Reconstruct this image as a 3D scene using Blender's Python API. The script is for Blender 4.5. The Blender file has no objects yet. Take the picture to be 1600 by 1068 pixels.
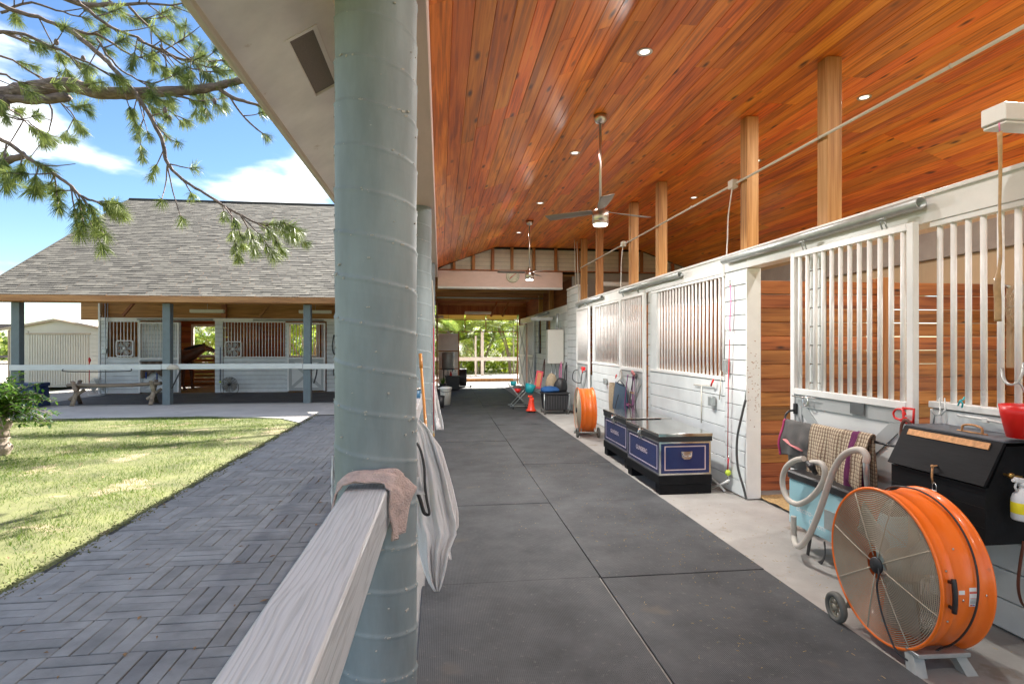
import bpy, math, random
import numpy as np
from mathutils import Vector, Matrix, Euler, noise as mnoise

random.seed(7)
rng = np.random.default_rng(7)
SC = bpy.context.scene
COL = SC.collection
R = math.radians
PI = math.pi

# ------------------------------------------------------------------ camera
YAW = math.atan(112 / 885)
cam = bpy.data.cameras.new('camera')
cam.sensor_width = 36; cam.lens = 885 / 1600 * 36
cam.shift_y = 3 / 1600
cam.clip_start = .05; cam.clip_end = 2000
camo = bpy.data.objects.new('camera', cam)
camo.location = (0, 0, 1.6); camo.rotation_euler = (R(90), 0, -YAW)
COL.objects.link(camo); SC.camera = camo

# ------------------------------------------------------------------ light
SUN = Vector((.50, .93, 1)).normalized()
SUN_EL = math.asin(SUN.z); SUN_AZ = math.atan2(SUN.x, SUN.y)
SKY_STRENGTH = .06
SUN_STRENGTH = 3.3
EXPOSURE = 2.85
sun = bpy.data.lights.new('sun', 'SUN'); sun.energy = SUN_STRENGTH; sun.angle = R(.5); sun.color = (1, .95, .86)
suno = bpy.data.objects.new('sun', sun)
suno.rotation_euler = SUN.to_track_quat('Z', 'Y').to_euler(); suno.location = (10, 20, 30)
COL.objects.link(suno)
SC.view_settings.view_transform = 'Standard'; SC.view_settings.look = 'None'
SC.view_settings.exposure = EXPOSURE; SC.view_settings.gamma = 1; SC.view_settings.use_curve_mapping = False
SC.cycles.use_denoising = True
SC.cycles.max_bounces = 8; SC.cycles.diffuse_bounces = 5; SC.cycles.glossy_bounces = 3
SC.cycles.transparent_max_bounces = 12
SC.cycles.sample_clamp_indirect = 6
SC.cycles.caustics_reflective = False; SC.cycles.caustics_refractive = False

W = bpy.data.worlds.new('World'); SC.world = W; W.use_nodes = True
nt = W.node_tree; nt.nodes.clear()
def N(nt, t, **k):
    n = nt.nodes.new(t)
    for a, b in k.items():
        if a.startswith('i_'): n.inputs[int(a[2:])].default_value = b
        else: setattr(n, a, b)
    return n
sky = N(nt, 'ShaderNodeTexSky', sky_type='NISHITA', sun_disc=False, sun_elevation=SUN_EL, sun_rotation=SUN_AZ,
        altitude=10, air_density=1.0, dust_density=.1, ozone_density=3.0)
tc = N(nt, 'ShaderNodeTexCoord')
mp = N(nt, 'ShaderNodeMapping'); mp.inputs['Scale'].default_value = (1, 1, 2.6); mp.inputs['Location'].default_value = (5.3, .7, 1.1)
nz = N(nt, 'ShaderNodeTexNoise'); nz.inputs['Scale'].default_value = 4.2; nz.inputs['Detail'].default_value = 8; nz.inputs['Roughness'].default_value = .5
rp = N(nt, 'ShaderNodeValToRGB'); rp.color_ramp.elements[0].position = .47; rp.color_ramp.elements[1].position = .64
rp.color_ramp.interpolation = 'EASE'
mx = N(nt, 'ShaderNodeMixRGB'); mx.inputs[2].default_value = (5.2, 5.3, 5.4, 1)
bg = N(nt, 'ShaderNodeBackground'); bg.inputs[1].default_value = SKY_STRENGTH
wo = N(nt, 'ShaderNodeOutputWorld')
L = nt.links.new
L(tc.outputs['Generated'], mp.inputs[0]); L(mp.outputs[0], nz.inputs['Vector']); # a few cloud banks low over the lawn side, their edges broken up by the noise
def sky_dir(px, py):
    v = Vector(((px - 800) / 885, 1, (537 - py) / 885)); v.rotate(Euler((0, 0, -YAW))); return v.normalized()
acc = nz.outputs['Fac']
for px, py, r, w in ((190, 250, .07, .10), (350, 272, .08, .13), (430, 295, .07, .11), (40, 190, .10, .08), (40, 380, .06, .08), (400, 190, .13, -.16), (100, 320, .09, -.16), (250, 175, .1, -.08), (270, 262, .03, -.06)):
    d = sky_dir(px, py)
    sc_ = N(nt, 'ShaderNodeVectorMath', operation='SUBTRACT'); sc_.inputs[1].default_value = d; L(tc.outputs['Generated'], sc_.inputs[0])
    st = N(nt, 'ShaderNodeVectorMath', operation='MULTIPLY'); st.inputs[1].default_value = (1, 1, 2.2); L(sc_.outputs[0], st.inputs[0])
    ln = N(nt, 'ShaderNodeVectorMath', operation='LENGTH'); L(st.outputs[0], ln.inputs[0])
    mr = N(nt, 'ShaderNodeMapRange', interpolation_type='SMOOTHSTEP'); mr.inputs[1].default_value = 0; mr.inputs[2].default_value = r * 1.7; mr.inputs[3].default_value = w; mr.inputs[4].default_value = 0; L(ln.outputs['Value'], mr.inputs[0])
    ad = N(nt, 'ShaderNodeMath', operation='ADD'); L(acc, ad.inputs[0]); L(mr.outputs[0], ad.inputs[1]); acc = ad.outputs[0]
L(acc, rp.inputs[0])
L(rp.outputs[0], mx.inputs[0]); sat = N(nt, 'ShaderNodeHueSaturation'); sat.inputs['Saturation'].default_value = 1.12; sat.inputs['Hue'].default_value = .502; sat.inputs['Value'].default_value = .47; L(sky.outputs[0], sat.inputs['Color']); L(sat.outputs[0], mx.inputs[1]); L(mx.outputs[0], bg.inputs[0]); L(bg.outputs[0], wo.inputs[0])

# ------------------------------------------------------------------ materials
def srgb(h):
    h = h.lstrip('#'); v = [int(h[i:i+2], 16) / 255 for i in (0, 2, 4)]
    return tuple(x / 12.92 if x <= .04045 else ((x + .055) / 1.055) ** 2.4 for x in v)
MATS = {}
def newmat(name):
    m = bpy.data.materials.new(name); m.use_nodes = True
    nt = m.node_tree; b = nt.nodes['Principled BSDF']
    MATS[name] = m
    return m, nt, b
def mat(name, col, rough=.6, metal=0, var=.12, vs=6, bump=0, bs=60, stretch=(1, 1, 1), rnd=0, coat=0, spots=None, emit=None, spec=None, detail=4, sub=None):
    """paint, plastic, metal, cloth, concrete ... : colour + uneven wear + fine relief; rnd varies it from piece to piece"""
    m, nt, b = newmat(name); L = nt.links.new
    g = N(nt, 'ShaderNodeNewGeometry'); oi = N(nt, 'ShaderNodeObjectInfo')
    mp = N(nt, 'ShaderNodeMapping'); mp.inputs['Scale'].default_value = tuple(s * vs for s in stretch)
    L(g.outputs['Position'], mp.inputs[0])
    nz = N(nt, 'ShaderNodeTexNoise'); nz.inputs['Detail'].default_value = detail; nz.inputs['Scale'].default_value = 1; nz.inputs['Roughness'].default_value = .62
    L(mp.outputs[0], nz.inputs['Vector'])
    rp = N(nt, 'ShaderNodeValToRGB')
    e = rp.color_ramp.elements
    e[0].position = .3; e[1].position = .7
    e[0].color = (*[max(0, c * (1 - var)) for c in col], 1); e[1].color = (*[min(1, c * (1 + var)) for c in col], 1)
    L(nz.outputs['Fac'], rp.inputs[0]); out = rp.outputs[0]
    if spots:
        sc_, thr, scol = spots
        n2 = N(nt, 'ShaderNodeTexNoise'); n2.inputs['Scale'].default_value = sc_; n2.inputs['Detail'].default_value = 6; n2.inputs['Roughness'].default_value = .65
        L(g.outputs['Position'], n2.inputs['Vector'])
        r2 = N(nt, 'ShaderNodeValToRGB'); r2.color_ramp.elements[0].position = thr; r2.color_ramp.elements[1].position = min(1, thr + .06)
        L(n2.outputs['Fac'], r2.inputs[0])
        m2 = N(nt, 'ShaderNodeMixRGB'); m2.inputs[2].default_value = (*scol, 1)
        L(r2.outputs[0], m2.inputs[0]); L(out, m2.inputs[1]); out = m2.outputs[0]
    if rnd:
        mr = N(nt, 'ShaderNodeMapRange'); mr.inputs[3].default_value = 1 - rnd; mr.inputs[4].default_value = 1 + rnd
        L(oi.outputs['Random'], mr.inputs[0])
        mm = N(nt, 'ShaderNodeMixRGB', blend_type='MULTIPLY'); mm.inputs[0].default_value = 1
        L(out, mm.inputs[1]); L(mr.outputs[0], mm.inputs[2]); out = mm.outputs[0]
    L(out, b.inputs['Base Color'])
    b.inputs['Roughness'].default_value = rough; b.inputs['Metallic'].default_value = metal
    if spec is not None: b.inputs['Specular IOR Level'].default_value = spec
    if coat: b.inputs['Coat Weight'].default_value = coat; b.inputs['Coat Roughness'].default_value = .12
    if emit: b.inputs['Emission Color'].default_value = (*emit[:3], 1); b.inputs['Emission Strength'].default_value = emit[3]
    if sub: b.inputs['Transmission Weight'].default_value = 0
    if bump:
        n3 = N(nt, 'ShaderNodeTexNoise'); n3.inputs['Scale'].default_value = 1; n3.inputs['Detail'].default_value = 3
        m3 = N(nt, 'ShaderNodeMapping'); m3.inputs['Scale'].default_value = tuple(s * bs for s in stretch)
        L(g.outputs['Position'], m3.inputs[0]); L(m3.outputs[0], n3.inputs['Vector'])
        bp = N(nt, 'ShaderNodeBump'); bp.inputs['Strength'].default_value = min(1, bump); bp.inputs['Distance'].default_value = .01
        L(n3.outputs['Fac'], bp.inputs['Height']); L(bp.outputs[0], b.inputs['Normal'])
    return m
def wood(name, cols, axis=1, rough=.5, coat=0, rnd=.25, fine=55, along=1.6, knots=0, bump=.15, hue=.015):
    """long grain along one axis; every board takes its own tone from the object's random number"""
    m, nt, b = newmat(name); L = nt.links.new
    g = N(nt, 'ShaderNodeNewGeometry'); oi = N(nt, 'ShaderNodeObjectInfo')
    off = N(nt, 'ShaderNodeVectorMath', operation='SCALE'); off.inputs[0].default_value = (37, 53, 29); L(oi.outputs['Random'], off.inputs['Scale'])
    ad = N(nt, 'ShaderNodeVectorMath', operation='ADD'); L(g.outputs['Position'], ad.inputs[0]); L(off.outputs[0], ad.inputs[1])
    s = [fine, fine, fine]; s[axis] = along
    mp = N(nt, 'ShaderNodeMapping'); mp.inputs['Scale'].default_value = s; L(ad.outputs[0], mp.inputs[0])
    s2 = [9, 9, 9]; s2[axis] = .8
    mp2 = N(nt, 'ShaderNodeMapping'); mp2.inputs['Scale'].default_value = s2; L(ad.outputs[0], mp2.inputs[0])
    nb = N(nt, 'ShaderNodeTexNoise'); nb.inputs['Scale'].default_value = 1; nb.inputs['Detail'].default_value = 2; L(mp2.outputs[0], nb.inputs['Vector'])
    nz = N(nt, 'ShaderNodeTexNoise'); nz.inputs['Scale'].default_value = 1; nz.inputs['Detail'].default_value = 4; nz.inputs['Distortion'].default_value = .6
    L(mp.outputs[0], nz.inputs['Vector'])
    a = N(nt, 'ShaderNodeMath', operation='MULTIPLY_ADD'); a.inputs[1].default_value = .55; L(nz.outputs['Fac'], a.inputs[0])
    a2 = N(nt, 'ShaderNodeMath', operation='MULTIPLY'); a2.inputs[1].default_value = .45; L(nb.outputs['Fac'], a2.inputs[0]); L(a2.outputs[0], a.inputs[2])
    rp = N(nt, 'ShaderNodeValToRGB'); els = rp.color_ramp.elements
    while len(els) < len(cols): els.new(.5)
    for i, c in enumerate(cols):
        els[i].position = .36 + .28 * i / (len(cols) - 1); els[i].color = (*c, 1)
    L(a.outputs[0], rp.inputs[0]); out = rp.outputs[0]
    if knots:
        s3 = [7, 7, 7]; s3[axis] = 2.2
        mk = N(nt, 'ShaderNodeMapping'); mk.inputs['Scale'].default_value = s3; L(ad.outputs[0], mk.inputs[0])
        vo = N(nt, 'ShaderNodeTexVoronoi'); vo.inputs['Scale'].default_value = 1; L(mk.outputs[0], vo.inputs['Vector'])
        rk = N(nt, 'ShaderNodeValToRGB'); rk.color_ramp.elements[0].position = .05 * knots; rk.color_ramp.elements[1].position = .15 * knots
        rk.color_ramp.elements[0].color = (1, 1, 1, 1); rk.color_ramp.elements[1].color = (0, 0, 0, 1)
        L(vo.outputs['Distance'], rk.inputs[0])
        mk2 = N(nt, 'ShaderNodeMixRGB'); mk2.inputs[2].default_value = (*[c * .25 for c in cols[0]], 1)
        L(rk.outputs[0], mk2.inputs[0]); L(out, mk2.inputs[1]); out = mk2.outputs[0]
    hs = N(nt, 'ShaderNodeHueSaturation')
    mr = N(nt, 'ShaderNodeMapRange'); mr.inputs[3].default_value = 1 - rnd; mr.inputs[4].default_value = 1 + rnd; L(oi.outputs['Random'], mr.inputs[0])
    wn = N(nt, 'ShaderNodeTexWhiteNoise', noise_dimensions='1D'); L(oi.outputs['Random'], wn.inputs['W'])
    mh = N(nt, 'ShaderNodeMapRange'); mh.inputs[3].default_value = .5 - hue; mh.inputs[4].default_value = .5 + hue; L(wn.outputs['Value'], mh.inputs[0])
    L(mr.outputs[0], hs.inputs['Value']); L(mh.outputs[0], hs.inputs['Hue']); L(out, hs.inputs['Color'])
    L(hs.outputs[0], b.inputs['Base Color'])
    b.inputs['Roughness'].default_value = rough
    if coat: b.inputs['Coat Weight'].default_value = coat; b.inputs['Coat Roughness'].default_value = .16
    bp = N(nt, 'ShaderNodeBump'); bp.inputs['Strength'].default_value = bump; bp.inputs['Distance'].default_value = .008
    L(nz.outputs['Fac'], bp.inputs['Height']); L(bp.outputs[0], b.inputs['Normal'])
    return m

m_ceil = wood('varnished_cedar', [(.44, .090, .007), (.78, .192, .014), (.95, .305, .034)], 1, .46, .10, .17, knots=1.2, hue=.010, fine=40)
m_stallboard = wood('stall_board', [(.16, .048, .010), (.35, .120, .025), (.48, .19, .048)], 0, .55, 0, .22, knots=1, fine=32)
m_stallboardY = wood('stall_board_long', [(.14, .045, .012), (.30, .105, .026), (.42, .17, .05)], 1, .55, 0, .22, knots=1)
m_post = wood('fir_post', [(.30, .13, .035), (.47, .23, .07), (.60, .34, .13)], 2, .62, 0, .12, fine=40)
m_stud = wood('stud_wood', [(.22, .07, .02), (.36, .13, .035), (.46, .19, .06)], 2, .55, 0, .15)
m_rafter = wood('rafter_wood', [(.24, .095, .035), (.42, .18, .068), (.54, .25, .10)], 0, .65, 0, .2)
m_oldwood = wood('weathered_log', [(.16, .12, .085), (.30, .24, .17), (.42, .35, .26)], 0, .85, 0, .1)
m_eave = wood('eave_board', [(.30, .13, .05), (.42, .20, .08), (.50, .26, .11)], 0, .6, 0, .08)
m_white = mat('white_painted_board', (.66, .69, .68), .42, var=.09, vs=3, rnd=.05, bump=.12, bs=40, spots=(6, .69, (.56, .53, .46)))
m_whitetrim = mat('white_trim_paint', (.80, .80, .77), .35, var=.05, vs=5, bump=.06, bs=60, spots=(9, .70, (.52, .46, .38)))
m_bar = mat('white_powder_coat_bar', (.86, .85, .82), .32, var=.06, vs=9)
m_greypanel = mat('grey_door_paint', (.42, .44, .43), .45, var=.06, vs=4, bump=.08)
m_doorwhite = mat('door_panel_paint', (.68, .69, .67), .4, var=.04, vs=4)
m_pink = mat('pinkish_beam_paint', (.72, .53, .46), .55, var=.06, vs=4, bump=.35, bs=14, stretch=(1, .25, 3))
m_soffit = mat('beige_soffit_board', (.86, .80, .755), .7, var=.09, vs=3, bump=.1, bs=30, spots=(5, .66, (.68, .58, .50)))
m_fascia = wood('fascia_paint_wood', [(.52, .45, .38), (.64, .57, .49), (.70, .63, .55)], 1, .7, 0, .03)
m_concrete = mat('worn_concrete', (.325, .31, .285), .8, var=.16, vs=2.2, bump=.25, bs=90, spots=(2.1, .6, (.26, .225, .185)), detail=8)
m_walk = mat('pale_walkway', (.50, .47, .43), .85, var=.12, vs=1.3, bump=.2, bs=60, spots=(1.6, .62, (.38, .35, .31)))
m_block = mat('grey_block_wall', (.36, .33, .29), .85, var=.14, vs=3, bump=.3, bs=60)
m_steel = mat('brushed_nickel', (.62, .58, .53), .28, 1, var=.04, vs=20)
m_galv = mat('galvanised_pipe', (.45, .48, .47), .42, .6, var=.12, vs=12)
m_chrome = mat('polished_steel', (.75, .75, .73), .16, 1, var=.03)
m_silvertop = mat('aluminium_sheet', (.62, .61, .58), .13, 1, var=.05, vs=4)
m_conduit = mat('painted_conduit', (.60, .57, .48), .45, var=.06)
m_black = mat('black_plastic', (.022, .022, .024), .45, var=.2, vs=10)
m_blackpaint = mat('worn_black_paint', (.010, .010, .011), .65, var=.3, vs=12, bump=.12, bs=60, stretch=(1, .2, 1), spots=(14, .72, (.07, .06, .05)), spec=.16)
m_dark = mat('dark_gap', (.03, .024, .02), .9)
m_navy = mat('navy_lacquer', (.014, .028, .125), .2, var=.06, coat=.3)
m_navyplastic = mat('navy_plastic', (.012, .03, .10), .5, var=.1)
m_pinkline = mat('pale_pink_line', (.62, .50, .50), .4)
m_orange = mat('orange_enamel', (.92, .175, .012), .34, var=.07, vs=4, spots=(7, .66, (.60, .15, .04)), coat=.25)
m_grill = mat('tan_wire', (.50, .42, .31), .5, .2, var=.1)
m_greymetal = mat('grey_cast_leg', (.40, .40, .37), .5, .2, var=.1)
m_tyre = mat('grey_rubber', (.12, .115, .10), .75, var=.15)
m_hub = mat('tan_plastic_hub', (.33, .29, .21), .6)
m_blade = mat('fan_blade_metal', (.46, .43, .37), .5, .2)
m_red = mat('red_plastic', (.72, .015, .012), .35, var=.06)
m_redstrap = mat('red_webbing', (.55, .035, .05), .8, var=.1, bump=.3, bs=300)
m_pinkstrap = mat('pink_webbing', (.68, .22, .38), .8, var=.1)
m_ball = mat('tennis_ball_felt', (.55, .68, .08), .95, var=.08, vs=60)
m_ltblue = mat('light_blue_enamel', (.36, .62, .68), .35, var=.03)
m_hose = mat('grey_vacuum_hose', (.50, .46, .40), .55, var=.06)
m_leather = mat('brown_leather', (.11, .035, .02), .5, var=.2)
m_brass = mat('aged_brass', (.50, .30, .09), .35, .9, var=.2)
m_rust = mat('rusty_hinge', (.50, .26, .11), .6, .4, var=.3, vs=40)
m_plasticw = mat('white_plastic', (.74, .74, .73), .4, var=.03)
m_yellow = mat('yellow_label', (.85, .70, .02), .5)
m_paper = mat('paper_label', (.78, .77, .74), .6)
m_redprint = mat('red_print', (.65, .06, .04), .6)
m_blueprint = mat('blue_print', (.08, .10, .45), .6)
m_cream = mat('cream_heater', (.66, .64, .57), .4, var=.03)
m_shed = mat('ivory_shed_metal', (.74, .70, .60), .5, var=.05, vs=2)
m_shedtrim = mat('tan_shed_trim', (.58, .46, .33), .6)
m_bluepost = mat('blue_grey_post', (.145, .185, .20), .5, var=.1, vs=5)
m_railpaint = mat('pale_rail_paint', (.66, .69, .67), .55, var=.06, vs=4)
m_towelw = mat('white_towel', (.90, .865, .85), .95, var=.05, vs=9, bump=.5, bs=220)
m_towelp = mat('pinkish_towel', (.56, .43, .39), .98, var=.14, vs=30, bump=1, bs=130)
m_greycloth = mat('grey_blanket_cloth', (.10, .095, .09), .9, var=.1, bump=.3, bs=200)
m_maroon = mat('maroon_binding', (.30, .02, .09), .85)
m_salmon = mat('salmon_binding', (.62, .22, .22), .85)
m_slate = mat('slate_blue_canvas', (.045, .085, .13), .75, var=.12)
m_teal = mat('teal_plastic', (.02, .40, .44), .45)
m_bluecloth = mat('blue_cloth', (.02, .09, .26), .85, var=.1)
m_hay = mat('hay_and_shavings', (.42, .29, .13), .95, var=.35, vs=40, bump=.9, bs=60)
m_hose2 = mat('black_garden_hose', (.05, .05, .05), .5)
m_purple = mat('purple_webbing', (.22, .04, .16), .8)
m_horse = mat('bay_horse_coat', (.15, .058, .028), .5, var=.25, vs=5, spec=.5)
m_mane = mat('black_horse_hair', (.012, .010, .010), .6)
m_blaze = mat('white_horse_marking', (.65, .6, .55), .8)
m_halterc = mat('orange_tan_halter', (.42, .15, .05), .7)
m_lamp = mat('lit_lens', (.9, .9, .86), .4, emit=(1, .93, .8, 1.2))
m_lamp2 = mat('downlight_lens', (.9, .9, .86), .4, emit=(1, .9, .75, .3))
m_tube = mat('fluorescent_lens', (.75, .75, .70), .5)
m_ply = mat('plywood_yellow', (.50, .37, .22), .6, var=.12, vs=3, stretch=(1, 1, .2), rnd=.06)

m_clockface = mat('clock_face', (.62, .60, .46), .5)
m_ribbon = mat('fly_paper', (.42, .25, .10), .45, var=.25, vs=22, coat=.2)
m_rope = mat('pale_rope', (.55, .50, .42), .9)
m_net = mat('tan_hay_net', (.42, .33, .22), .9, var=.2, vs=30)
m_clear = mat('cloudy_plastic_bag', (.60, .52, .50), .25, var=.15)
m_sand = mat('sand', (.58, .50, .40), .95, var=.1, vs=1)
m_darkroof = mat('dark_far_roof', (.06, .06, .065), .7)

# greenery
def leafmat(name, c1, c2, rough=.5, trans=.25):
    m, nt, b = newmat(name); L = nt.links.new
    g = N(nt, 'ShaderNodeNewGeometry')
    nz = N(nt, 'ShaderNodeTexNoise'); nz.inputs['Scale'].default_value = 2.5; nz.inputs['Detail'].default_value = 5
    L(g.outputs['Position'], nz.inputs['Vector'])
    ri = N(nt, 'ShaderNodeMath', operation='ADD'); L(nz.outputs['Fac'], ri.inputs[0])
    sc_ = N(nt, 'ShaderNodeMath', operation='MULTIPLY_ADD'); sc_.inputs[1].default_value = .5; sc_.inputs[2].default_value = -.25
    L(g.outputs['Random Per Island'], sc_.inputs[0]); L(sc_.outputs[0], ri.inputs[1])
    rp = N(nt, 'ShaderNodeValToRGB'); rp.color_ramp.elements[0].position = .3; rp.color_ramp.elements[1].position = .75
    rp.color_ramp.elements[0].color = (*c1, 1); rp.color_ramp.elements[1].color = (*c2, 1)
    L(ri.outputs[0], rp.inputs[0])
    L(rp.outputs[0], b.inputs['Base Color']); b.inputs['Roughness'].default_value = rough
    tr = N(nt, 'ShaderNodeBsdfTranslucent'); L(rp.outputs[0], tr.inputs[0])
    mxs = N(nt, 'ShaderNodeMixShader'); mxs.inputs[0].default_value = trans
    o = nt.nodes['Material Output']; L(b.outputs[0], mxs.inputs[1]); L(tr.outputs[0], mxs.inputs[2]); L(mxs.outputs[0], o.inputs[0])
    return m
m_needle = leafmat('pine_needles', (.10, .15, .035), (.36, .42, .12), .4, .5)
m_palm = leafmat('palm_frond', (.22, .32, .03), (.55, .60, .09), .45, .65)
m_palmd = leafmat('dark_palm_frond', (.12, .20, .04), (.34, .42, .09), .5, .6)
m_shrub = leafmat('shrub_leaf', (.04, .12, .015), (.16, .28, .03), .4, .35)
m_grass = leafmat('grass_blade', (.05, .115, .006), (.165, .24, .020), .6, .3)
m_yellowpanel = leafmat('yellow_translucent_panel', (.80, .62, .26), (.82, .64, .28), .5, .7)
m_bark = mat('pine_bark', (.17, .125, .105), .9, var=.55, vs=26, bump=1, bs=38, stretch=(.35, 1, 1), spots=(9, .62, (.26, .22, .19)))
m_trunk = mat('pale_rough_trunk', (.34, .27, .22), .95, var=.3, vs=14, bump=1, bs=25)
m_lawnsoil = mat('lawn_ground', (.115, .12, .040), .95, var=.35, vs=2.2, bump=.5, bs=60, spots=(1.2, .57, (.26, .205, .12)), detail=8)

# rubber mat: fine ribs along the aisle, dust, scuffs
def mat_rubber():
    m, nt, b = newmat('ribbed_rubber'); L = nt.links.new
    g = N(nt, 'ShaderNodeNewGeometry'); sx = N(nt, 'ShaderNodeSeparateXYZ'); L(g.outputs['Position'], sx.inputs[0])
    nz = N(nt, 'ShaderNodeTexNoise'); nz.inputs['Scale'].default_value = 2.3; nz.inputs['Detail'].default_value = 9; nz.inputs['Roughness'].default_value = .65
    L(g.outputs['Position'], nz.inputs['Vector'])
    rp = N(nt, 'ShaderNodeValToRGB'); e = rp.color_ramp.elements; e[0].position = .32; e[1].position = .72
    e[0].color = (.036, .038, .041, 1); e[1].color = (.088, .091, .095, 1); L(nz.outputs['Fac'], rp.inputs[0])
    n2 = N(nt, 'ShaderNodeTexNoise'); n2.inputs['Scale'].default_value = 1.7; n2.inputs['Detail'].default_value = 5
    off = N(nt, 'ShaderNodeMapping'); off.inputs['Location'].default_value = (4.2, 1.1, 0); L(g.outputs['Position'], off.inputs[0]); L(off.outputs[0], n2.inputs['Vector'])
    r2 = N(nt, 'ShaderNodeValToRGB'); r2.color_ramp.elements[0].position = .66; r2.color_ramp.elements[1].position = .74; r2.color_ramp.elements[1].color = (.5, .5, .5, 1); L(n2.outputs['Fac'], r2.inputs[0])
    m2 = N(nt, 'ShaderNodeMixRGB'); m2.inputs[2].default_value = (.15, .115, .08, 1); L(r2.outputs[0], m2.inputs[0]); L(rp.outputs[0], m2.inputs[1])
    n4 = N(nt, 'ShaderNodeTexNoise'); n4.inputs['Scale'].default_value = 38; n4.inputs['Detail'].default_value = 6; n4.inputs['Roughness'].default_value = .7; L(g.outputs['Position'], n4.inputs['Vector'])
    r4 = N(nt, 'ShaderNodeValToRGB'); r4.color_ramp.elements[0].position = .60; r4.color_ramp.elements[1].position = .70; L(n4.outputs['Fac'], r4.inputs[0])
    m4 = N(nt, 'ShaderNodeMixRGB'); m4.inputs[2].default_value = (.13, .125, .115, 1); L(r4.outputs[0], m4.inputs[0]); L(m2.outputs[0], m4.inputs[1])
    L(m4.outputs[0], b.inputs['Base Color']); b.inputs['Roughness'].default_value = .66; b.inputs['Specular IOR Level'].default_value = .3
    w = N(nt, 'ShaderNodeMath', operation='MULTIPLY'); w.inputs[1].default_value = 2 * PI / .0095; L(sx.outputs[0], w.inputs[0])
    s = N(nt, 'ShaderNodeMath', operation='SINE'); L(w.outputs[0], s.inputs[0])
    a = N(nt, 'ShaderNodeMath', operation='MULTIPLY_ADD'); a.inputs[1].default_value = .35; L(s.outputs[0], a.inputs[0]); L(n4.outputs['Fac'], a.inputs[2])
    bp = N(nt, 'ShaderNodeBump'); bp.inputs['Strength'].default_value = .55; bp.inputs['Distance'].default_value = .003
    L(a.outputs[0], bp.inputs['Height']); L(bp.outputs[0], b.inputs['Normal'])
    return m
m_rubber = mat_rubber()
m_paver = mat('slate_paver', (.212, .215, .217), .75, var=.24, vs=5, rnd=.12, bump=.35, bs=150, spots=(30, .66, (.20, .21, .22)), detail=8)
m_joint = mat('dark_joint_sand', (.035, .036, .033), .95, var=.3, vs=20, spots=(3, .63, (.05, .08, .02)))
# painted concrete column: chips and stains
m_column = mat('sage_column_paint', (.228, .268, .275), .55, var=.16, vs=7, stretch=(1, 1, .3), bump=.15, bs=25, spots=(30, .70, (.50, .50, .46)), detail=5)
# plaid wool
def mat_plaid():
    m, nt, b = newmat('plaid_wool'); L = nt.links.new
    g = N(nt, 'ShaderNodeNewGeometry'); sx = N(nt, 'ShaderNodeSeparateXYZ'); L(g.outputs['Position'], sx.inputs[0])
    def band(o, k, w, ph=0):
        a = N(nt, 'ShaderNodeMath', operation='MULTIPLY_ADD'); a.inputs[1].default_value = k; a.inputs[2].default_value = ph; L(o, a.inputs[0])
        f = N(nt, 'ShaderNodeMath', operation='FRACT'); L(a.outputs[0], f.inputs[0])
        l = N(nt, 'ShaderNodeMath', operation='LESS_THAN'); l.inputs[1].default_value = w; L(f.outputs[0], l.inputs[0]); return l.outputs[0]
    col = (.47, .38, .26, 1); prev = None
    for o, k, w, ph, c in ((sx.outputs[1], 38, .30, 0, (.16, .10, .07, 1)), (sx.outputs[2], 38, .30, 0, (.18, .12, .08, 1)), (sx.outputs[1], 38, .12, .5, (.60, .52, .40, 1)), (sx.outputs[1], 1.3, .10, .30, (.13, .02, .085, 1))):
        mm = N(nt, 'ShaderNodeMixRGB'); L(band(o, k, w, ph), mm.inputs[0])
        if prev: L(prev, mm.inputs[1])
        else: mm.inputs[1].default_value = col
        mm.inputs[2].default_value = c; prev = mm.outputs[0]
    L(prev, b.inputs['Base Color']); b.inputs['Roughness'].default_value = .95
    return m
m_plaid = mat_plaid()
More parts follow.
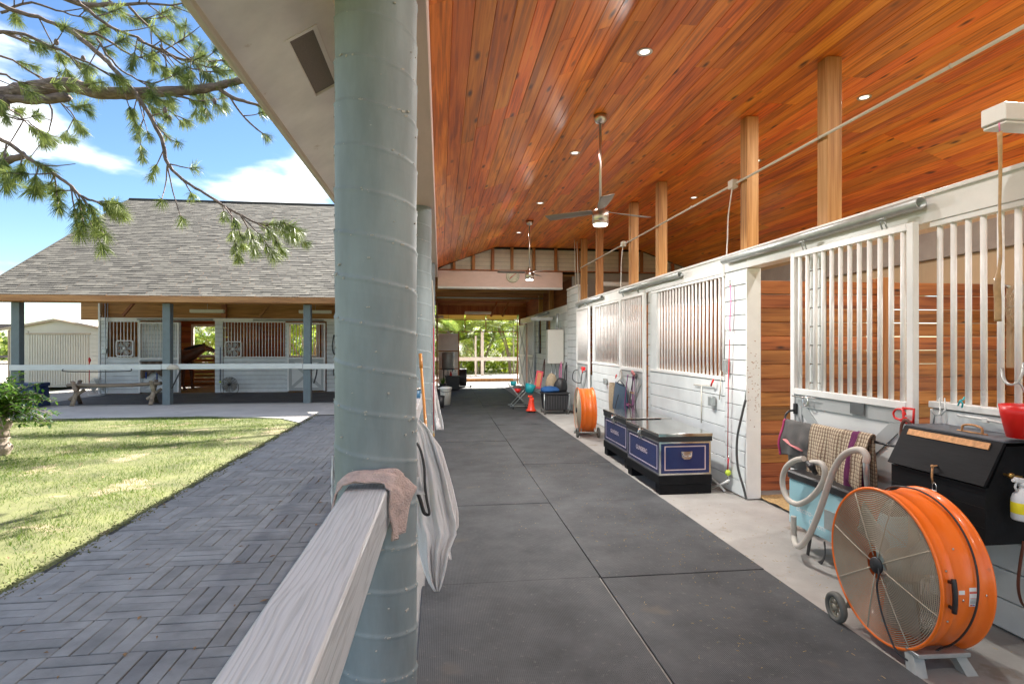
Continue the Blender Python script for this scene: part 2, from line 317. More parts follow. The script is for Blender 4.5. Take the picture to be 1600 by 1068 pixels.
# grey rail: weathered paint with raised grain and a knot
def mat_rail():
    m, nt, b = newmat('weathered_rail_paint'); L = nt.links.new
    g = N(nt, 'ShaderNodeNewGeometry')
    sub = N(nt, 'ShaderNodeVectorMath', operation='SUBTRACT'); sub.inputs[1].default_value = (-.36, 1.28, 1.03); L(g.outputs['Position'], sub.inputs[0])
    sc_ = N(nt, 'ShaderNodeVectorMath', operation='MULTIPLY'); sc_.inputs[1].default_value = (1, .45, .6); L(sub.outputs[0], sc_.inputs[0])
    ln = N(nt, 'ShaderNodeVectorMath', operation='LENGTH'); L(sc_.outputs[0], ln.inputs[0])
    mp = N(nt, 'ShaderNodeMapping'); mp.inputs['Scale'].default_value = (22, 1.5, 22); L(g.outputs['Position'], mp.inputs[0])
    nz = N(nt, 'ShaderNodeTexNoise'); nz.inputs['Scale'].default_value = 1; nz.inputs['Detail'].default_value = 3; L(mp.outputs[0], nz.inputs['Vector'])
    # rings: distance to the knot pulls the grain round it
    sx = N(nt, 'ShaderNodeSeparateXYZ'); L(g.outputs['Position'], sx.inputs[0])
    k = N(nt, 'ShaderNodeMath', operation='MULTIPLY'); k.inputs[1].default_value = -22; L(ln.outputs['Value'], k.inputs[0])
    ex = N(nt, 'ShaderNodeMath', operation='EXPONENT'); L(k.outputs[0], ex.inputs[0])
    e2 = N(nt, 'ShaderNodeMath', operation='MULTIPLY'); e2.inputs[1].default_value = 1.6; L(ex.outputs[0], e2.inputs[0])
    a1 = N(nt, 'ShaderNodeMath', operation='MULTIPLY_ADD'); a1.inputs[1].default_value = 70; L(sx.outputs[0], a1.inputs[0]); L(e2.outputs[0], a1.inputs[2])
    a2 = N(nt, 'ShaderNodeMath', operation='MULTIPLY_ADD'); a2.inputs[1].default_value = 5.0; L(nz.outputs['Fac'], a2.inputs[0]); L(a1.outputs[0], a2.inputs[2])
    a3 = N(nt, 'ShaderNodeMath', operation='MULTIPLY'); a3.inputs[1].default_value = 2 * PI * .9; L(a2.outputs[0], a3.inputs[0])
    si = N(nt, 'ShaderNodeMath', operation='SINE'); L(a3.outputs[0], si.inputs[0])
    ab = N(nt, 'ShaderNodeMath', operation='POWER'); ab.inputs[1].default_value = 3
    ma = N(nt, 'ShaderNodeMath', operation='MULTIPLY_ADD'); ma.inputs[1].default_value = .5; ma.inputs[2].default_value = .5; L(si.outputs[0], ma.inputs[0]); L(ma.outputs[0], ab.inputs[0])
    rp = N(nt, 'ShaderNodeValToRGB'); e = rp.color_ramp.elements; e[0].color = (.52, .535, .55, 1); e[1].color = (.43, .44, .45, 1); e[0].position = .2; e[1].position = 1
    L(ab.outputs[0], rp.inputs[0])
    mp4 = N(nt, 'ShaderNodeMapping'); mp4.inputs['Scale'].default_value = (170, 3.5, 170); L(g.outputs['Position'], mp4.inputs[0])
    n4 = N(nt, 'ShaderNodeTexNoise'); n4.inputs['Scale'].default_value = 1; n4.inputs['Detail'].default_value = 3; L(mp4.outputs[0], n4.inputs['Vector'])
    mm = N(nt, 'ShaderNodeMixRGB', blend_type='MULTIPLY'); mm.inputs[0].default_value = 1; L(rp.outputs[0], mm.inputs[1])
    r4 = N(nt, 'ShaderNodeValToRGB'); r4.color_ramp.elements[0].color = (.86, .86, .85, 1); r4.color_ramp.elements[0].position = .35; r4.color_ramp.elements[1].position = .55; L(n4.outputs['Fac'], r4.inputs[0]); L(r4.outputs[0], mm.inputs[2])
    L(mm.outputs[0], b.inputs['Base Color']); b.inputs['Roughness'].default_value = .5
    ad = N(nt, 'ShaderNodeMath', operation='SUBTRACT'); L(n4.outputs['Fac'], ad.inputs[0]); L(ab.outputs[0], ad.inputs[1])
    bp = N(nt, 'ShaderNodeBump'); bp.inputs['Strength'].default_value = .45; bp.inputs['Distance'].default_value = .0018
    L(ad.outputs[0], bp.inputs['Height']); L(bp.outputs[0], b.inputs['Normal'])
    return m
m_rail = mat_rail()
def mat_attr(name, c1, c2, rough=.9, bump=.5, bs=120):
    m, nt, b = newmat(name); L = nt.links.new
    at = N(nt, 'ShaderNodeAttribute', attribute_name='tint'); g = N(nt, 'ShaderNodeNewGeometry')
    nz = N(nt, 'ShaderNodeTexNoise'); nz.inputs['Scale'].default_value = 1.1; nz.inputs['Detail'].default_value = 6; L(g.outputs['Position'], nz.inputs['Vector'])
    a = N(nt, 'ShaderNodeMath', operation='ADD'); L(at.outputs['Fac'], a.inputs[0])
    mu = N(nt, 'ShaderNodeMath', operation='MULTIPLY_ADD'); mu.inputs[1].default_value = .8; mu.inputs[2].default_value = -.4; L(nz.outputs['Fac'], mu.inputs[0]); L(mu.outputs[0], a.inputs[1])
    rp = N(nt, 'ShaderNodeValToRGB'); rp.color_ramp.elements[0].color = (*c1, 1); rp.color_ramp.elements[1].color = (*c2, 1); L(a.outputs[0], rp.inputs[0])
    L(rp.outputs[0], b.inputs['Base Color']); b.inputs['Roughness'].default_value = rough
    n3 = N(nt, 'ShaderNodeTexNoise'); n3.inputs['Scale'].default_value = bs; L(g.outputs['Position'], n3.inputs['Vector'])
    bp = N(nt, 'ShaderNodeBump'); bp.inputs['Strength'].default_value = bump; bp.inputs['Distance'].default_value = .004; L(n3.outputs['Fac'], bp.inputs['Height']); L(bp.outputs[0], b.inputs['Normal'])
    return m
m_shingle = mat_attr('asphalt_shingle', (.058, .052, .043), (.130, .119, .098))

# ------------------------------------------------------------------ mesh helpers
class MB:
    def __init__(s): s.v = []; s.f = []; s.m = []; s.s = []
    def add(s, vs, fs, m=0, smooth=False):
        o = len(s.v); s.v.extend([tuple(p) for p in vs])
        for f in fs: s.f.append(tuple(i + o for i in f)); s.m.append(m); s.s.append(smooth)
        return s
    def box(s, x0, x1, y0, y1, z0, z1, m=0, b=0):
        c = ((x0 + x1) / 2, (y0 + y1) / 2, (z0 + z1) / 2)
        return s.obox(c, (abs(x1 - x0), abs(y1 - y0), abs(z1 - z0)), None, m, b)
    def obox(s, c, size, rot=None, m=0, b=0):
        vs, fs = cbox(*size, b)
        Mx = Matrix.Translation(c) @ (rot.to_matrix().to_4x4() if rot is not None else Matrix())
        return s.add([Mx @ Vector(p) for p in vs], fs, m)
    def tube(s, pts, r, n=8, m=0, caps=True, flat=None):
        pts = [Vector(p) for p in pts]; k = len(pts)
        rs = r if isinstance(r, (list, tuple)) else [r] * k
        vs = []; prev = None
        for i, p in enumerate(pts):
            t = (pts[min(i + 1, k - 1)] - pts[max(i - 1, 0)])
            if t.length < 1e-9: t = Vector((0, 0, 1))
            t.normalize()
            if prev is None:
                a = Vector((0, 0, 1)) if abs(t.z) < .9 else Vector((1, 0, 0)); u = t.cross(a).normalized()
            else:
                u = prev - t * prev.dot(t); u = u.normalized() if u.length > 1e-6 else t.orthogonal().normalized()
            prev = u; w = t.cross(u)
            for j in range(n):
                a = 2 * PI * j / n
                vs.append(p + u * (rs[i] * math.cos(a)) + w * (rs[i] * math.sin(a) * (flat or 1)))
        fs = [(i * n + j, i * n + (j + 1) % n, (i + 1) * n + (j + 1) % n, (i + 1) * n + j) for i in range(k - 1) for j in range(n)]
        s.add(vs, fs, m, True)
        if caps:
            o = len(s.v) - len(vs)
            s.f.append(tuple(o + j for j in reversed(range(n)))); s.m.append(m); s.s.append(False)
            s.f.append(tuple(o + (k - 1) * n + j for j in range(n))); s.m.append(m); s.s.append(False)
        return s
    def cyl(s, p0, p1, r, n=16, m=0, r2=None):
        return s.tube([p0, p1], [r, r if r2 is None else r2], n, m)
    def lathe(s, prof, n=24, c=(0, 0, 0), rot=None, m=0, smooth=True, close=False):
        Mx = Matrix.Translation(c) @ (rot.to_matrix().to_4x4() if rot is not None else Matrix())
        vs = [Mx @ Vector((r * math.cos(2 * PI * j / n), r * math.sin(2 * PI * j / n), z)) for r, z in prof for j in range(n)]
        k = len(prof)
        rr = range(k if close else k - 1)
        fs = [(i * n + j, i * n + (j + 1) % n, ((i + 1) % k) * n + (j + 1) % n, ((i + 1) % k) * n + j) for i in rr for j in range(n)]
        return s.add(vs, fs, m, smooth)
    def ring(s, R_, r, n=48, k=8, c=(0, 0, 0), rot=None, m=0):
        prof = [(R_ + r * math.cos(2 * PI * i / k), r * math.sin(2 * PI * i / k)) for i in range(k)]
        return s.lathe(prof, n, c, rot, m, True, True)
    def grid(s, fn, nu, nv, m=0, smooth=True):
        vs = [fn(i / nu, j / nv) for i in range(nu + 1) for j in range(nv + 1)]
        w = nv + 1
        return s.add(vs, [(i * w + j, (i + 1) * w + j, (i + 1) * w + j + 1, i * w + j + 1) for i in range(nu) for j in range(nv)], m, smooth)
    def poly(s, pts, m=0): return s.add(pts, [tuple(range(len(pts)))], m)
    def prism(s, pts, d, m=0):
        """a closed outline (3-D points) given thickness along vector d"""
        n = len(pts); d = Vector(d); a = [Vector(p) for p in pts]; b = [p + d for p in a]
        return s.add(a + b, [tuple(range(n)), tuple(range(2 * n - 1, n - 1, -1))] + [(i, n + i, n + (i + 1) % n, (i + 1) % n) for i in range(n)], m)
    def mesh(s, name, mats):
        me = bpy.data.meshes.new(name); me.from_pydata(s.v, [], s.f)
        for x in mats: me.materials.append(x)
        me.polygons.foreach_set('material_index', s.m); me.polygons.foreach_set('use_smooth', s.s)
        me.update(); return me
def cbox(dx, dy, dz, b=0):
    hx, hy, hz = dx / 2, dy / 2, dz / 2; b = min(b, hx * .45, hy * .45, hz * .45)
    if b <= 0:
        vs = [(x * hx, y * hy, z * hz) for x in (-1, 1) for y in (-1, 1) for z in (-1, 1)]
        return vs, [(0, 1, 3, 2), (4, 6, 7, 5), (0, 4, 5, 1), (2, 3, 7, 6), (0, 2, 6, 4), (1, 5, 7, 3)]
    vs = []; ix = {}
    for sx in (-1, 1):
        for sy in (-1, 1):
            for sz in (-1, 1):
                for k, p in enumerate(((sx * hx, sy * (hy - b), sz * (hz - b)), (sx * (hx - b), sy * hy, sz * (hz - b)), (sx * (hx - b), sy * (hy - b), sz * hz))):
                    ix[(sx, sy, sz, k)] = len(vs); vs.append(p)
    fs = []
    q = ((-1, -1), (1, -1), (1, 1), (-1, 1))
    for sg in (-1, 1):
        fs.append(tuple(ix[(sg, a, c, 0)] for a, c in q)); fs.append(tuple(ix[(a, sg, c, 1)] for a, c in q)); fs.append(tuple(ix[(a, c, sg, 2)] for a, c in q))
    for a in (-1, 1):
        for c in (-1, 1):
            fs.append((ix[(a, c, -1, 0)], ix[(a, c, 1, 0)], ix[(a, c, 1, 1)], ix[(a, c, -1, 1)]))
            fs.append((ix[(a, -1, c, 0)], ix[(a, 1, c, 0)], ix[(a, 1, c, 2)], ix[(a, -1, c, 2)]))
            fs.append((ix[(-1, a, c, 1)], ix[(1, a, c, 1)], ix[(1, a, c, 2)], ix[(-1, a, c, 2)]))
            for e in (-1, 1): fs.append((ix[(a, c, e, 0)], ix[(a, c, e, 1)], ix[(a, c, e, 2)]))
    out = []
    for f in fs:
        p = [Vector(vs[i]) for i in f]; n = (p[1] - p[0]).cross(p[2] - p[0]); c = sum(p, Vector()) / len(p)
        out.append(f if n.dot(c) > 0 else tuple(reversed(f)))
    return vs, out

def tag(o, label=None, cat=None, group=None, kind=None):
    if label: o['label'] = label
    if cat: o['category'] = cat
    if group: o['group'] = group
    if kind: o['kind'] = kind
    return o
def thing(name, label, cat, loc=(0, 0, 0), rz=0, group=None, kind=None):
    o = bpy.data.objects.new(name, None); o.empty_display_size = .1; COL.objects.link(o)
    o.location = loc; o.rotation_euler = (0, 0, rz)
    return tag(o, label, cat, group, kind)
def rootmx(o):
    return Matrix.Translation(o.location) @ o.rotation_euler.to_matrix().to_4x4()
def obj(name, mb, mats, parent=None, world=False, solid=0, subd=0):
    """one mesh object; world=True: the vertices are given in world space although the thing stands elsewhere"""
    if not isinstance(mats, (list, tuple)): mats = [mats]
    me = mb.mesh(name, mats) if isinstance(mb, MB) else mb
    if world and parent is not None:
        Mi = Matrix()
        chain = []; p = parent
        while p is not None: chain.append(p); p = p.parent
        for p in reversed(chain): Mi = Mi @ rootmx(p)
        me.transform(Mi.inverted())
    o = bpy.data.objects.new(name, me); COL.objects.link(o); o.parent = parent
    if solid:
        md = o.modifiers.new('thickness', 'SOLIDIFY'); md.thickness = solid; md.offset = 0
    if subd:
        md = o.modifiers.new('smooth', 'SUBSURF'); md.levels = subd; md.render_levels = subd
    return o
_cache = {}
def piece(name, parent, x0, x1, y0, y1, z0, z1, m, b=.003, rot=None):
    """a board, bar or block sharing its mesh with every alike one"""
    d = (round(abs(x1 - x0), 4), round(abs(y1 - y0), 4), round(abs(z1 - z0), 4)); key = (d, m.name, b)
    if key not in _cache:
        mb = MB(); mb.obox((0, 0, 0), d, None, 0, b); _cache[key] = mb.mesh(name, [m])
    o = bpy.data.objects.new(name, _cache[key]); COL.objects.link(o); o.parent = parent
    o.location = ((x0 + x1) / 2, (y0 + y1) / 2, (z0 + z1) / 2)
    if rot: o.rotation_euler = rot
    return o
def rod(name, parent, x, y, z0, z1, r, m, n=12):
    key = ('rod', round(z1 - z0, 4), r, m.name)
    if key not in _cache:
        mb = MB(); mb.cyl((0, 0, 0), (0, 0, z1 - z0), r, n); _cache[key] = mb.mesh(name, [m])
    o = bpy.data.objects.new(name, _cache[key]); COL.objects.link(o); o.parent = parent; o.location = (x, y, z0)
    return o
def lamp(kind, parent, loc, watts, col, size=.1, spot=None):
    l = bpy.data.lights.new('bulb', kind); l.energy = watts; l.color = col
    if kind == 'AREA': l.shape = 'DISK'; l.size = size
    else: l.shadow_soft_size = size
    if spot: l.spot_size = R(spot); l.spot_blend = .8
    o = bpy.data.objects.new('bulb', l); COL.objects.link(o); o.parent = parent; o.location = loc; return o
def copy_tree(o, parent=None):
    c = o.copy(); COL.objects.link(c); c.parent = parent
    for ch in list(o.children): copy_tree(ch, c)
    return c
def text_mesh(body, size, depth=.0006):
    cu = bpy.data.curves.new('lettering', 'FONT'); cu.body = body; cu.size = size; cu.extrude = depth
    cu.align_x = 'CENTER'; cu.align_y = 'CENTER'
    o = bpy.data.objects.new('lettering', cu); COL.objects.link(o)
    dg = bpy.context.evaluated_depsgraph_get(); dg.update()
    me = bpy.data.meshes.new_from_object(o.evaluated_get(dg))
    bpy.data.objects.remove(o); return me
def lettering(body, size, m, parent, loc, rot, name='lettering'):
    me = text_mesh(body, size); me.materials.clear(); me.materials.append(m)
    o = bpy.data.objects.new(name, me); COL.objects.link(o); o.parent = parent; o.location = loc; o.rotation_euler = rot
    return o
_c, _s = math.cos(YAW), math.sin(YAW)
def onX(px, py, X):
    """the point of the plane x = X that lies in this direction"""
    t = (px - 800) / 885; zc = X / (t * _c + _s)
    return Vector((X, zc * (_c - t * _s), 1.6 - (py - 537) / 885 * zc))
def onY(px, py, Y):
    t = (px - 800) / 885; zc = Y / (_c - t * _s)
    return Vector((zc * (t * _c + _s), Y, 1.6 - (py - 537) / 885 * zc))
def smooth_path(pts, k=6):
    pts = [Vector(p) for p in pts]; out = []
    for i in range(len(pts) - 1):
        p0 = pts[max(i - 1, 0)]; p1 = pts[i]; p2 = pts[i + 1]; p3 = pts[min(i + 2, len(pts) - 1)]
        for j in range(k):
            t = j / k
            out.append(.5 * ((2 * p1) + (p2 - p0) * t + (2 * p0 - 5 * p1 + 4 * p2 - p3) * t * t + (3 * p1 - p0 - 3 * p2 + p3) * t ** 3))
    out.append(pts[-1]); return out
def fbm(x, y, z=0): return mnoise.noise(Vector((x, y, z)))
# ================================================================== GROUND
def structure(name, mb, mats, **k):
    return tag(obj(name, mb, mats, **k), kind='structure')
g = MB(); g.poly([(-400, -200, -.05), (400, -200, -.05), (400, 500, -.05), (-400, 500, -.05)])
structure('ground', g, m_lawnsoil)
# the lawn itself: a gently uneven sheet from the paving out to the cross barn
def lawn_h(x, y): return -.012 + .014 * fbm(x * .8, y * .8) + .004 * fbm(x * 4, y * 4)
g = MB()
LX0, LX1, LY0, LY1 = -16, -2.80, -1, 13.35
g.grid(lambda u, v: (LX0 + (LX1 - LX0) * u, LY0 + (LY1 - LY0) * v, lawn_h(LX0 + (LX1 - LX0) * u, LY0 + (LY1 - LY0) * v)), 90, 100)
structure('lawn', g, m_lawnsoil)
g = MB(); g.box(-60, -14.5, 26, 60, -.2, -.02); structure('sand_arena', g, m_sand)
# concrete slabs
g = MB(); g.box(-.50, 7, -6, 24.2, -.15, 0, 0, .004); structure('floor', g, m_concrete)
g = MB(); g.box(-13, -.502, 15.72, 26, -.15, .012, 0, .006); structure('floor', g, m_concrete)
g = MB(); g.box(-13.5, -.504, 13.36, 15.716, -.16, -.002, 0, .006); structure('pavement', g, m_walk)
g = MB(); g.prism([(-5.4, 13.358, -.04), (-2.81, 13.358, -.04), (-2.81, 11.9, -.04), (-3.4, 12.7, -.04)], (0, 0, .052)); structure('pavement', g, m_walk)
g = MB(); g.box(-3, 9, 24.22, 27.6, -.15, .12, 0, .01); structure('pavement', g, m_walk)
# shavings in the stalls
def bedding(name, x0, x1, y0, y1, lab):
    mb = MB()
    mb.grid(lambda u, v: (x0 + (x1 - x0) * u, y0 + (y1 - y0) * v, .016 + .02 * abs(fbm((x0 + (x1 - x0) * u) * 3, (y0 + (y1 - y0) * v) * 3, 2)) + .02 * abs(fbm(u * 60, v * 60, 5))), 40, 40)
    return tag(obj(name, mb, m_hay), lab, 'bedding', kind='stuff')
bedding('stall_bedding', 3.26, 6.3, .5, 5.55, 'straw coloured shavings on the floor of the nearest open stall')
bedding('stall_bedding', -8.6, -5.0, 19.46, 23.1, 'straw coloured shavings under the horse in the far stall')

# ---- basket-weave pavers
path = thing('paved_path', None, None, (-1.6, 0, 0)); path['kind'] = 'structure'
g = MB(); g.box(-2.80, -.52, -1, 13.34, -.14, -.012); obj('joint_bed', g, m_joint, path, True)
SX, SY = .38, .3955
def paver_mesh(dx, dy, seed):
    mb = MB(); vs, fs = cbox(dx, dy, .045, .0035); r = random.Random(seed)
    mb.add([(x + r.uniform(-.0012, .0012), y + r.uniform(-.0012, .0012), z) for x, y, z in vs], fs); return mb
pmesh = {}
for k in range(4):
    pmesh[('v', k)] = paver_mesh(SX / 4 - .006, SY - .007, k).mesh('paver', [m_paver])
    pmesh[('h', k)] = paver_mesh(SX - .007, SY / 4 - .006, k + 9).mesh('paver', [m_paver])
far = MB(); cnt = 0
for j in range(-9, 26):
    for i in range(-3, 4):
        x0 = -1.99 + i * SX; y0 = 3.17 + j * SY
        if y0 + SY > 13.34: continue
        vert = (i + j) % 2 == 0
        for k in range(4):
            if vert: cx, cy = x0 + (k + .5) * SX / 4, y0 + SY / 2
            else: cx, cy = x0 + SX / 2, y0 + (k + .5) * SY / 4
            if vert and (cx < -2.77 or cx > -.55): continue
            w0, w1 = (cx - SX / 2, cx + SX / 2)
            clipx = not vert and (w0 < -2.80 or w1 > -.53)
            dz = random.uniform(-.003, .003); cz = -.023 + dz
            rr = (random.uniform(-.006, .006), random.uniform(-.008, .008), random.uniform(-.008, .008))
            near = j >= -3 and cy < 8.6
            if near and not clipx and cnt < 292:
                o = bpy.data.objects.new('paver', pmesh[('v' if vert else 'h', random.randrange(4))]); COL.objects.link(o); o.parent = path
                o.location = (cx + 1.6, cy, cz); o.rotation_euler = rr; cnt += 1
            else:
                a0, a1 = (cx - SX / 8 + .003, cx + SX / 8 - .003) if vert else (max(w0 + .0035, -2.795), min(w1 - .0035, -.53))
                b0, b1 = (cy - SY / 2 + .0035, cy + SY / 2 - .0035) if vert else (cy - SY / 8 + .003, cy + SY / 8 - .003)
                far.box(a0, a1, b0, b1, -.045, dz, 0, .003)
o = obj('distant_paver', far, m_paver, path, True); o['kind'] = 'stuff'
# moss and dirt crumbs along the edge of the path
mb = MB()
for _ in range(2200):
    y = random.uniform(2.5, 13.3); x = -2.80 + random.gauss(-.01, .06); s_ = random.uniform(.003, .011)
    mb.obox((x, y, s_ * .5), (s_, s_ * random.uniform(.6, 2), s_ * .6), Euler((random.random(), random.random(), random.random() * 6)))
tag(obj('soil_crumb', mb, m_lawnsoil), 'crumbs of soil and mulch along the lawn edge of the paved path', 'soil', kind='stuff')

mb = MB()
for _ in range(260):
    x, y = (random.uniform(-2.75, -.6), random.uniform(2.4, 12)) if random.random() < .45 else (random.uniform(-8, -2.8), random.uniform(3.5, 12.5))
    l = random.uniform(.012, .035); a = random.random() * 6.3; w = l * random.uniform(.2, .5); z = .004 if x > -2.8 else .02
    c_, s_ = math.cos(a), math.sin(a)
    mb.add([(x - l * c_, y - l * s_, z), (x + w * s_, y - w * c_, z + .006), (x + l * c_, y + l * s_, z + .003), (x - w * s_, y + w * c_, z + .007)], [(0, 1, 2, 3)])
tag(obj('fallen_leaf', mb, mat('dry_leaf', (.22, .13, .06), .9, var=.4, vs=30)), 'dry brown leaves and twigs scattered on the pavers and lawn', 'leaves', kind='stuff')
# ---- rubber mats, two lanes, seams staggered a little
MW = 1.185
lane = 0
seamsL = [-1.0, 1.92, 3.76, 5.57, 7.40, 9.22, 11.05, 12.88, 14.7, 16.5, 18.3, 20.1, 21.7]
seamsR = [-1.0, 1.90, 3.74, 5.575, 7.38, 9.20, 11.03, 12.86, 14.7, 16.5, 18.3, 20.1, 21.7]
first = True
desc = ['below the drum fan', 'level with the hanging towels', 'level with the first column base', 'beside the nearer trunk', 'beside the farther trunk', 'beside the small far fan', 'beyond the orange far fan', 'beside the black bin', 'just past the gable beam', 'under the rafters', 'near the black tub', 'second from the far doorway', 'at the far doorway']
for side, ss in ((0, seamsL), (1, seamsR)):
    for k in range(len(ss) - 1):
        x0 = -.10 + side * MW + .002; x1 = -.10 + (side + 1) * MW - .003
        if side == 0 and k == 1: x0 += -.02; x1 -= .012
        if side == 0 and k >= 3: x0 += .0; x1 += random.uniform(-.004, .002)
        mb = MB(); y0, y1 = ss[k] + .003, ss[k + 1] - .003
        n = 10; vs = []
        mb.box(x0, x1, y0, y1, .0, .013 + (.003 if (k + side) % 2 else 0), 0, .003)
        t = obj('rubber_mat', mb, m_rubber)
        tag(t, ('left' if side == 0 else 'right') + ' lane ribbed mat %s from camera, %s' % (['one', 'two', 'three', 'four', 'five', 'six', 'seven', 'eight', 'nine', 'ten', 'eleven', 'twelve'][k], desc[k]), 'rubber mat', 'rubber mats laid along the aisle')
mb = MB()
mb.box(-10.4, -.12, 15.95, 19.1, .013, .024, 0, .003)
tag(obj('rubber_mat', mb, m_rubber), 'long dark rubber matting under the porch of the cross barn', 'rubber mat')
# wisps of hay on the mats
mb = MB()
for _ in range(700):
    cx, cy = random.choice([(1.5, 5.2), (1.9, 4.2), (1.1, 6.8), (2.6, 4.8), (2.7, 3.6), (.6, 9), (2.0, 7.5), (1.7, 3.0)]); x = random.gauss(cx, .35); y = random.gauss(cy, .6)
    if not (-.05 < x < 3.0): continue
    a = random.random() * 6.3; l = random.uniform(.004, .024)
    mb.obox((x, y, .019), (l, .0022, .0012), Euler((0, random.uniform(-.2, .2), a)))
tag(obj('hay_wisp', mb, m_hay), 'loose hay wisps and crumbs scattered on the black mats', 'hay', kind='stuff')

# ================================================================== OUR BARN
barn = thing('aisle_barn', 'open fronted stable barn with round sage columns and pitched roof over the aisle', 'barn', (3, 0, 0))
# spiral-seamed concrete columns
def column_mesh(seed):
    rr = random.Random(seed); n = 72; H = 3.2; dz = .0064; k = int(H / dz); R0 = .176; pitch = .183
    vs = []
    for i in range(k + 1):
        z = min(H, i * dz)
        for j in range(n):
            a = 2 * PI * j / n
            ph = (z / pitch + a / (2 * PI) + .2) % 1.0
            d = min(ph, 1 - ph) * pitch
            bump = .0052 * math.exp(-(d / .0055) ** 2) * (.6 + .8 * abs(fbm(a * 3, z * 5, seed)))
            step = .0040 * (ph - .5)
            ph2 = (z / pitch + a / (2 * PI) + .52) % 1.0; d2 = min(ph2, 1 - ph2) * pitch
            bump += .0008 * math.exp(-(d2 / .003) ** 2)
            r = R0 + bump + step + .0015 * fbm(a * 1.2, z * 2, seed + 3)
            vs.append((r * math.cos(a), r * math.sin(a), z))
    mb = MB(); mb.add(vs, [(i * n + j, i * n + (j + 1) % n, (i + 1) * n + (j + 1) % n, (i + 1) * n + j) for i in range(k) for j in range(n)], 0, True)
    # chips of bare concrete at the seams
    for _ in range(520):
        a = rr.uniform(0, 2 * PI); t = rr.randrange(0, 17)
        z = (t - a / (2 * PI) - .2) * pitch + rr.gauss(0, .004)
        if rr.random() < .3: z = rr.uniform(.1, 3.1)
        if not 0.02 < z < 3.18: continue
        s = rr.uniform(.0018, .0075); r = R0 + .0012
        mb.obox((r * math.cos(a), r * math.sin(a), z), (s * 1.2, s * rr.uniform(1, 3), s * rr.uniform(.6, 1.3)), Euler((rr.random() * .5, rr.random() * .5, a)), 1)
    return mb.mesh('column', [m_column, mat('bare_chip', (.42, .40, .36), .9) if 'bare_chip' not in MATS else MATS['bare_chip']])
cm = column_mesh(1)
COLY = [2.555, 6.78, 11.4]
for y in [-1.7] + COLY:
    o = bpy.data.objects.new('column', cm); COL.objects.link(o); o.parent = barn; o.location = (-.28 - 3, y, 0); o.rotation_euler = (0, 0, y * .3)
mb = MB(); mb.box(-.50, -.062, -1.9, 13.75, 3.2, 3.50, 0, .006); obj('beam', mb, m_pink, barn, True)
# soffit, with the vent let into it
def soff(x): return 3.50 + .62 * (x + .47)
mb = MB()
def slab(x0, x1, y0, y1, lift=0, th=.014):
    mb.prism([(x0, y0, soff(x0) + lift), (x1, y0, soff(x1) + lift), (x1, y1, soff(x1) + lift), (x0, y1, soff(x0) + lift)], (0, 0, th))
VX0, VX1, VY0, VY1 = -.835, -.70, 3.27, 3.96
slab(-1.08, VX0, -1.9, 17.4); slab(VX1, -.505, -1.9, 17.4); slab(VX0, VX1, -1.9, VY0); slab(VX0, VX1, VY1, 17.4)
obj('soffit', mb, m_soffit, barn, True)
mb = MB(); slab(VX0 + .001, VX1 - .001, VY0, VY1, .013, .006); v = obj('vent', mb, mat('vent_screen', (.22, .18, .145), .8, vs=200, var=.2), barn, True)
mb = MB()
slab(VX0 - .02, VX0 + .003, VY0 - .025, VY1 + .025, -.006, .006); slab(VX1 - .003, VX1 + .02, VY0 - .025, VY1 + .025, -.006, .006)
slab(VX0 + .003, VX1 - .003, VY0 - .025, VY0, -.006, .006); slab(VX0 + .003, VX1 - .003, VY1, VY1 + .025, -.006, .006)
obj('vent_frame', mb, m_soffit, barn, True)
mb = MB(); slab(-.60, -.56, -1.9, 17.4, -.008, .008); obj('soffit_trim', mb, m_soffit, barn, True)
for y0, y1 in ((-1.9, 1.15), (1.155, 7.0), (7.005, 17.4)):
    mb = MB(); mb.box(-1.12, -1.08, y0, y1, 3.085, 3.30, 0, .004); obj('fascia', mb, m_fascia, barn, True)
# roof skin over the ceiling
mb = MB()
mb.prism([(-1.16, -1.9, 3.30), (3.2, -1.9, 5.94), (3.2, 17.4, 5.94), (-1.16, 17.4, 3.30)], (0, 0, .1))
mb.prism([(3.203, -1.9, 5.94), (7.16, -1.9, 3.54), (7.16, 17.4, 3.54), (3.203, 17.4, 5.94)], (0, 0, .1))
obj('roof', mb, m_shingle, barn, True)
# gable infill over the far end of the ceiling, so no sky leaks in
mb = MB(); mb.prism([(-1.1, 0, 3.28), (3.2, 0, 5.9), (7.5, 0, 3.28)], (0, .05, 0)); 
mb.v = [(x, y + 17.3, z) for x, y, z in mb.v]; obj('roof_end', mb, m_rafter, barn, True)
mb = MB(); mb.prism([(-1.1, 0, 3.30), (3.2, 0, 5.9), (7.5, 0, 3.30)], (0, .05, 0)); mb.v = [(x, y - 1.85, z) for x, y, z in mb.v]; obj('roof_end', mb, m_rafter, barn, True)

# ---- ceiling of varnished planks
ceil = thing('ceiling', None, None, (3, 6, 3.96)); ceil['kind'] = 'structure'
prof = [(-.062, 3.43), (1.36, 3.96), (4.95, 3.96), (6.42, 3.45)]
CE = 13.72
mb = MB()
for (xa, za), (xb, zb) in zip(prof, prof[1:]):
    mb.prism([(xa, -1.2, za + .024), (xb, -1.2, zb + .024), (xb, CE, zb + .024), (xa, CE, za + .024)], (0, 0, .03))
obj('decking', mb, m_dark, ceil, True)
bm_ = {}
def plank_mesh(w, l):
    key = (round(w, 4), round(l, 2))
    if key not in bm_:
        h = w / 2; c = .005; t = .018
        pr = [(-h + c, 0), (h - c, 0), (h, c), (h, t), (-h, t), (-h, c)]
        mb = MB(); mb.prism([(x, -l / 2 + .001, z) for x, z in reversed(pr)], (0, l - .002, 0)); bm_[key] = mb.mesh('plank', [m_ceil])
    return bm_[key]
npl = 0; rest = MB()
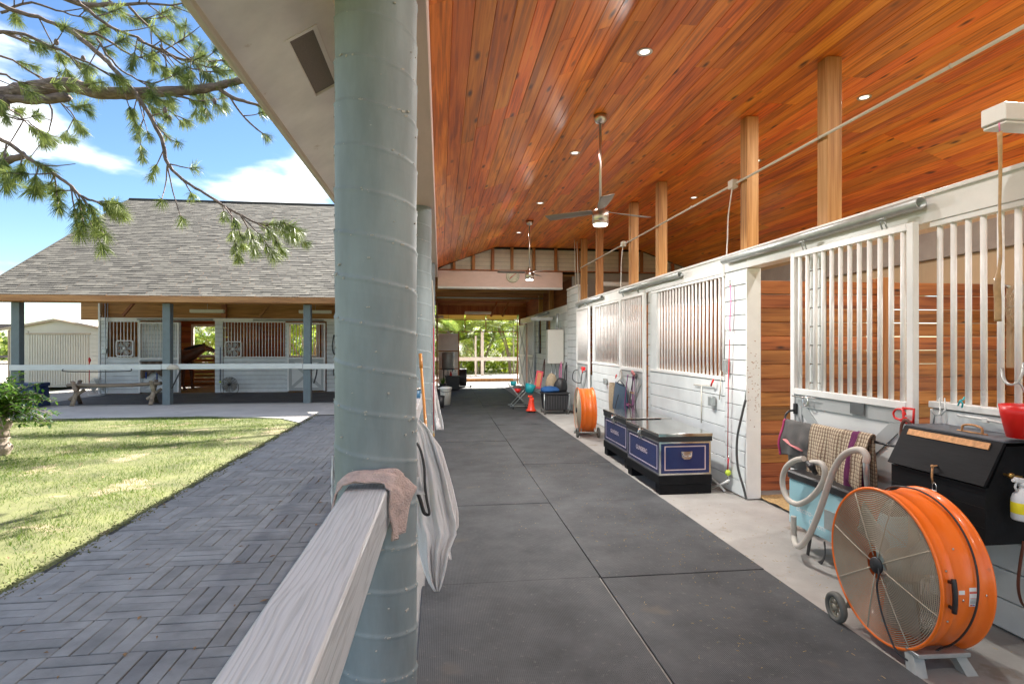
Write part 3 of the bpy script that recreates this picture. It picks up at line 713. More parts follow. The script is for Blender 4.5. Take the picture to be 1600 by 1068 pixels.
for (xa, za), (xb, zb) in zip(prof, prof[1:]):
    ln = math.hypot(xb - xa, zb - za); n = round(ln / .132); w = ln / n; ang = math.atan2(zb - za, xb - xa)
    for i in range(n):
        cx = xa + (xb - xa) * (i + .5) / n; cz = za + (zb - za) * (i + .5) / n
        ystart = 1.6 if cx < 2.2 else 2.2
        l0 = ystart + 1.2
        mb = MB(); 
        h = w / 2; pr = [(-h + .004, 0), (h - .004, 0), (h, .004), (h, .018), (-h, .018), (-h, .004)]
        ca, sa = math.cos(ang), math.sin(ang)
        rest.prism([(cx + x * ca - z * sa, -1.2, cz + x * sa + z * ca) for x, z in reversed(pr)], (0, l0 - .002, 0))
        y = ystart
        while y < CE - .01:
            l = random.choice([1.5, 1.8, 2.4, 2.4, 3.0, 3.0, 3.6, 3.6, 4.8])
            if cx > 5.0: l = max(l, 3.6)
            if y > 8: l = max(l, 3.6)
            if CE - (y + l) < 1.2: l = CE - y
            o = bpy.data.objects.new('plank', plank_mesh(w, l)); COL.objects.link(o); o.parent = ceil
            o.location = (cx - 3, y + l / 2 - 6, cz - 3.96 + random.uniform(-.0008, .0008)); o.rotation_euler = (0, -ang, 0); npl += 1
            y += l
o = obj('near_plank', rest, m_ceil, ceil, True); o['kind'] = 'stuff'
print('planks', npl)

# ---- gable end with studs, siding, pink header
mb = MB(); mb.box(-.06, 3.0, 13.74, 13.90, 2.99, 3.37, 0, .006); obj('header_beam', mb, m_pink, barn, True)
mb = MB(); mb.box(-.06, 3.0, 13.72, 13.92, 2.945, 2.987, 0, .004); obj('header_trim', mb, m_whitetrim, barn, True)
mb = MB(); mb.box(-.06, 6.4, 13.70, 13.78, 3.375, 3.40, 0, .002); obj('sill_plate', mb, m_stud, barn, True)
mb = MB(); mb.box(3.36, 6.4, 13.80, 13.94, 2.3, 3.372, 0, .004); obj('block_band', mb, m_block, barn, True)
def topz(x):
    for (xa, za), (xb, zb) in zip(prof, prof[1:]):
        if xa <= x <= xb: return za + (zb - za) * (x - xa) / (xb - xa)
    return 3.45
for k in range(6):
    z0 = 3.402 + k * .104; z1 = z0 + .098
    xs = [x for x in np.linspace(-.05, 6.35, 129) if topz(x) > z0 + .05]
    if not xs: continue
    def bx(z):
        xa = -.05 if z < 3.43 else -.062 + (z - 3.43) / .53 * 1.422; xb = 6.35 if z < 3.46 else 6.42 - (z - 3.45) / .51 * 1.47
        return xa, xb
    z1 = min(z1, 3.955); a0, b0 = bx(z0); a1, b1 = bx(z1)
    mb = MB(); mb.prism([(a0, 13.80, z0), (b0, 13.80, z0), (b1, 13.80, z1), (a1, 13.80, z1)], (0, .02, 0))
    obj('gable_board', mb, mat('cream_gable_board', (.62, .58, .46), .6, var=.08, rnd=.05) if 'cream_gable_board' not in MATS else MATS['cream_gable_board'], barn, True)
mb = MB(); mb.prism([(-.06, 13.83, 3.36), (6.4, 13.83, 3.36), (6.42, 13.83, 3.46), (4.95, 13.83, 4.0), (1.36, 13.83, 4.0), (-.06, 13.83, 3.44)], (0, .02, 0)); obj('gable_backing', mb, m_dark, barn, True)
for x in [.33, .80, 1.27, 1.74, 2.28, 2.83, 3.38, 3.93, 4.48, 5.03, 5.50, 5.85]:
    piece('gable_stud', barn, x - .035 - 3, x + .035 - 3, 13.715, 13.798, 3.402, topz(x) - .004, m_stud, .003)
# ---- support posts standing on the stall wall
for k, y in enumerate([4.34, 5.57, 7.95, 9.15, 11.2, 12.45]):
    piece('support_post', barn, 3.145 - 3, 3.275 - 3, y - .065, y + .065, 2.575, 3.957, m_post, .004)
for y in (16.3, 18.06):
    piece('support_post', barn, 3.155 - 3, 3.285 - 3, y - .07, y + .07, 1.2 if y < 17 else 1.9, 3.28, m_post, .004)
# ---- rear wall of the stalls with its concrete tie beam and openings to daylight
BX = 6.42
for k, y0 in enumerate([5.3, 9.1, 10.2]):
    y1 = min(y0 + 3.797, 13.9) if k < 1 else (10.197 if k == 1 else 13.9); w0, w1 = (y0 + 1.25, y0 + 2.75) if k != 1 else (y0 + .5, y0 + .501)
    mb = MB(); mb.box(BX, BX + .15, y0, w0, 0, 2.70); mb.box(BX, BX + .15, w1, y1, 0, 2.70); mb.box(BX, BX + .15, w0, w1, 0, 1.3); mb.box(BX, BX + .15, w0, w1, 2.25, 2.70)
    obj('rear_wall', mb, m_ply, barn, True)
    for z in np.arange(.1, 1.3, .155):
        piece('rear_board', barn, BX - .045 - 3, BX - .005 - 3, y0 + .12, y1 - .04, z, z + .145, m_stallboardY, .004)
    for z in (1.34, 2.27):
        pass
mb = MB(); mb.box(BX - .06, BX + .16, -1.2, 13.8, 2.703, 3.06, 0, .006); obj('tie_beam', mb, m_block, barn, True)
mb = MB(); mb.box(BX + .02, BX + .12, -1.2, 13.8, 3.063, 3.47); obj('plate', mb, m_ply, barn, True)
mb = MB(); mb.box(3.3, BX, 13.95, 14.05, 0, 3.3); obj('end_wall', mb, m_block, barn, True)

# ================================================================== wall builder (local: x along, front face at y=0 facing -y, z up)
def siding(root, x0, x1, z0, z1, step=.172, y=0, th=.019, m=None):
    n = max(1, round((z1 - z0) / step)); st = (z1 - z0) / n
    mb = MB(); mb.box(x0 + .002, x1 - .002, y + .012, y + .05, z0, z1); obj('backing', mb, MATS['siding_groove'], root)
    for i in range(n):
        d = random.uniform(-.0012, .0012)
        piece('siding_board', root, x0, x1, y - .006 + d, y + th - .006 + d, z0 + i * st + .0035, z0 + (i + 1) * st - .0035, m or m_white, .004, (R(-1.2), 0, 0))
MATS['siding_groove'] = mat('siding_groove', (.20, .19, .17), .8); 
def bars(root, x0, x1, z0, z1, sp=.1, y=.03, r=.0170, m=None):
    n = max(2, round((x1 - x0) / sp)); s_ = (x1 - x0) / n
    for i in range(n):
        o = rod('bar', root, x0 + (i + .5) * s_, y, z0, z1, r, m or m_bar)
        if random.random() < .3: o.rotation_euler = (random.uniform(-.003, .003), random.uniform(-.004, .004), 0)
def door(label, root_loc, rz, w, h0=.05, sill=1.13, top=2.33, nb=12, group=None, r=.0165):
    d = thing('sliding_stall_door', label, 'stall door', root_loc, rz, group)
    t = .045; f = .055
    for x0, x1 in ((0, f), (w - f, w)): piece('stile', d, x0, x1, -t, 0, h0, top + .045, m_whitetrim, .003)
    piece('top_rail', d, f + .001, w - f - .001, -t, 0, top, top + .045, m_whitetrim, .003)
    piece('sill_rail', d, f + .001, w - f - .001, -t - .004, 0, sill, sill + .05, m_whitetrim, .003)
    bars(d, f, w - f, sill + .05, top, (w - 2 * f) / nb, -t / 2, r)
    # kick panel: pale triangles behind a grey frame and cross
    mb = MB(); mb.box(f, w - f, -.018, -.004, h0 + .01, sill - .001); obj('kick_panel', mb, m_doorwhite, d)
    a = .10; zt = sill - .002; zb = h0 + .012
    piece('cross_frame', d, f, w - f, -.032, -.019, zt - a, zt, m_greypanel, .002); piece('cross_frame', d, f, w - f, -.032, -.019, zb, zb + a, m_greypanel, .002)
    piece('cross_frame', d, f, f + a * .8, -.032, -.019, zb + a + .001, zt - a - .001, m_greypanel, .002); piece('cross_frame', d, w - f - a * .8, w - f, -.032, -.019, zb + a + .001, zt - a - .001, m_greypanel, .002)
    X0, X1, Z0, Z1 = f + a * .8, w - f - a * .8, zb + a, zt - a; L_ = math.hypot(X1 - X0, Z1 - Z0); an = math.atan2(Z1 - Z0, X1 - X0)
    for k, sg in enumerate((1, -1)):
        mb = MB()
        # a diagonal clipped square to the opening
        hw = .045; dx = hw / math.sin(an); dz_ = hw / math.cos(an)
        if sg > 0: pts = [(X0, Z0), (X0 + dx, Z0), (X1, Z1 - dz_), (X1, Z1), (X1 - dx, Z1), (X0, Z0 + dz_)]
        else: pts = [(X1, Z0), (X1, Z0 + dz_), (X0 + dx, Z1), (X0, Z1), (X0, Z1 - dz_), (X1 - dx, Z0)]
        y_ = -.0305 if k == 0 else -.0285
        mb.prism([(x, y_, z) for x, z in pts], (0, .010, 0)); obj('cross_brace', mb, m_greypanel, d)
    return d
def tracktube(parent, x0, x1, y, z, r, m=None, world=False):
    mb = MB(); n = 20
    mb.lathe([(r, 0), (r, x1 - x0), (r - .006, x1 - x0), (r - .006, x1 - x0 - .08), (0, x1 - x0 - .08)], n, (x0, y, z), Euler((0, R(90), 0)))
    o = obj('track_tube', mb, m or m_galv, parent)
    mb = MB(); mb.cyl((x0 - .002, y, z), (x0 + .002, y, z), r, n); obj('track_cap', mb, m_galv, o)
    return o

# ================================================================== stall front along the aisle (x = 3.12)
WX = 3.12; Y0 = 22.0
sw = thing('stall_front_wall', 'white boarded stall front with barred grilles along the right of the aisle', 'stall wall', (WX, Y0, 0), R(-90))
def S(y): return Y0 - y            # world Y -> local x
# kick boards
for ya, yb in ((1.2, 3.27), (5.905, 8.15), (9.45, 11.40)):
    siding(sw, S(yb), S(ya), .01, 1.19, .17)
for ya, yb in ((4.32, 4.46), (5.47, 5.90), (8.155, 8.24), (9.36, 9.445)):
    siding(sw, S(yb), S(ya), .01, 2.375, .155, 0 if ya > 5 else .0)
# jamb faces (thickness seen from the opening)
piece('jamb', sw, S(5.47), S(5.455), -.008, .15, .01, 2.375, m_whitetrim, .003)
mb = MB()
for _ in range(60):
    z = random.gauss(1.15, .22); x = S(5.463) + random.uniform(-.006, .006); y = random.uniform(.0, .13)
    mb.obox((S(5.4545), y, z), (.0012, random.uniform(.004, .014), random.uniform(.003, .008)), Euler((random.uniform(-.6, .6), 0, 0)))
o = obj('chewed_mark', mb, m_stud, sw); o['kind'] = 'stuff'
piece('jamb', sw, S(4.475), S(4.462), -.004, .15, .01, 2.375, m_stud, .003)
siding(sw, S(12.52), S(11.405), .01, .95, .17); 
# header boards on top of everything
for ya, yb in ((1.2, 5.45), (5.452, 9.3), (9.302, 12.5), (13.65, 22.0)):
    piece('header_board', sw, S(yb), S(ya), -.012, .15, 2.38, 2.57, m_whitetrim, .004)
piece('header_edge', sw, S(12.5), S(1.2), -.028, -.013, 2.545, 2.572, m_whitetrim, .003)
# sills under grilles
for ya, yb in ((1.2, 3.27), (5.905, 8.15), (9.45, 11.40)):
    piece('sill_board', sw, S(yb), S(ya), -.016, .06, 1.195, 1.235, m_whitetrim, .004)
    piece('head_rail', sw, S(yb), S(ya), -.006, .05, 2.345, 2.378, m_whitetrim, .003)
bars(sw, S(3.27), S(1.3), 1.235, 2.345, .1, .02)
bars(sw, S(7.90), S(5.92), 1.235, 2.345, .098, .02, .0140)
piece('stile', sw, S(8.15), S(7.90), -.004, .04, 1.237, 2.343, m_white, .003)
bars(sw, S(11.22), S(9.66), 1.235, 2.345, .092, .02, .0115)
piece('stile', sw, S(9.655), S(9.45), -.004, .04, 1.237, 2.343, m_white, .003)
piece('stile', sw, S(11.40), S(11.225), -.004, .04, 1.237, 2.343, m_white, .003)
# big pilaster where the aisle meets the cross barn
siding(sw, S(13.62), S(12.53), .01, 2.90, .152, -.03)
piece('pilaster_cap', sw, S(13.64), S(12.51), -.05, .2, 2.905, 2.945, m_whitetrim, .004)
piece('pilaster_side', sw, S(12.53), S(12.515), -.03, .2, .01, 2.90, m_white, .003)
# beyond the pilaster
siding(sw, S(19.8), S(13.65), .01, 1.30, .17)
for ya, yb in ((13.66, 15.9), (16.6, 17.4), (17.9, 19.8)):
    siding(sw, S(yb), S(ya), 1.302, 2.378, .17)
mb = MB()
tracktube(sw, S(5.80), S(3.26), -.075, 2.50, .040)
tracktube(sw, S(9.38), S(6.95), -.065, 2.49, .036)
tracktube(sw, S(12.5), S(10.5), -.065, 2.49, .036)
tracktube(sw, S(18.1), S(15.9), -.065, 2.49, .036)
# dark inside wall boards behind the opening beyond the pilaster
D0 = door('white sliding stall door with tall bars, pushed open beside the nearest stall', (WX - .055, 4.585, 0), R(-90), 1.29, .05, 1.17, 2.34, 12, 'sliding stall doors along the aisle', .0165)
D1 = door('closed barred stall door carrying a navy bag and purple halters', (WX - .035, 9.38, 0), R(-90), 1.16, .05, 1.17, 2.34, 11, 'sliding stall doors along the aisle', .0125)
D2 = door('closed barred stall door behind the farther orange fan', (WX - .035, 12.50, 0), R(-90), 1.06, .05, 1.17, 2.34, 11, 'sliding stall doors along the aisle', .0105)
D3 = door('far barred stall door next to the cross braced door by the exit', (WX - .035, 19.75, 0), R(-90), 1.3, .05, 1.17, 2.34, 12, 'sliding stall doors along the aisle', .0165)
# hangers for the near door
for d, w in ((D0, 1.29), (D1, 1.16), (D2, 1.06)):
    for x in (.18, w - .25):
        mb = MB(); mb.tube([(x - .02, -.03, 2.385), (x - .02, -.05, 2.44), (x + .02, -.05, 2.44), (x + .02, -.03, 2.385)], .006, 6); mb.cyl((x - .035, -.06, 2.455), (x + .035, -.06, 2.455), .008, 8)
        obj('hanger', mb, m_galv, d)
# the solid double cross-braced door near the exit
xd = thing('cross_braced_door', 'tall pale door with two dark lined crosses, nearest the far exit', 'door', (WX - .05, 21.85, 0), R(-90))
mb = MB(); mb.box(0, 1.75, -.04, 0, .05, 2.30, 0, .004); obj('panel', mb, m_white, xd)
for z0, z1 in ((.12, 1.15), (1.22, 2.24)):
    for a, b_ in (((.12, z0), (1.63, z1)), ((.12, z1), (1.63, z0))):
        L_ = math.hypot(b_[0] - a[0], b_[1] - a[1]); an = math.atan2(b_[1] - a[1], b_[0] - a[0])
        mb = MB(); mb.obox(((a[0] + b_[0]) / 2, -.049, (a[1] + b_[1]) / 2), (L_ * .97, .014, .10), Euler((0, -an, 0)), 0, .003); 
        o = obj('cross_brace', mb, m_greypanel, xd)
for z in (.06, 1.155, 2.245): piece('rail', xd, .0, 1.75, -.062, -.057, z, z + .06, m_whitetrim, .002)

# ---- partitions between stalls (boards with light gaps)
def partition(y, label, n=15, x0=3.28, x1=6.36, step=.150):
    p = thing('stall_partition', label, 'partition', (x0, y, 0), 0, 'brown board partitions between the stalls')
    W_ = x1 - x0
    for i in range(n):
        gap = random.choice([.004, .006, .009, .012]); z0 = .03 + i * step
        o = piece('board', p, 0, W_, 0, .038, z0 + gap / 2, z0 + step - gap / 2, m_stallboard, .004)
        o.rotation_euler = (0, random.uniform(-.0008, .0008), random.uniform(-.001, .001))
    piece('post', p, W_ * .5 - .05, W_ * .5 + .05, -.075, -.002, .0, 2.32, m_stud, .004)
    piece('post', p, W_ * .5 - .05, W_ * .5 + .05, .041, .12, .0, 2.32, m_stud, .004)
    return p
partition(5.66, 'brown gapped board partition behind the nearest open stall doorway')
partition(9.46, 'brown gapped board partition seen through the long middle grille')
partition(13.2, 'brown gapped board partition beyond the third stall door')
# ================================================================== CROSS BARN
CX0 = -11.43
xb = thing('cross_barn', 'grey shingled stable barn across the lawn with a porch and white boarded stalls', 'barn', (-5, 19, 0))
EY, EZ, RY, RZ_ = 15.55, 2.80, 22.7, 6.92
SL = (RZ_ - EZ) / (RY - EY)
# decking and rafters
mb = MB()
mb.prism([(CX0, EY, EZ), (-1.18, EY, EZ), (-1.18, RY, RZ_), (CX0, RY, RZ_)], (0, 0, .04))
yv = 17.45; zv = EZ + SL * (yv - EY)
mb.prism([(-1.178, yv, zv), (9, yv, zv), (9, RY, RZ_), (-1.178, RY, RZ_)], (0, 0, .04))
mb.prism([(CX0, RY + .002, RZ_), (9, RY + .002, RZ_), (9, 25.2, RZ_ - SL * 2.5), (CX0, 25.2, RZ_ - SL * 2.5)], (0, 0, .04))
obj('roof_deck', mb, m_rafter, xb, True)
# shingles: every tab a piece of geometry, joined
L_ = math.hypot(RY - EY, RZ_ - EZ); ux = np.array([0, (RY - EY) / L_, (RZ_ - EZ) / L_]); nn = np.array([0, -ux[2], ux[1]])
exp_ = .143; rows = int(L_ / exp_) + 1
V = []; F = []; T = []
for r in range(rows):
    s0 = r * exp_ - .03; s1 = min(s0 + exp_ + .02, L_)
    x = CX0 - .035
    xend = -1.14 if s0 * ux[1] + EY < 17.4 else 8.9
    while x < xend:
        w = rng.uniform(.16, .34) * (rng.random() * .8 + .2 if x < CX0 else 1); x1 = min(x + w, xend); h = .008 + rng.choice([0, .006, .006, .010])
        base = np.array([0, EY, EZ + .042])
        def P3(xx, s, hh): p = base + ux * s + nn * hh; return (xx, p[1], p[2])
        o = len(V)
        V += [P3(x + .002, s0, 0), P3(x1 - .002, s0, 0), P3(x1 - .002, s0, h), P3(x + .002, s0, h), P3(x1 - .002, s1, .004), P3(x + .002, s1, .004)]
        F += [(o, o + 1, o + 2, o + 3), (o + 3, o + 2, o + 4, o + 5)]
        t = rng.random(); T += [max(0, t * .5 - .1), t]
        x = x1
me = bpy.data.meshes.new('shingle'); me.from_pydata(V, [], F); me.materials.append(m_shingle)
at = me.attributes.new('tint', 'FLOAT', 'FACE'); at.data.foreach_set('value', np.array(T, dtype=np.float32)); me.update()
o = obj('shingle', me, [], xb, True); o['kind'] = 'stuff'
mb = MB(); mb.tube([(CX0 - .05, RY, RZ_ + .06), (9, RY, RZ_ + .06)], .045, 6); obj('ridge_cap', mb, m_shingle, xb, True)
piece('eave_board', xb, CX0 + 5, -1.2 + 5, EY - .04 - 19, EY - 19, EZ - .13, EZ + .03, m_eave, .004)
mb = MB(); 
mb.prism([(CX0 - .03, EY - .04, EZ - .12), (CX0 - .03, EY - .04, EZ + .06), (CX0 - .03, RY, RZ_ + .085), (CX0 - .03, RY, RZ_ - .10)], (-.02, 0, 0)); obj('rake_board', mb, m_shingle, xb, True)
piece('porch_beam', xb, CX0 + .3 + 5, -1.2 + 5, 15.84 - 19, 15.98 - 19, 2.66, 2.80, m_rafter, .004)
for x in np.arange(-11.2, -1.2, .61):
    mb = MB(); mb.prism([(x, EY + .02, EZ - .12), (x, EY + .02, EZ - .01), (x, 19.4, EZ + SL * (19.4 - EY) - .01), (x, 19.4, EZ + SL * (19.4 - EY) - .14)], (.04, 0, 0))
    obj('rafter', mb, m_rafter, xb, True)
# posts and rail of the porch
PX = [-10.68, -7.10, -3.56]
for x in PX:
    piece('porch_post', xb, x - .095 + 5, x + .095 + 5, 15.80 - 19, 15.99 - 19, 0.0, 2.66, m_bluepost, .006)
fr = thing('porch_rail', 'pale painted rail board running between the blue grey porch posts', 'rail', (-7, 15.78, 0))
for xa, xb_, d in ((-10.78, -7.20, 0), (-7.19, -3.66, .008), (-3.65, -.6, -.004)):
    o = piece('rail_board', fr, xa + 7, xb_ + 7, -.04, .0, .93 + d, 1.07 + d, m_railpaint, .005)
# dark upper inside wall over the stall line
mb = MB(); mb.box(-11.3, -.5, 19.52, 19.56, 2.36, 4.9); obj('inner_gable_boarding', mb, m_rafter, xb, True)
for x in (-6.98, -3.2):
    piece('king_post', xb, x - .07 + 5, x + .07 + 5, 19.40 - 19, 19.51 - 19, 2.42, 4.8, m_eave, .004)
for x0, d in ((-5.4, 1), (-9.5, 1), (-2.6, -1)):
    mb = MB(); mb.obox((x0, 19.2, 3.0), (.08, .08, 1.3), Euler((0, R(38 * d), 0)), 0, .004); obj('knee_brace', mb, m_rafter, xb, True)
# stall line wall
cw = thing('cross_barn_stall_wall', 'white boarded stall front under the far porch with barred upper grilles', 'stall wall', (-10.6, 19.3, 0))
def C(x): return x + 10.6
siding(cw, C(-10.6), C(-9.46), .03, 1.14, .135)
siding(cw, C(-9.44), C(-8.28), .03, 2.30, .135, .10)
siding(cw, C(-6.94), C(-5.03), .03, 1.14, .135)
siding(cw, C(-7.20), C(-6.96), .03, 2.36, .135)
siding(cw, C(-3.72), C(-.30), .03, 2.36, .135)
siding(cw, C(-10.60), C(-10.40), 1.142, 2.36, .135)
siding(cw, C(-5.03), C(-4.955), .03, 2.30, .135)
piece('header_board', cw, C(-10.62), C(-.3), -.015, .1, 2.34, 2.43, m_whitetrim, .004)
for a, b_ in ((-10.38, -9.46), (-6.94, -5.03)):
    piece('sill_board', cw, C(a), C(b_), -.02, .05, 1.145, 1.185, m_whitetrim, .003)
    piece('head_rail', cw, C(a), C(b_), -.012, .04, 2.295, 2.338, m_whitetrim, .003)
    bars(cw, C(a), C(b_), 1.185, 2.295, .097, .01, .014)
tracktube(cw, C(-9.5), C(-7.25), -.07, 2.37, .025); tracktube(cw, C(-6.0), C(-3.8), -.07, 2.37, .025)
piece('corner_board', cw, C(-10.66), C(-10.605), -.03, .12, .03, 2.9, m_whitetrim, .003)
# side wall of the stalls, so the barn is closed at its left end
mb = MB(); mb.box(-10.62, -10.55, 19.45, 23.3, .03, 4.6); obj('end_wall', mb, m_stallboardY, xb, True)
door('open white barred stall door of the cross barn with a brown blanket hung on it', (-9.46, 19.27, 0), 0, 1.20, .06, 1.11, 2.24, 12, 'doors of the cross barn stalls', .013)
door('closed white barred door of the cross barn with a palm filled window behind', (-4.95, 19.27, 0), 0, 1.20, .06, 1.11, 2.24, 12, 'doors of the cross barn stalls', .013)
# rear wall with windows, inner partitions in brown boards
RW = 23.3
def rear(xa, xb2, wx0, wx1, wz0, wz1):
    for x0, x1, z0, z1 in ((xa, wx0, 0, 4.2), (wx1, xb2, 0, 4.2), (wx0, wx1, 0, wz0), (wx0, wx1, wz1, 4.2)):
        if x1 - x0 < .01: continue
        n = max(1, round((z1 - z0) / .15)); st = (z1 - z0) / n
        if z1 > 4:
            mb = MB(); mb.box(x0, x1, RW + .041, RW + .06, z0, z1); obj('boarding_back', mb, m_rafter, xb, True)
        for i in range(n):
            zz = z0 + i * st
            if zz > 2.7: continue
            piece('rear_board', xb, x0 + 5, x1 + 5, RW - 19, RW + .04 - 19, zz + .003, zz + st - .003, m_stallboard, .003)
    for x0, x1, z0, z1 in ((wx0 - .09, wx0, wz0 - .09, wz1 + .09), (wx1, wx1 + .09, wz0 - .09, wz1 + .09)):
        piece('window_frame', xb, x0 + 5, x1 + 5, RW - .03 - 19, RW + .05 - 19, z0, z1, m_whitetrim, .004)
    for z0 in (wz0 - .09, wz1):
        piece('window_frame', xb, wx0 + 5, wx1 + 5, RW - .03 - 19, RW + .05 - 19, z0, z0 + .09, m_whitetrim, .004)
p0 = onY(303, 510, RW); p1 = onY(345, 553, RW)
rear(-10.6, -6.9, p0.x, p1.x + .35, 1.18, p0.z)
p2 = onY(453, 507, RW); p3 = onY(495, 555, RW)
rear(-6.9, -3.2, p2.x, p3.x, 1.14, p2.z)
for x in (-6.98, -3.25):
    for i in range(15):
        piece('partition_board', xb, x + 5 - .02, x + 5 + .02, 19.45 - 19, 23.28 - 19, .03 + i * .15, .174 + i * .15, m_stallboardY, .003)
mb = MB(); mb.box(-3.2, -.3, RW, RW + .05, 0, 4.2); obj('rear_boarding', mb, m_rafter, xb, True)

# ---- aisle end: flat joisted ceiling under the cross roof, exit frame
mb = MB(); mb.box(-.45, 6.4, 13.93, 22.1, 3.30, 3.33); obj('loft_deck', mb, m_rafter, xb, True)
for k, y in enumerate(np.arange(14.6, 22, .82)):
    piece('joist', xb, -.44 + 5, 3.1 + 5, y - 19, y + .05 - 19, 3.08, 3.297, m_rafter, .004)
for x0, x1, y0, y1 in ((2.05, 1.75, 19.8, 19.8), (2.45, 2.15, 19.8, 19.8)):
    mb = MB(); mb.tube([(x0, 19.7, 3.28), (x1, 19.7, 2.55)], .035, 4); obj('loft_brace', mb, m_stud, xb, True)
mb = MB(); mb.tube([(-.1, 17, 2.98), (3.1, 17, 2.98)], .02, 8); obj('pipe', mb, m_galv, xb, True)
ef = thing('exit_doorway', 'brown framed far doorway with clear transom panes opening on palms', 'doorway', (1.5, 22.0, 0))
def E_(a, b_, z0, z1, n='frame', m=m_stud, y0=0, y1=.07, b=.003): return piece(n, ef, a - 1.5, b_ - 1.5, y0, y1, z0, z1, m, b)
E_(-.12, 3.05, 2.74, 3.29, 'header_boarding', m_stud)
for x0, x1 in ((-.08, .93), (.97, 1.74), (1.78, 2.98)): E_(x0, x1, 2.56, 2.72, 'transom_panel', m_yellowpanel, .03, .045, .001)
for z in (2.52, 2.722, 2.06): E_(-.12, 3.02, z, z + .03)
for x in (-.12, .935, 1.745, 2.985): E_(x, x + .03, 2.092, 2.518)
E_(.685, .73, .02, 2.058); E_(2.985, 3.03, .02, 2.058)
mg = bpy.data.materials.new('transom_glass'); mg.use_nodes = True; b_ = mg.node_tree.nodes['Principled BSDF']
b_.inputs['Base Color'].default_value = (.9, .92, .9, 1); b_.inputs['Roughness'].default_value = .02; b_.inputs['Alpha'].default_value = .06
for x0, x1 in ((-.088, .933), (.967, 1.743), (1.777, 2.983)): E_(x0, x1, 2.093, 2.517, 'pane', mg, .03, .034, 0)
# pale door leaf at its left
for z0, z1 in ((.05, .62), (.66, 1.30), (1.34, 2.0)): E_(-.08, .68, z0, z1, 'leaf_panel', m_whitetrim, .02, .05)
for z in (.622, 1.302): E_(-.08, .68, z, z + .036, 'leaf_rail', m_stud, .015, .055)
mb = MB(); mb.box(-.1, 3.1, 24.05, 24.2, .002, .13, 0, .01); tag(obj('timber_kerb', mb, m_stud), 'low brown timber kerb lying just outside the far exit', 'kerb')
# wall on the left of that end aisle
mb = MB(); mb.box(-.14, -.09, 19.3, 22.0, 0, 3.29); obj('aisle_left_wall', mb, m_stallboardY, xb, True)
mb = MB(); mb.box(3.055, 3.60, 22.0, 22.06, 2.2, 3.29); obj('corner_boarding', mb, m_stallboard, xb, True)
mb = MB(); mb.box(3.34, 3.40, 14.06, 21.99, 0, 3.29); obj('aisle_right_boarding', mb, m_stallboardY, xb, True)
mb = MB(); mb.box(-.60, -.14, 13.9, 14.2, 2.95, 3.29); obj('bearer', mb, m_rafter, xb, True)
# outdoor paddock fence behind
pf = thing('paddock_fence', 'white post and rail fence just outside the far exit', 'fence', (1.5, 26.2, .12))
for x, w in ((1.93, .13), (1.62, .08), (-1.2, .12), (5.0, .12)): piece('post', pf, x - w / 2 - 1.5, x + w / 2 - 1.5, -w / 2, w / 2, 0, 2.05 if w > .11 else 1.85, m_whitetrim, .006)
for z in (.70,): piece('rail', pf, -2.7, 3.43 - 1.5, -.12, -.07, z, z + .17, m_whitetrim, .005)
piece('rail', pf, 3.44 - 1.5, 4.5, -.12, -.07, .70, .87, m_whitetrim, .005)

# ---- shed left of the cross barn
sh = thing('garden_shed', 'ivory metal shed with ribbed double door and low gable', 'shed', (-13.6, 22.2, 0))
x0, x1 = -1.62, 1.42
mb = MB(); mb.box(x0, x1, .05, 3.0, .05, 2.08); obj('body', mb, m_shed, sh)
for side in (-1, 1):
    xs = (x0, -1.0) if side < 0 else (1.02, x1)
    for i in range(13): piece('wall_panel', sh, xs[0] + .002, xs[1] - .002, .02, .049, .10 + i * .152, .10 + (i + 1) * .152 - .008, m_shed, .004)
for i in range(24):
    w = 2.0 / 24; piece('door_rib', sh, -.99 + i * w, -.99 + i * w + w * .62, .005, .03, .12, 1.93, m_shed, .008)
mb = MB(); mb.box(-1.0, 1.01, .031, .048, .10, 1.94); obj('door_sheet', mb, m_shed, sh)
mb = MB(); mb.box(-1.06, 1.06, -.01, .045, 1.945, 1.99); obj('door_header', mb, m_shedtrim, sh)
for x in (x0 - .02, x1 - .03): mb = MB(); mb.box(x, x + .05, .0, .06, .05, 2.08); obj('corner_trim', mb, m_shedtrim, sh)
mb = MB(); mb.prism([(x0 - .1, .03, 2.08), (x1 + .1, .03, 2.08), (-.1, .03, 2.42)], (0, 2.9, 0)); obj('gable', mb, m_shed, sh)
for sg in (-1, 1):
    e = x0 - .28 if sg < 0 else x1 + .28
    mb = MB(); mb.prism([(e, -.08, 2.06), (e, -.08, 2.13), (-.1, -.08, 2.50), (-.1, -.08, 2.42)], (0, .1, 0)); obj('roof_trim', mb, m_shedtrim, sh)
    mb = MB(); mb.prism([(e, .03, 2.12), (-.1 - .001 * sg, .03, 2.49), (-.1 - .001 * sg, 3.1, 2.49), (e, 3.1, 2.12)], (0, 0, .03)); obj('roof_sheet', mb, m_shed, sh)
mb = MB(); mb.box(1.46, 1.60, .1, .2, .05, 2.15); tag(obj('timber_post', mb, m_post, sh), 'brown board post between the shed and the cross barn')
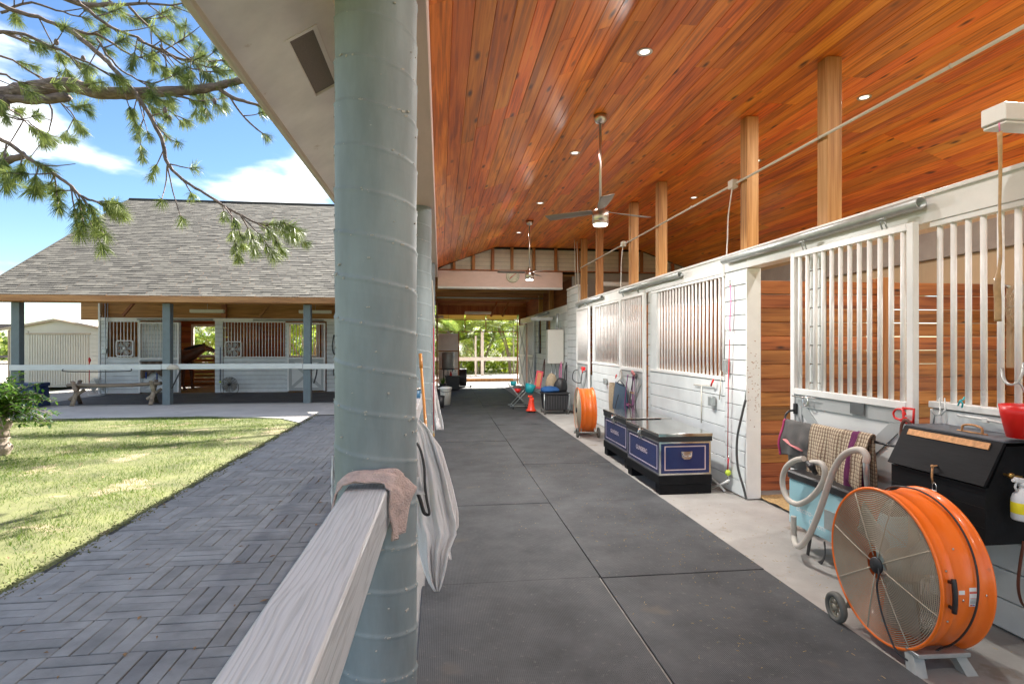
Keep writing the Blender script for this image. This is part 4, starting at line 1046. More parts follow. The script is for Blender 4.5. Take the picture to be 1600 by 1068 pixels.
# ---- far things left of the shed
mb = MB(); mb.box(-60, -30.6, 46, 50, 2.75, 3.05); 
fs_ = thing('far_shelter', 'low dark roofed shelter at the far left beyond the shed', 'shelter', (-38, 48, 0))
obj('roof', mb, m_darkroof, fs_, True)
for x in (-44, -38, -31): piece('post', fs_, x + 38 - .1, x + 38 + .1, -1.9, -1.7, 0, 2.75, m_darkroof, .01)
jm = thing('jump_fence', 'red and white striped show jump left of the shed', 'jump', (-34.5, 44, 0))
for i in range(14): piece('plank', jm, -3 + i * .42, -3 + i * .42 + .40, -.03, .03, .7, 1.75, m_redprint if i % 3 == 0 else m_whitetrim, .01)
piece('pole', jm, -3, 3, -.12, -.05, .55, .68, m_redprint, .03)
for x in (-3.1, 3.0): piece('stand', jm, x, x + .12, -.1, .1, 0, 1.9, m_whitetrim, .01)
ar = thing('arena_rail', 'dark rail fence in front of the striped show jump', 'fence', (-31, 38, 0))
piece('rail', ar, -10, 6, -.05, .05, .75, .90, m_darkroof, .01); piece('rail', ar, -10, 6, -.05, .05, .35, .45, m_darkroof, .01)
for x in np.arange(-10, 6.1, 2): piece('post', ar, x - .06, x + .06, .051, .15, 0, 1.0, m_darkroof, .01)
# ================================================================== THINGS
Xrot = Euler((0, R(90), 0))          # lathe axis z -> x
# ---- the near rail with its weathered top, and the rails beyond
nr = thing('timber_rail', 'thick grey weathered rail beam running from the camera to the near column', 'rail', (-.3, 1, 0))
vs = []
mb = MB()
def nrail(u, v):  # v along, u round the section
    return None
y0, y1 = -1.5, 2.372
def xo(y): return .014 * (y - 2.372) / 1.39
b = .007
sec = [(-.372 + b, 1.03), (-.204 - b, 1.03), (-.204, 1.03 - b), (-.204, .868 + b), (-.204 - b, .868), (-.372 + b, .868), (-.372, .868 + b), (-.372, 1.03 - b)]
n = 60
for i in range(n + 1):
    y = y0 + (y1 - y0) * i / n
    for x, z in sec: vs.append((x + xo(y) + .0012 * fbm(y * 6, x * 30), y, z + .0012 * fbm(y * 5, x * 30, 3)))
k = len(sec)
mb.add(vs, [(i * k + j, i * k + (j + 1) % k, (i + 1) * k + (j + 1) % k, (i + 1) * k + j) for i in range(n) for j in range(k)] + [tuple(range(k)), tuple(reversed(range(n * k, n * k + k)))])
obj('beam', mb, m_rail, nr, True)
r2 = thing('timber_rail', 'pale topped rail between the near column and the second column', 'rail', (-.28, 4.6, 0))
mb = MB(); mb.box(-.372, -.204, 2.74, 6.59, .868, 1.03, 0, .006); obj('beam', mb, mat('rail_light_paint', (.50, .48, .48), .5, var=.06, vs=5), r2, True)
r3 = thing('timber_rail', 'rail between the second and third columns behind the red strap', 'rail', (-.28, 9, 0))
mb = MB(); mb.box(-.372, -.204, 6.97, 11.21, .868, 1.03, 0, .006); obj('beam', mb, MATS['rail_light_paint'], r3, True)

# ---- pinkish towel over the end of the near rail
def lerp(a, b, t): return a + (b - a) * t
def path_at(pts, u):
    u *= len(pts) - 1; i = min(int(u), len(pts) - 2); t = u - i; t = t * t * (3 - 2 * t) * .5 + t * .5
    return [lerp(a, b, t) for a, b in zip(pts[i], pts[i + 1])]
A_ = [(-.412, 2.23, .955), (-.402, 2.24, 1.012), (-.378, 2.25, 1.048), (-.33, 2.262, 1.058), (-.27, 2.27, 1.062), (-.215, 2.262, 1.058), (-.190, 2.25, 1.03), (-.186, 2.235, .97), (-.186, 2.232, .90), (-.184, 2.238, .835)]
B_ = [(-.415, 2.33, .985), (-.405, 2.345, 1.045), (-.372, 2.355, 1.078), (-.31, 2.36, 1.092), (-.24, 2.36, 1.094), (-.190, 2.362, 1.080), (-.145, 2.385, 1.04), (-.105, 2.405, 1.0), (-.135, 2.38, .955), (-.150, 2.33, .842)]
mb = MB()
def ptow(u, v):
    a = path_at(A_, u); b_ = path_at(B_, u); p = [lerp(x, y, v) for x, y in zip(a, b_)]
    w = .009 * math.sin(v * 10 + u * 6) + .012 * fbm(u * 6, v * 4, 1) + .006 * fbm(u * 14, v * 9, 4)
    return (p[0] + (w if u > .55 else 0) , p[1] + w * .3, p[2] + (w if u < .62 else 0))
mb.grid(ptow, 60, 26); tag(obj('towel', mb, m_towelp, None, solid=.006), 'small pinkish towel draped over the end of the near rail against the column', 'towel')
# ---- white towels hanging on the far side of the near column
rowsW = [(655, 636, 656), (672, 636, 671), (700, 638, 682), (740, 638, 695), (780, 640, 703), (815, 644, 712), (835, 650, 713), (862, 655, 701), (890, 662, 696), (910, 670, 691), (923, 679, 686)]
def rowtowel(rows, Yb, amp, k, seed):
    def f(u, v):
        a = v * (len(rows) - 1); i = min(int(a), len(rows) - 2); t = a - i
        py = lerp(rows[i][0], rows[i + 1][0], t); xa = lerp(rows[i][1], rows[i + 1][1], t); xb_ = lerp(rows[i][2], rows[i + 1][2], t)
        Y = Yb + amp * (.45 + v) * (math.sin(u * k + seed + v * 1.6 + 1.2 * fbm(u * 2, v * 3, seed)) + .42 * math.sin(u * k * 2.3 + 2 * v + seed + 2 * fbm(u * 3, v * 5, 7))) + .03 * fbm(u * 3, v * 2.2, seed) + .012 * fbm(u * 14, v * 8, seed)
        p = onY(lerp(xa, xb_, u), py, Y); return p
    return f
mb = MB(); mb.grid(rowtowel(rowsW, 2.98, .020, 16, 0), 80, 80); tag(obj('towel', mb, m_towelw, None, solid=.005), 'long white towel hanging in folds from the rail behind the near column', 'towel')
rowsW2 = [(660, 646, 662), (700, 655, 690), (760, 672, 707), (800, 684, 716), (822, 690, 716), (840, 694, 706), (860, 697, 703), (874, 699, 705)]
mb = MB(); mb.grid(rowtowel(rowsW2, 3.10, .018, 13, 2), 50, 50); tag(obj('towel', mb, m_towelw, None, solid=.005), 'second white towel with a ragged tail hanging just right of the long one', 'towel')
mb = MB(); pts = smooth_path([onY(650, 690, 2.80), onY(657, 705, 2.80), onY(662, 730, 2.80), onY(663, 755, 2.79), onY(666, 780, 2.79), onY(670, 802, 2.79), onY(662, 800, 2.80), onY(656, 780, 2.81), onY(650, 765, 2.82)], 6)
mb.tube(pts, .011, 8, flat=.35); mb.tube([p + Vector((.004, .012, -.004)) for p in pts], .009, 8, flat=.5)
tag(obj('black_strap', mb, m_black), 'black and grey strap looped in front of the white towels', 'strap')
mb = MB(); mb.grid(rowtowel([(745, 648, 657), (760, 648, 660), (772, 650, 664)], 2.79, .004, 3, 1), 8, 8); tag(obj('cloth_band', mb, m_towelw, None, solid=.004), 'narrow white cloth band beside the black strap', 'cloth')
mb = MB(); mb.grid(rowtowel([(712, 519, 523), (745, 518, 524), (770, 517, 525), (790, 519, 524)], 2.80, .005, 3, 3), 6, 12); tag(obj('towel_corner', mb, m_towelw, None, solid=.005), 'white cloth corner peeking out left of the near column', 'cloth')
rowsT3 = [(598, 674, 680), (615, 675, 683), (640, 677, 688), (660, 680, 692), (671, 682, 693)]
mb = MB(); mb.grid(rowtowel(rowsT3, 7.6, .02, 9, 1), 16, 24); tag(obj('towel', mb, m_towelw, None, solid=.006), 'white towel with green edge hanging on the rail beyond the second column', 'towel')
# things on and by the second rail
ca = thing('blue_tin', 'round blue tin with a silver lid standing on the second rail', 'tin', (-.26, 6.05, 1.03))
mb = MB(); mb.lathe([(0, 0), (.052, 0), (.055, .006), (.055, .085), (0, .085)], 24); obj('can', mb, mat('blue_tin_paint', (.03, .12, .22), .4), ca)
mb = MB(); mb.lathe([(0, .086), (.06, .086), (.06, .104), (.055, .108), (0, .108)], 24); obj('lid', mb, m_chrome, ca)
for k, (x, y, h, mm, l, lc) in enumerate([(-.31, 5.75, .10, m_redprint, m_yellow, 'small red bottle with a yellow cap on the second rail'), (-.255, 5.62, .06, m_brass, m_redprint, 'tiny amber jar with a red lid on the second rail')]):
    t = thing('bottle', lc, 'bottle', (x, y, 1.03))
    mb = MB(); mb.lathe([(0, 0), (.021, 0), (.022, h * .7), (.012, h * .85), (.012, h * .9), (0, h * .9)], 16); obj('body', mb, mm, t)
    mb = MB(); mb.lathe([(0, h * .9), (.014, h * .9), (.014, h), (0, h)], 14); obj('cap', mb, l, t)
br = thing('wooden_handle', 'orange varnished broom handle leaning on the rail behind the near column', 'broom', (-.06, 5.0, 0))
mb = MB(); mb.tube([(-.06, 4.95, .04), (-.185, 5.62, 1.36)], .0145, 12); obj('handle', mb, mat('orange_handle', (.52, .20, .03), .35, coat=.3), br, True)
mb = MB(); mb.tube([(-.185, 5.62, 1.362), (-.197, 5.68, 1.50)], .0175, 12); obj('grip', mb, MATS['orange_handle'], br, True)
mb = MB(); mb.obox((-.055, 4.93, .045), (.26, .05, .07), None, 0, .01); obj('brush_head', mb, m_black, br, True)
cr = thing('cross_tie', 'red strap cross tie hanging down the second column from a pale rope', 'cross tie', (-.085, 6.86, 0))
mb = MB(); mb.tube(smooth_path([(-.10, 6.84, 2.36), (-.085, 6.85, 2.1), (-.08, 6.86, 1.80)], 5), .008, 8); obj('rope', mb, m_rope, cr, True)
mb = MB(); mb.tube([(-.08, 6.86, 1.79), (-.078, 6.86, .56)], .019, 10, flat=.35); obj('strap', mb, m_redstrap, cr, True)
mb = MB(); mb.ring(.018, .004, 16, 6, (-.08, 6.86, 1.80), Xrot); mb.ring(.018, .004, 16, 6, (-.078, 6.86, .54), Xrot); mb.tube([(-.078, 6.86, .53), (-.078, 6.86, .44)], .008, 8); obj('snap', mb, m_brass, cr, True)

# ---- orange drum fans
def make_drum(label):
    t = thing('drum_fan', label, 'drum fan', (2.29, 2.712, 0), R(-2.9), 'orange drum fans beside the mats')
    Rr, zc, D = .378, .438, .27
    def P(*p): return p
    mb = MB()
    prof = [(Rr + .018, 0), (Rr + .022, .006), (Rr + .018, .016), (Rr, .022), (Rr, .075), (Rr + .004, .08), (Rr, .085), (Rr, D - .085), (Rr + .004, D - .08), (Rr, D - .075), (Rr, D - .022), (Rr + .018, D - .016), (Rr + .022, D - .006), (Rr + .018, D), (Rr + .008, D), (Rr - .006, D - .02), (Rr - .006, .02), (Rr + .008, 0)]
    mb.lathe(prof, 96, (0, 0, zc), Xrot, 0, True, True); obj('drum', mb, m_orange, t)
    for sg, x in ((-1, .006), (1, D - .006)):
        g = MB()
        for i in range(33):
            r = .075 + i * .0096; g.ring(r, .0025, 56, 4, (x - sg * -.02 * (1 - (r / .39) ** 2), 0, zc), Xrot)
        for k in range(8):
            a = 2 * PI * k / 8 + .25; r0 = .05 if k % 2 == 0 else .05
            g.tube([(x + sg * .02 * (1 - (q / .39) ** 2), q * math.cos(a), zc + q * math.sin(a)) for q in (r0, .15, .25, .34, .385)], .0036, 6)
        obj('guard', g, m_grill, t)
        g = MB(); g.lathe([(0, 0), (.040, .0), (.044, .008), (.04, .016), (0, .018)], 24, (x + sg * .022 - .008, 0, zc), Xrot); obj('centre_badge', g, m_black, t)
    mb = MB(); mb.lathe([(0, 0), (.075, 0), (.085, .012), (.085, .10), (.07, .12), (0, .12)], 28, (.08, 0, zc), Xrot); obj('motor', mb, m_grill, t)
    for z0, z1 in ((zc - .37, zc - .08), (zc + .08, zc + .37)):
        mb = MB(); mb.box(.185, .20, -.035, .035, z0, z1, 0, .003); obj('motor_bracket', mb, m_grill, t)
    mb0 = MB()
    mb0.grid(lambda u, v: (.02 * math.cos(u * PI) * (1) + .012, lerp(.085, .345, v), (u - .5) * lerp(.12, .23, v)), 6, 6)
    me = mb0.mesh('blade', [m_blade])
    for k in range(3):
        o = bpy.data.objects.new('blade', me); COL.objects.link(o); o.parent = t; o.location = (.10, 0, zc); o.rotation_euler = (2 * PI * k / 3 + .5, 0, 0)
        md = o.modifiers.new('thickness', 'SOLIDIFY'); md.thickness = .003
    mb = MB(); mb.lathe([(0, 0), (.06, 0), (.06, .02), (0, .03)], 20, (.075, 0, zc), Xrot); obj('hub', mb, m_blade, t)
    # feet channel and four splayed feet, wheels on the far side
    mb = MB(); mb.box(.0, D, -.262, -.175, .086, .108, 0, .004); obj('base_channel', mb, m_galv, t)
    for x, dx in ((.03, -.02), (D - .03, .03)):
        mb = MB(); mb.prism([(x - .026, -.225, .085), (x + .026, -.225, .085), (x + dx + .030, -.27, 0.0), (x + dx - .030, -.27, 0.0)], (0, .06, 0)); obj('foot', mb, m_greymetal, t)
    mb = MB(); mb.cyl((-.05, .285, .088), (D + .05, .285, .088), .009, 10); mb.tube([(.02, .285, .088), (.02, .25, .16)], .01, 8); mb.tube([(D - .02, .285, .088), (D - .02, .25, .16)], .01, 8); obj('axle', mb, m_greymetal, t)
    for x in (-.045, D + .045):
        mb = MB(); mb.lathe([(.056, -.018), (.072, -.02), (.082, -.014), (.086, 0), (.082, .014), (.072, .02), (.056, .018)], 32, (x, .285, .088), Xrot, 0, True, True); w = obj('wheel', mb, m_tyre, t)
        mb = MB(); mb.ring(.05, .008, 24, 6, (x, .285, .088), Xrot); mb.lathe([(0, -.012), (.018, -.012), (.018, .012), (0, .012)], 12, (x, .285, .088), Xrot)
        for q in range(8):
            a = q * PI / 4; mb.tube([(x, .285 + .016 * math.cos(a), .088 + .016 * math.sin(a)), (x, .285 + .046 * math.cos(a), .088 + .046 * math.sin(a))], .006, 6)
        obj('rim', mb, m_hub, w)
    # black grab handle and stickers on the near shoulder
    def sh_(a, x, r=0): return (x, -(Rr + r) * math.cos(a), zc + (Rr + r) * math.sin(a))
    mb = MB(); mb.tube([sh_(a, .055, .028) for a in np.linspace(-.16, .22, 10)], .011, 8); mb.tube([sh_(-.12, .055, 0), sh_(-.12, .055, .026)], .008, 8); mb.tube([sh_(.18, .055, 0), sh_(.18, .055, .026)], .008, 8); obj('grab_handle', mb, m_black, t)
    def sticker(x0, x1, a0, a1, m, lift=.0008, n='sticker'):
        g = MB(); g.grid(lambda u, v: sh_(lerp(a0, a1, v), lerp(x0, x1, u), lift), 1, 8); return obj(n, g, m, t)
    sticker(.150, .190, -.13, .05, m_paper); sticker(.150, .188, .055, .10, m_paper); sticker(.1505, .1895, .03, .048, m_redprint, .0012); sticker(.098, .128, .02, .07, m_paper)
    for k in range(5): sticker(.154, .186, -.03 - k * .016, -.025 - k * .016, m_redprint if k == 0 else m_black, .0013, 'print_line')
    sticker(.155, .166, -.122, -.108, m_redprint, .0013, 'print_line'); sticker(.167, .178, -.122, -.108, m_blueprint, .0013, 'print_line')
    for a, x in ((-.05, .12), (.30, .05), (-.33, .06), (-.33, .18), (.55, .12), (.0, .235)): mb = MB(); mb.lathe([(0, 0), (.006, 0), (.005, .003), (0, .004)], 8, sh_(a, x, .0), Euler((R(90), 0, 0))); obj('rivet', mb, m_steel, t)
    return t
f1 = make_drum('large orange drum fan with black cable in the right foreground')
f2 = copy_tree(f1); f2['label'] = 'orange drum fan farther down the aisle by the white stall wall'
f2.location = (2.66, 9.72, 0); f2.rotation_euler = (0, 0, PI - R(4))
# its cable: out of the hub, down, under, and over the drum
mb = MB()
M1 = rootmx(f1)
def F1(x, y, z): return M1 @ Vector((x, y, z))
cable = [F1(-.018, -.02, .438), F1(-.03, -.035, .40), F1(-.028, -.02, .33), F1(-.03, -.05, .23), F1(-.035, -.11, .14), F1(-.03, -.17, .07), F1(.03, -.22, .045)]
for a in np.linspace(-.95, 1.62, 14): cable.append(F1(.15 + .05 * math.sin(a + .5), -.397 * math.cos(a) * 1.0, .438 + .397 * math.sin(a)))
cable += [F1(.19, .15, .81), F1(.2, .25, .75)]
mb.tube(smooth_path(cable, 5), .0048, 8); obj('power_cable', mb, m_black, f1, True)

# ---- tack trunks
def make_trunk(label, loc):
    t = thing('tack_trunk', label, 'trunk', loc, 0, 'navy tack trunks')
    Wd, Ln = .57, 1.02
    mb = MB(); mb.box(-.012, Wd + .012, -.014, Ln + .014, .105, .205, 0, .006)
    obj('base_board', mb, m_blackpaint, t)
    mb = MB(); mb.box(.0, Wd + .01, .0, .12, 0, .103, 0, .003); obj('plinth', mb, m_blackpaint, t)
    mb = MB(); mb.box(.0, Wd + .01, Ln - .14, Ln, 0, .103, 0, .003); obj('plinth', mb, m_blackpaint, t)
    mb = MB(); mb.box(.0, Wd, .0, Ln, .207, .560, 0, .004); obj('body', mb, m_navy, t)
    mb = MB()
    for x in (0, Wd):
        for y in (0, Ln): mb.box(x - .016 if x else -.002, x + .002 if x else .016, y - .018 if y else -.002, y + .002 if y else .018, .209, .559)
    for z in (.207, .540):
        mb.box(-.0025, Wd + .0025, -.0025, Ln + .0025, z, z + .018)
    obj('metal_edging', mb, m_chrome, t)
    mb = MB(); w = .011
    def frame_x(x, y0, y1, z0, z1, nx):
        mb.box(x, x + .0012 * nx, y0, y1, z0, z0 + w); mb.box(x, x + .0012 * nx, y0, y1, z1 - w, z1); mb.box(x, x + .0012 * nx, y0, y0 + w, z0 + w, z1 - w); mb.box(x, x + .0012 * nx, y1 - w, y1, z0 + w, z1 - w)
    frame_x(0, .065, Ln - .065, .255, .515, -1)
    def frame_y(y, x0, x1, z0, z1, ny):
        mb.box(x0, x1, y, y + .0012 * ny, z0, z0 + w); mb.box(x0, x1, y, y + .0012 * ny, z1 - w, z1); mb.box(x0, x0 + w, y, y + .0012 * ny, z0 + w, z1 - w); mb.box(x1 - w, x1, y, y + .0012 * ny, z0 + w, z1 - w)
    frame_y(0, .055, Wd - .055, .255, .515, -1)
    obj('pinstripe', mb, m_pinkline, t)
    mb = MB(); mb.box(-.014, Wd + .014, -.016, Ln + .016, .563, .613, 0, .004); l = obj('lid', mb, m_black, t)
    mb = MB(); mb.box(-.0165, Wd + .0165, -.0185, Ln + .0185, .614, .650, 0, .003); obj('lid_top', mb, m_silvertop, l)
    # hasp on the long side, drop handle on the end
    mb = MB(); mb.box(-.024, -.0165, Ln * .52 - .03, Ln * .52 + .03, .56, .645, 0, .003); mb.tube([(-.03, Ln * .52, .63), (-.045, Ln * .52, .58), (-.03, Ln * .52, .525)], .011, 8); mb.box(-.014, -.002, Ln * .52 - .025, Ln * .52 + .025, .505, .55, 0, .003); obj('hasp', mb, m_chrome, t)
    mb = MB(); cx = Wd * .53
    mb.prism([(cx - .062, -.0005, .455), (cx + .062, -.0005, .455), (cx + .055, -.0005, .390), (cx + .03, -.0005, .370), (cx - .03, -.0005, .370), (cx - .055, -.0005, .390)], (0, -.006, 0))
    mb.tube(smooth_path([(cx - .045, -.008, .443), (cx - .042, -.022, .415), (cx, -.026, .400), (cx + .042, -.022, .415), (cx + .045, -.008, .443)], 4), .006, 8); obj('drop_handle', mb, m_chrome, t)
    lettering('GUNSBERG', .072, m_pinkline, t, (-.0012, Ln * .53, .388), (R(90), 0, R(-90)))
    return t
make_trunk('nearer navy tack trunk with silver lid and drop handle on its end', (2.305, 5.76, 0))
make_trunk('farther navy tack trunk, half hidden behind the nearer one', (2.375, 7.0, 0))
mb = MB(); mb.tube([(2.95, 5.9, .02), (3.0, 5.75, .10), (3.03, 5.66, .16)], .011, 8); mb.tube(smooth_path([(2.93, 6.2, .16), (3.02, 6.0, .09), (3.05, 5.78, .012)], 4), .012, 8)
tag(obj('white_stick', mb, m_whitetrim), 'white stick lying against the wall behind the nearer trunk', 'stick')

# ---- black wall box
tb = thing('wall_tack_box', 'worn black wooden box with slanted lid hung on the stall front', 'tack box', (3.09, 2.85, .58))
Yn, Yf = 2.555, 3.16
mb = MB(); mb.prism([(2.75, Yn, .575), (2.75, Yn, .865), (2.768, Yn, .865), (2.872, Yn, 1.075), (3.095, Yn, 1.075), (3.095, Yn, .575)], (0, Yf - Yn, 0)); obj('box', mb, m_blackpaint, tb, True)
mb = MB(); mb.prism([(2.742, Yn - .008, .872), (2.730, Yn - .008, .878), (2.848, Yn - .008, 1.098), (2.862, Yn - .008, 1.092)], (0, Yf - Yn + .016, 0)); lid = obj('lid', mb, m_blackpaint, tb, True)
mb = MB(); mb.box(2.852, 3.10, Yn - .008, Yf + .008, 1.094, 1.106, 0, .003); obj('top_board', mb, mat('blue_grey_top_board', (.09, .10, .115), .6, var=.3, vs=12), tb, True)  # top board coloured lighter and bluer than the black box
mb = MB(); mb.prism([(2.822, Yn + .05, 1.050), (2.838, Yn + .05, 1.083), (2.833, Yn + .05, 1.085), (2.817, Yn + .05, 1.052)], (0, Yf - Yn - .09, 0)); obj('hinge', mb, m_rust, tb, True)
mb = MB(); mb.tube(smooth_path([(2.93, 2.74, 1.107), (2.93, 2.745, 1.14), (2.93, 2.80, 1.15), (2.93, 2.855, 1.14), (2.93, 2.86, 1.107)], 4), .006, 8); mb.tube([(2.93, 2.71, 1.109), (2.93, 2.89, 1.109)], .005, 6); obj('top_handle', mb, m_rust, tb, True)
pl = [onX(1460, 728, 2.735), onX(1458, 745, 2.73), onX(1459, 756, 2.73)]
mb = MB(); mb.tube([onX(1460, 727, 2.735) + Vector((.015, 0, 0)), pl[0] + Vector((-.012, 0, 0)), pl[1] + Vector((-.008, 0, 0)), pl[2] + Vector((-.004, 0, 0))], .0075, 6, flat=.5); mb.lathe([(0, 0), (.010, 0), (.010, .006), (0, .006)], 12, tuple(pl[0] + Vector((-.016, 0, 0))), Xrot); obj('hasp', mb, m_rust, tb, True)
ck = onX(1460, 763, 2.722)
mb = MB(); mb.tube(smooth_path([ck + Vector((0, .012, -.012)), ck + Vector((0, .012, .02)), ck + Vector((0, 0, .033)), ck + Vector((0, -.012, .02)), ck + Vector((0, -.012, -.012))], 4), .003, 8); mb.obox(ck + Vector((0, 0, -.022)), (.016, .038, .030), None, 0, .004); obj('padlock', mb, m_chrome, tb, True)
mb = MB(); 
for z in (.60, .70, .80): mb.box(2.7488, 2.751, Yn + .004, Yf - .004, z + .06, z + .0615)
obj('plank_joint', mb, m_dark, tb, True)
kb = onY(1572, 741, Yn - .01)
mb = MB(); mb.lathe([(0, 0), (.013, 0), (.016, .01), (.012, .022), (.006, .028), (.006, .045)], 14, (kb.x, Yn - .045, kb.z), Euler((R(-90), 0, 0))); mb.tube([(kb.x, Yn - .03, kb.z), (kb.x + .05, Yn - .045, kb.z - .006)], .006, 8); obj('brass_knob', mb, m_brass, tb, True)
# ---- spray bottle
sp = thing('spray_bottle', 'white trigger spray bottle with yellow label hanging at the right of the black box', 'bottle', tuple(onY(1592, 812, 2.47)))
bx = onY(1592, 812, 2.47); bz = bx.z
mb = MB(); mb.lathe([(0, 0), (.040, 0), (.045, .008), (.045, .10), (.038, .125), (.020, .150), (.014, .160), (.014, .172), (0, .172)], 28, (bx.x + .02, 2.47, bz)); obj('bottle_body', mb, m_plasticw, sp, True)
mb = MB(); mb.lathe([(.0455, .035), (.0458, .036), (.0458, .088), (.0455, .089)], 28, (bx.x + .02, 2.47, bz)); obj('label', mb, m_yellow, sp, True)
mb = MB(); mb.obox((bx.x + .012, 2.424, bz + .044), (.03, .003, .013)); obj('barcode_patch', mb, m_paper, sp, True)
mb = MB()
for k in range(6): mb.obox((bx.x + .002 + k * .004, 2.4215, bz + .044), (.0016, .001, .010))
for k in range(3): mb.obox((bx.x + .0, 2.4255, bz + .062 + k * .006), (.03 - k * .005, .0022, .0018))
obj('print', mb, m_black, sp, True)
mb = MB(); mb.obox((bx.x + .012, 2.47, bz + .195), (.075, .024, .026), Euler((0, .15, 0)), 0, .006); mb.tube([(bx.x - .012, 2.47, bz + .19), (bx.x - .022, 2.47, bz + .165), (bx.x - .012, 2.47, bz + .145)], .005, 8); mb.cyl((bx.x + .02, 2.47, bz + .165), (bx.x + .02, 2.47, bz + .185), .017, 16); mb.cyl((bx.x - .035, 2.47, bz + .198), (bx.x - .02, 2.47, bz + .197), .008, 10); obj('trigger_head', mb, m_plasticw, sp, True)
# ---- red bucket with a plastic bag
rbk = thing('red_feed_bucket', 'bright red bucket hooked on the grille at the right edge', 'bucket', (2.93, 2.42, 1.09))
bc = onY(1650, 690, 2.40)
mb = MB(); mb.lathe([(0, 0), (.088, 0), (.098, .006), (.124, .16), (.132, .165), (.132, .176), (.120, .176), (.112, .16), (.092, .014), (0, .014)], 40, (bc.x + .035, 2.40, 1.10)); obj('pail', mb, m_red, rbk, True)
mb = MB(); mb.lathe([(0, 0), (.075, 0), (.10, .12), (.106, .165), (.10, .165), (.09, .10), (0, .01)], 30, (bc.x - .03, 2.52, 1.125)); obj('back_lobe', mb, m_red, rbk, True)
mb = MB(); mb.obox((bc.x - .065, 2.36, 1.235), (.003, .016, .02), Euler((0, 0, .4))); obj('price_tag', mb, m_paper, rbk, True)
mb = MB(); mb.grid(lambda u, v: (bc.x + .05 + (.02 + .06 * math.sin(v * PI)) * math.cos(u * 2 * PI) + .01 * fbm(u * 6, v * 6), 2.40 + (.02 + .05 * math.sin(v * PI)) * math.sin(u * 2 * PI) + .012 * fbm(u * 7, v * 5, 3), 1.15 + .20 * v + .01 * fbm(u * 9, v * 9)), 26, 14); tag(obj('plastic_bag', mb, m_clear), 'crumpled cloudy plastic bag stuffed in the red bucket', 'bag')
# ---- leather strap at the right edge
mb = MB(); mb.tube(smooth_path([onY(1600, 845, 2.44), onY(1594, 880, 2.44), onY(1591, 915, 2.44), onY(1596, 940, 2.44), onY(1606, 952, 2.44)], 5), .009, 8, flat=.35); tag(obj('leather_strap', mb, m_leather), 'brown leather strap hanging below the black box at the right edge', 'strap')

# ---- blue vacuum on the open door
vc = thing('grooming_vacuum', 'light blue box vacuum with black lid beside the large orange fan', 'vacuum', (2.9, 3.8, .18))
VY0_, VY1_ = 3.16, 4.20
mb = MB(); mb.box(2.755, 2.985, VY0_, VY1_, .185, .535, 0, .008); obj('casing', mb, m_ltblue, vc, True)
mb = MB(); mb.box(2.742, 3.0, VY0_ - .01, VY1_ + .01, .537, .600, 0, .012); obj('lid', mb, m_black, vc, True)
mb = MB(); mb.box(2.752, 2.7545, 3.66, 3.78, .27, .41, 0, .001); obj('rating_plate', mb, m_galv, vc, True)
lettering('Electro-', .062, m_plasticw, vc, (2.7545 - 2.9, 4.005 - 3.8, .325 - .18), (R(90), 0, R(-90)))
lettering('Groom', .062, m_plasticw, vc, (2.7545 - 2.9, 3.86 - 3.8, .262 - .18), (R(90), 0, R(-90)))
mb = MB()
for y in (3.3, 4.05): mb.box(2.80, 2.84, y, y + .04, .165, .185); mb.box(2.81, 3.07, y, y + .03, .15, .165)
mb.box(3.05, 3.07, 3.3, 4.09, .15, .55)
obj('wall_bracket', mb, m_galv, vc, True)
hp = [(1263, 724), (1272, 722), (1284, 724), (1289, 736), (1286, 752), (1276, 768), (1262, 781), (1246, 787), (1232, 780), (1224, 763), (1223, 745), (1229, 729), (1242, 719), (1256, 716)]
mb = MB(); mb.tube(smooth_path([onX(x, y, 2.66 - .01 * math.sin(i * .45)) for i, (x, y) in enumerate(hp)], 6), .0205, 14); obj('hose_loop', mb, m_hose, vc, True)
hp2 = [(1353, 722), (1354, 712), (1346, 703), (1330, 704), (1315, 714), (1303, 733), (1294, 757), (1285, 785), (1275, 812), (1264, 836), (1253, 851), (1245, 852), (1241, 840), (1240, 822), (1240, 806)]
mb = MB(); mb.tube(smooth_path([onX(x, y, 2.60 + (.10 if i > 11 else 0) + .0 * i) for i, (x, y) in enumerate(hp2)], 6), .021, 14); obj('hose', mb, m_hose, vc, True)
mb = MB(); mb.tube([onX(1353, 720, 2.60), onX(1354, 745, 2.66), onX(1357, 775, 2.75)], .017, 12); obj('hose_sleeve', mb, m_galv, vc, True)
mb = MB(); mb.tube([onX(1262, 722, 2.64), onX(1268, 729, 2.64), onX(1276, 741, 2.66)], [.018, .022, .014], 12); mb.tube([onX(1266, 726, 2.62), onX(1270, 731, 2.62)], .0235, 12); obj('nozzle', mb, m_black, vc, True)
sp_ = [onX(1267, 835, 2.78), onX(1263, 860, 2.77), onX(1262, 876, 2.76), onX(1270, 880, 2.75), onX(1283, 878, 2.75), onX(1289, 866, 2.76), onX(1288, 845, 2.78)]
mb = MB(); mb.tube(smooth_path(sp_, 4), .018, 8, flat=.14); obj('shoulder_strap', mb, m_black, vc, True)

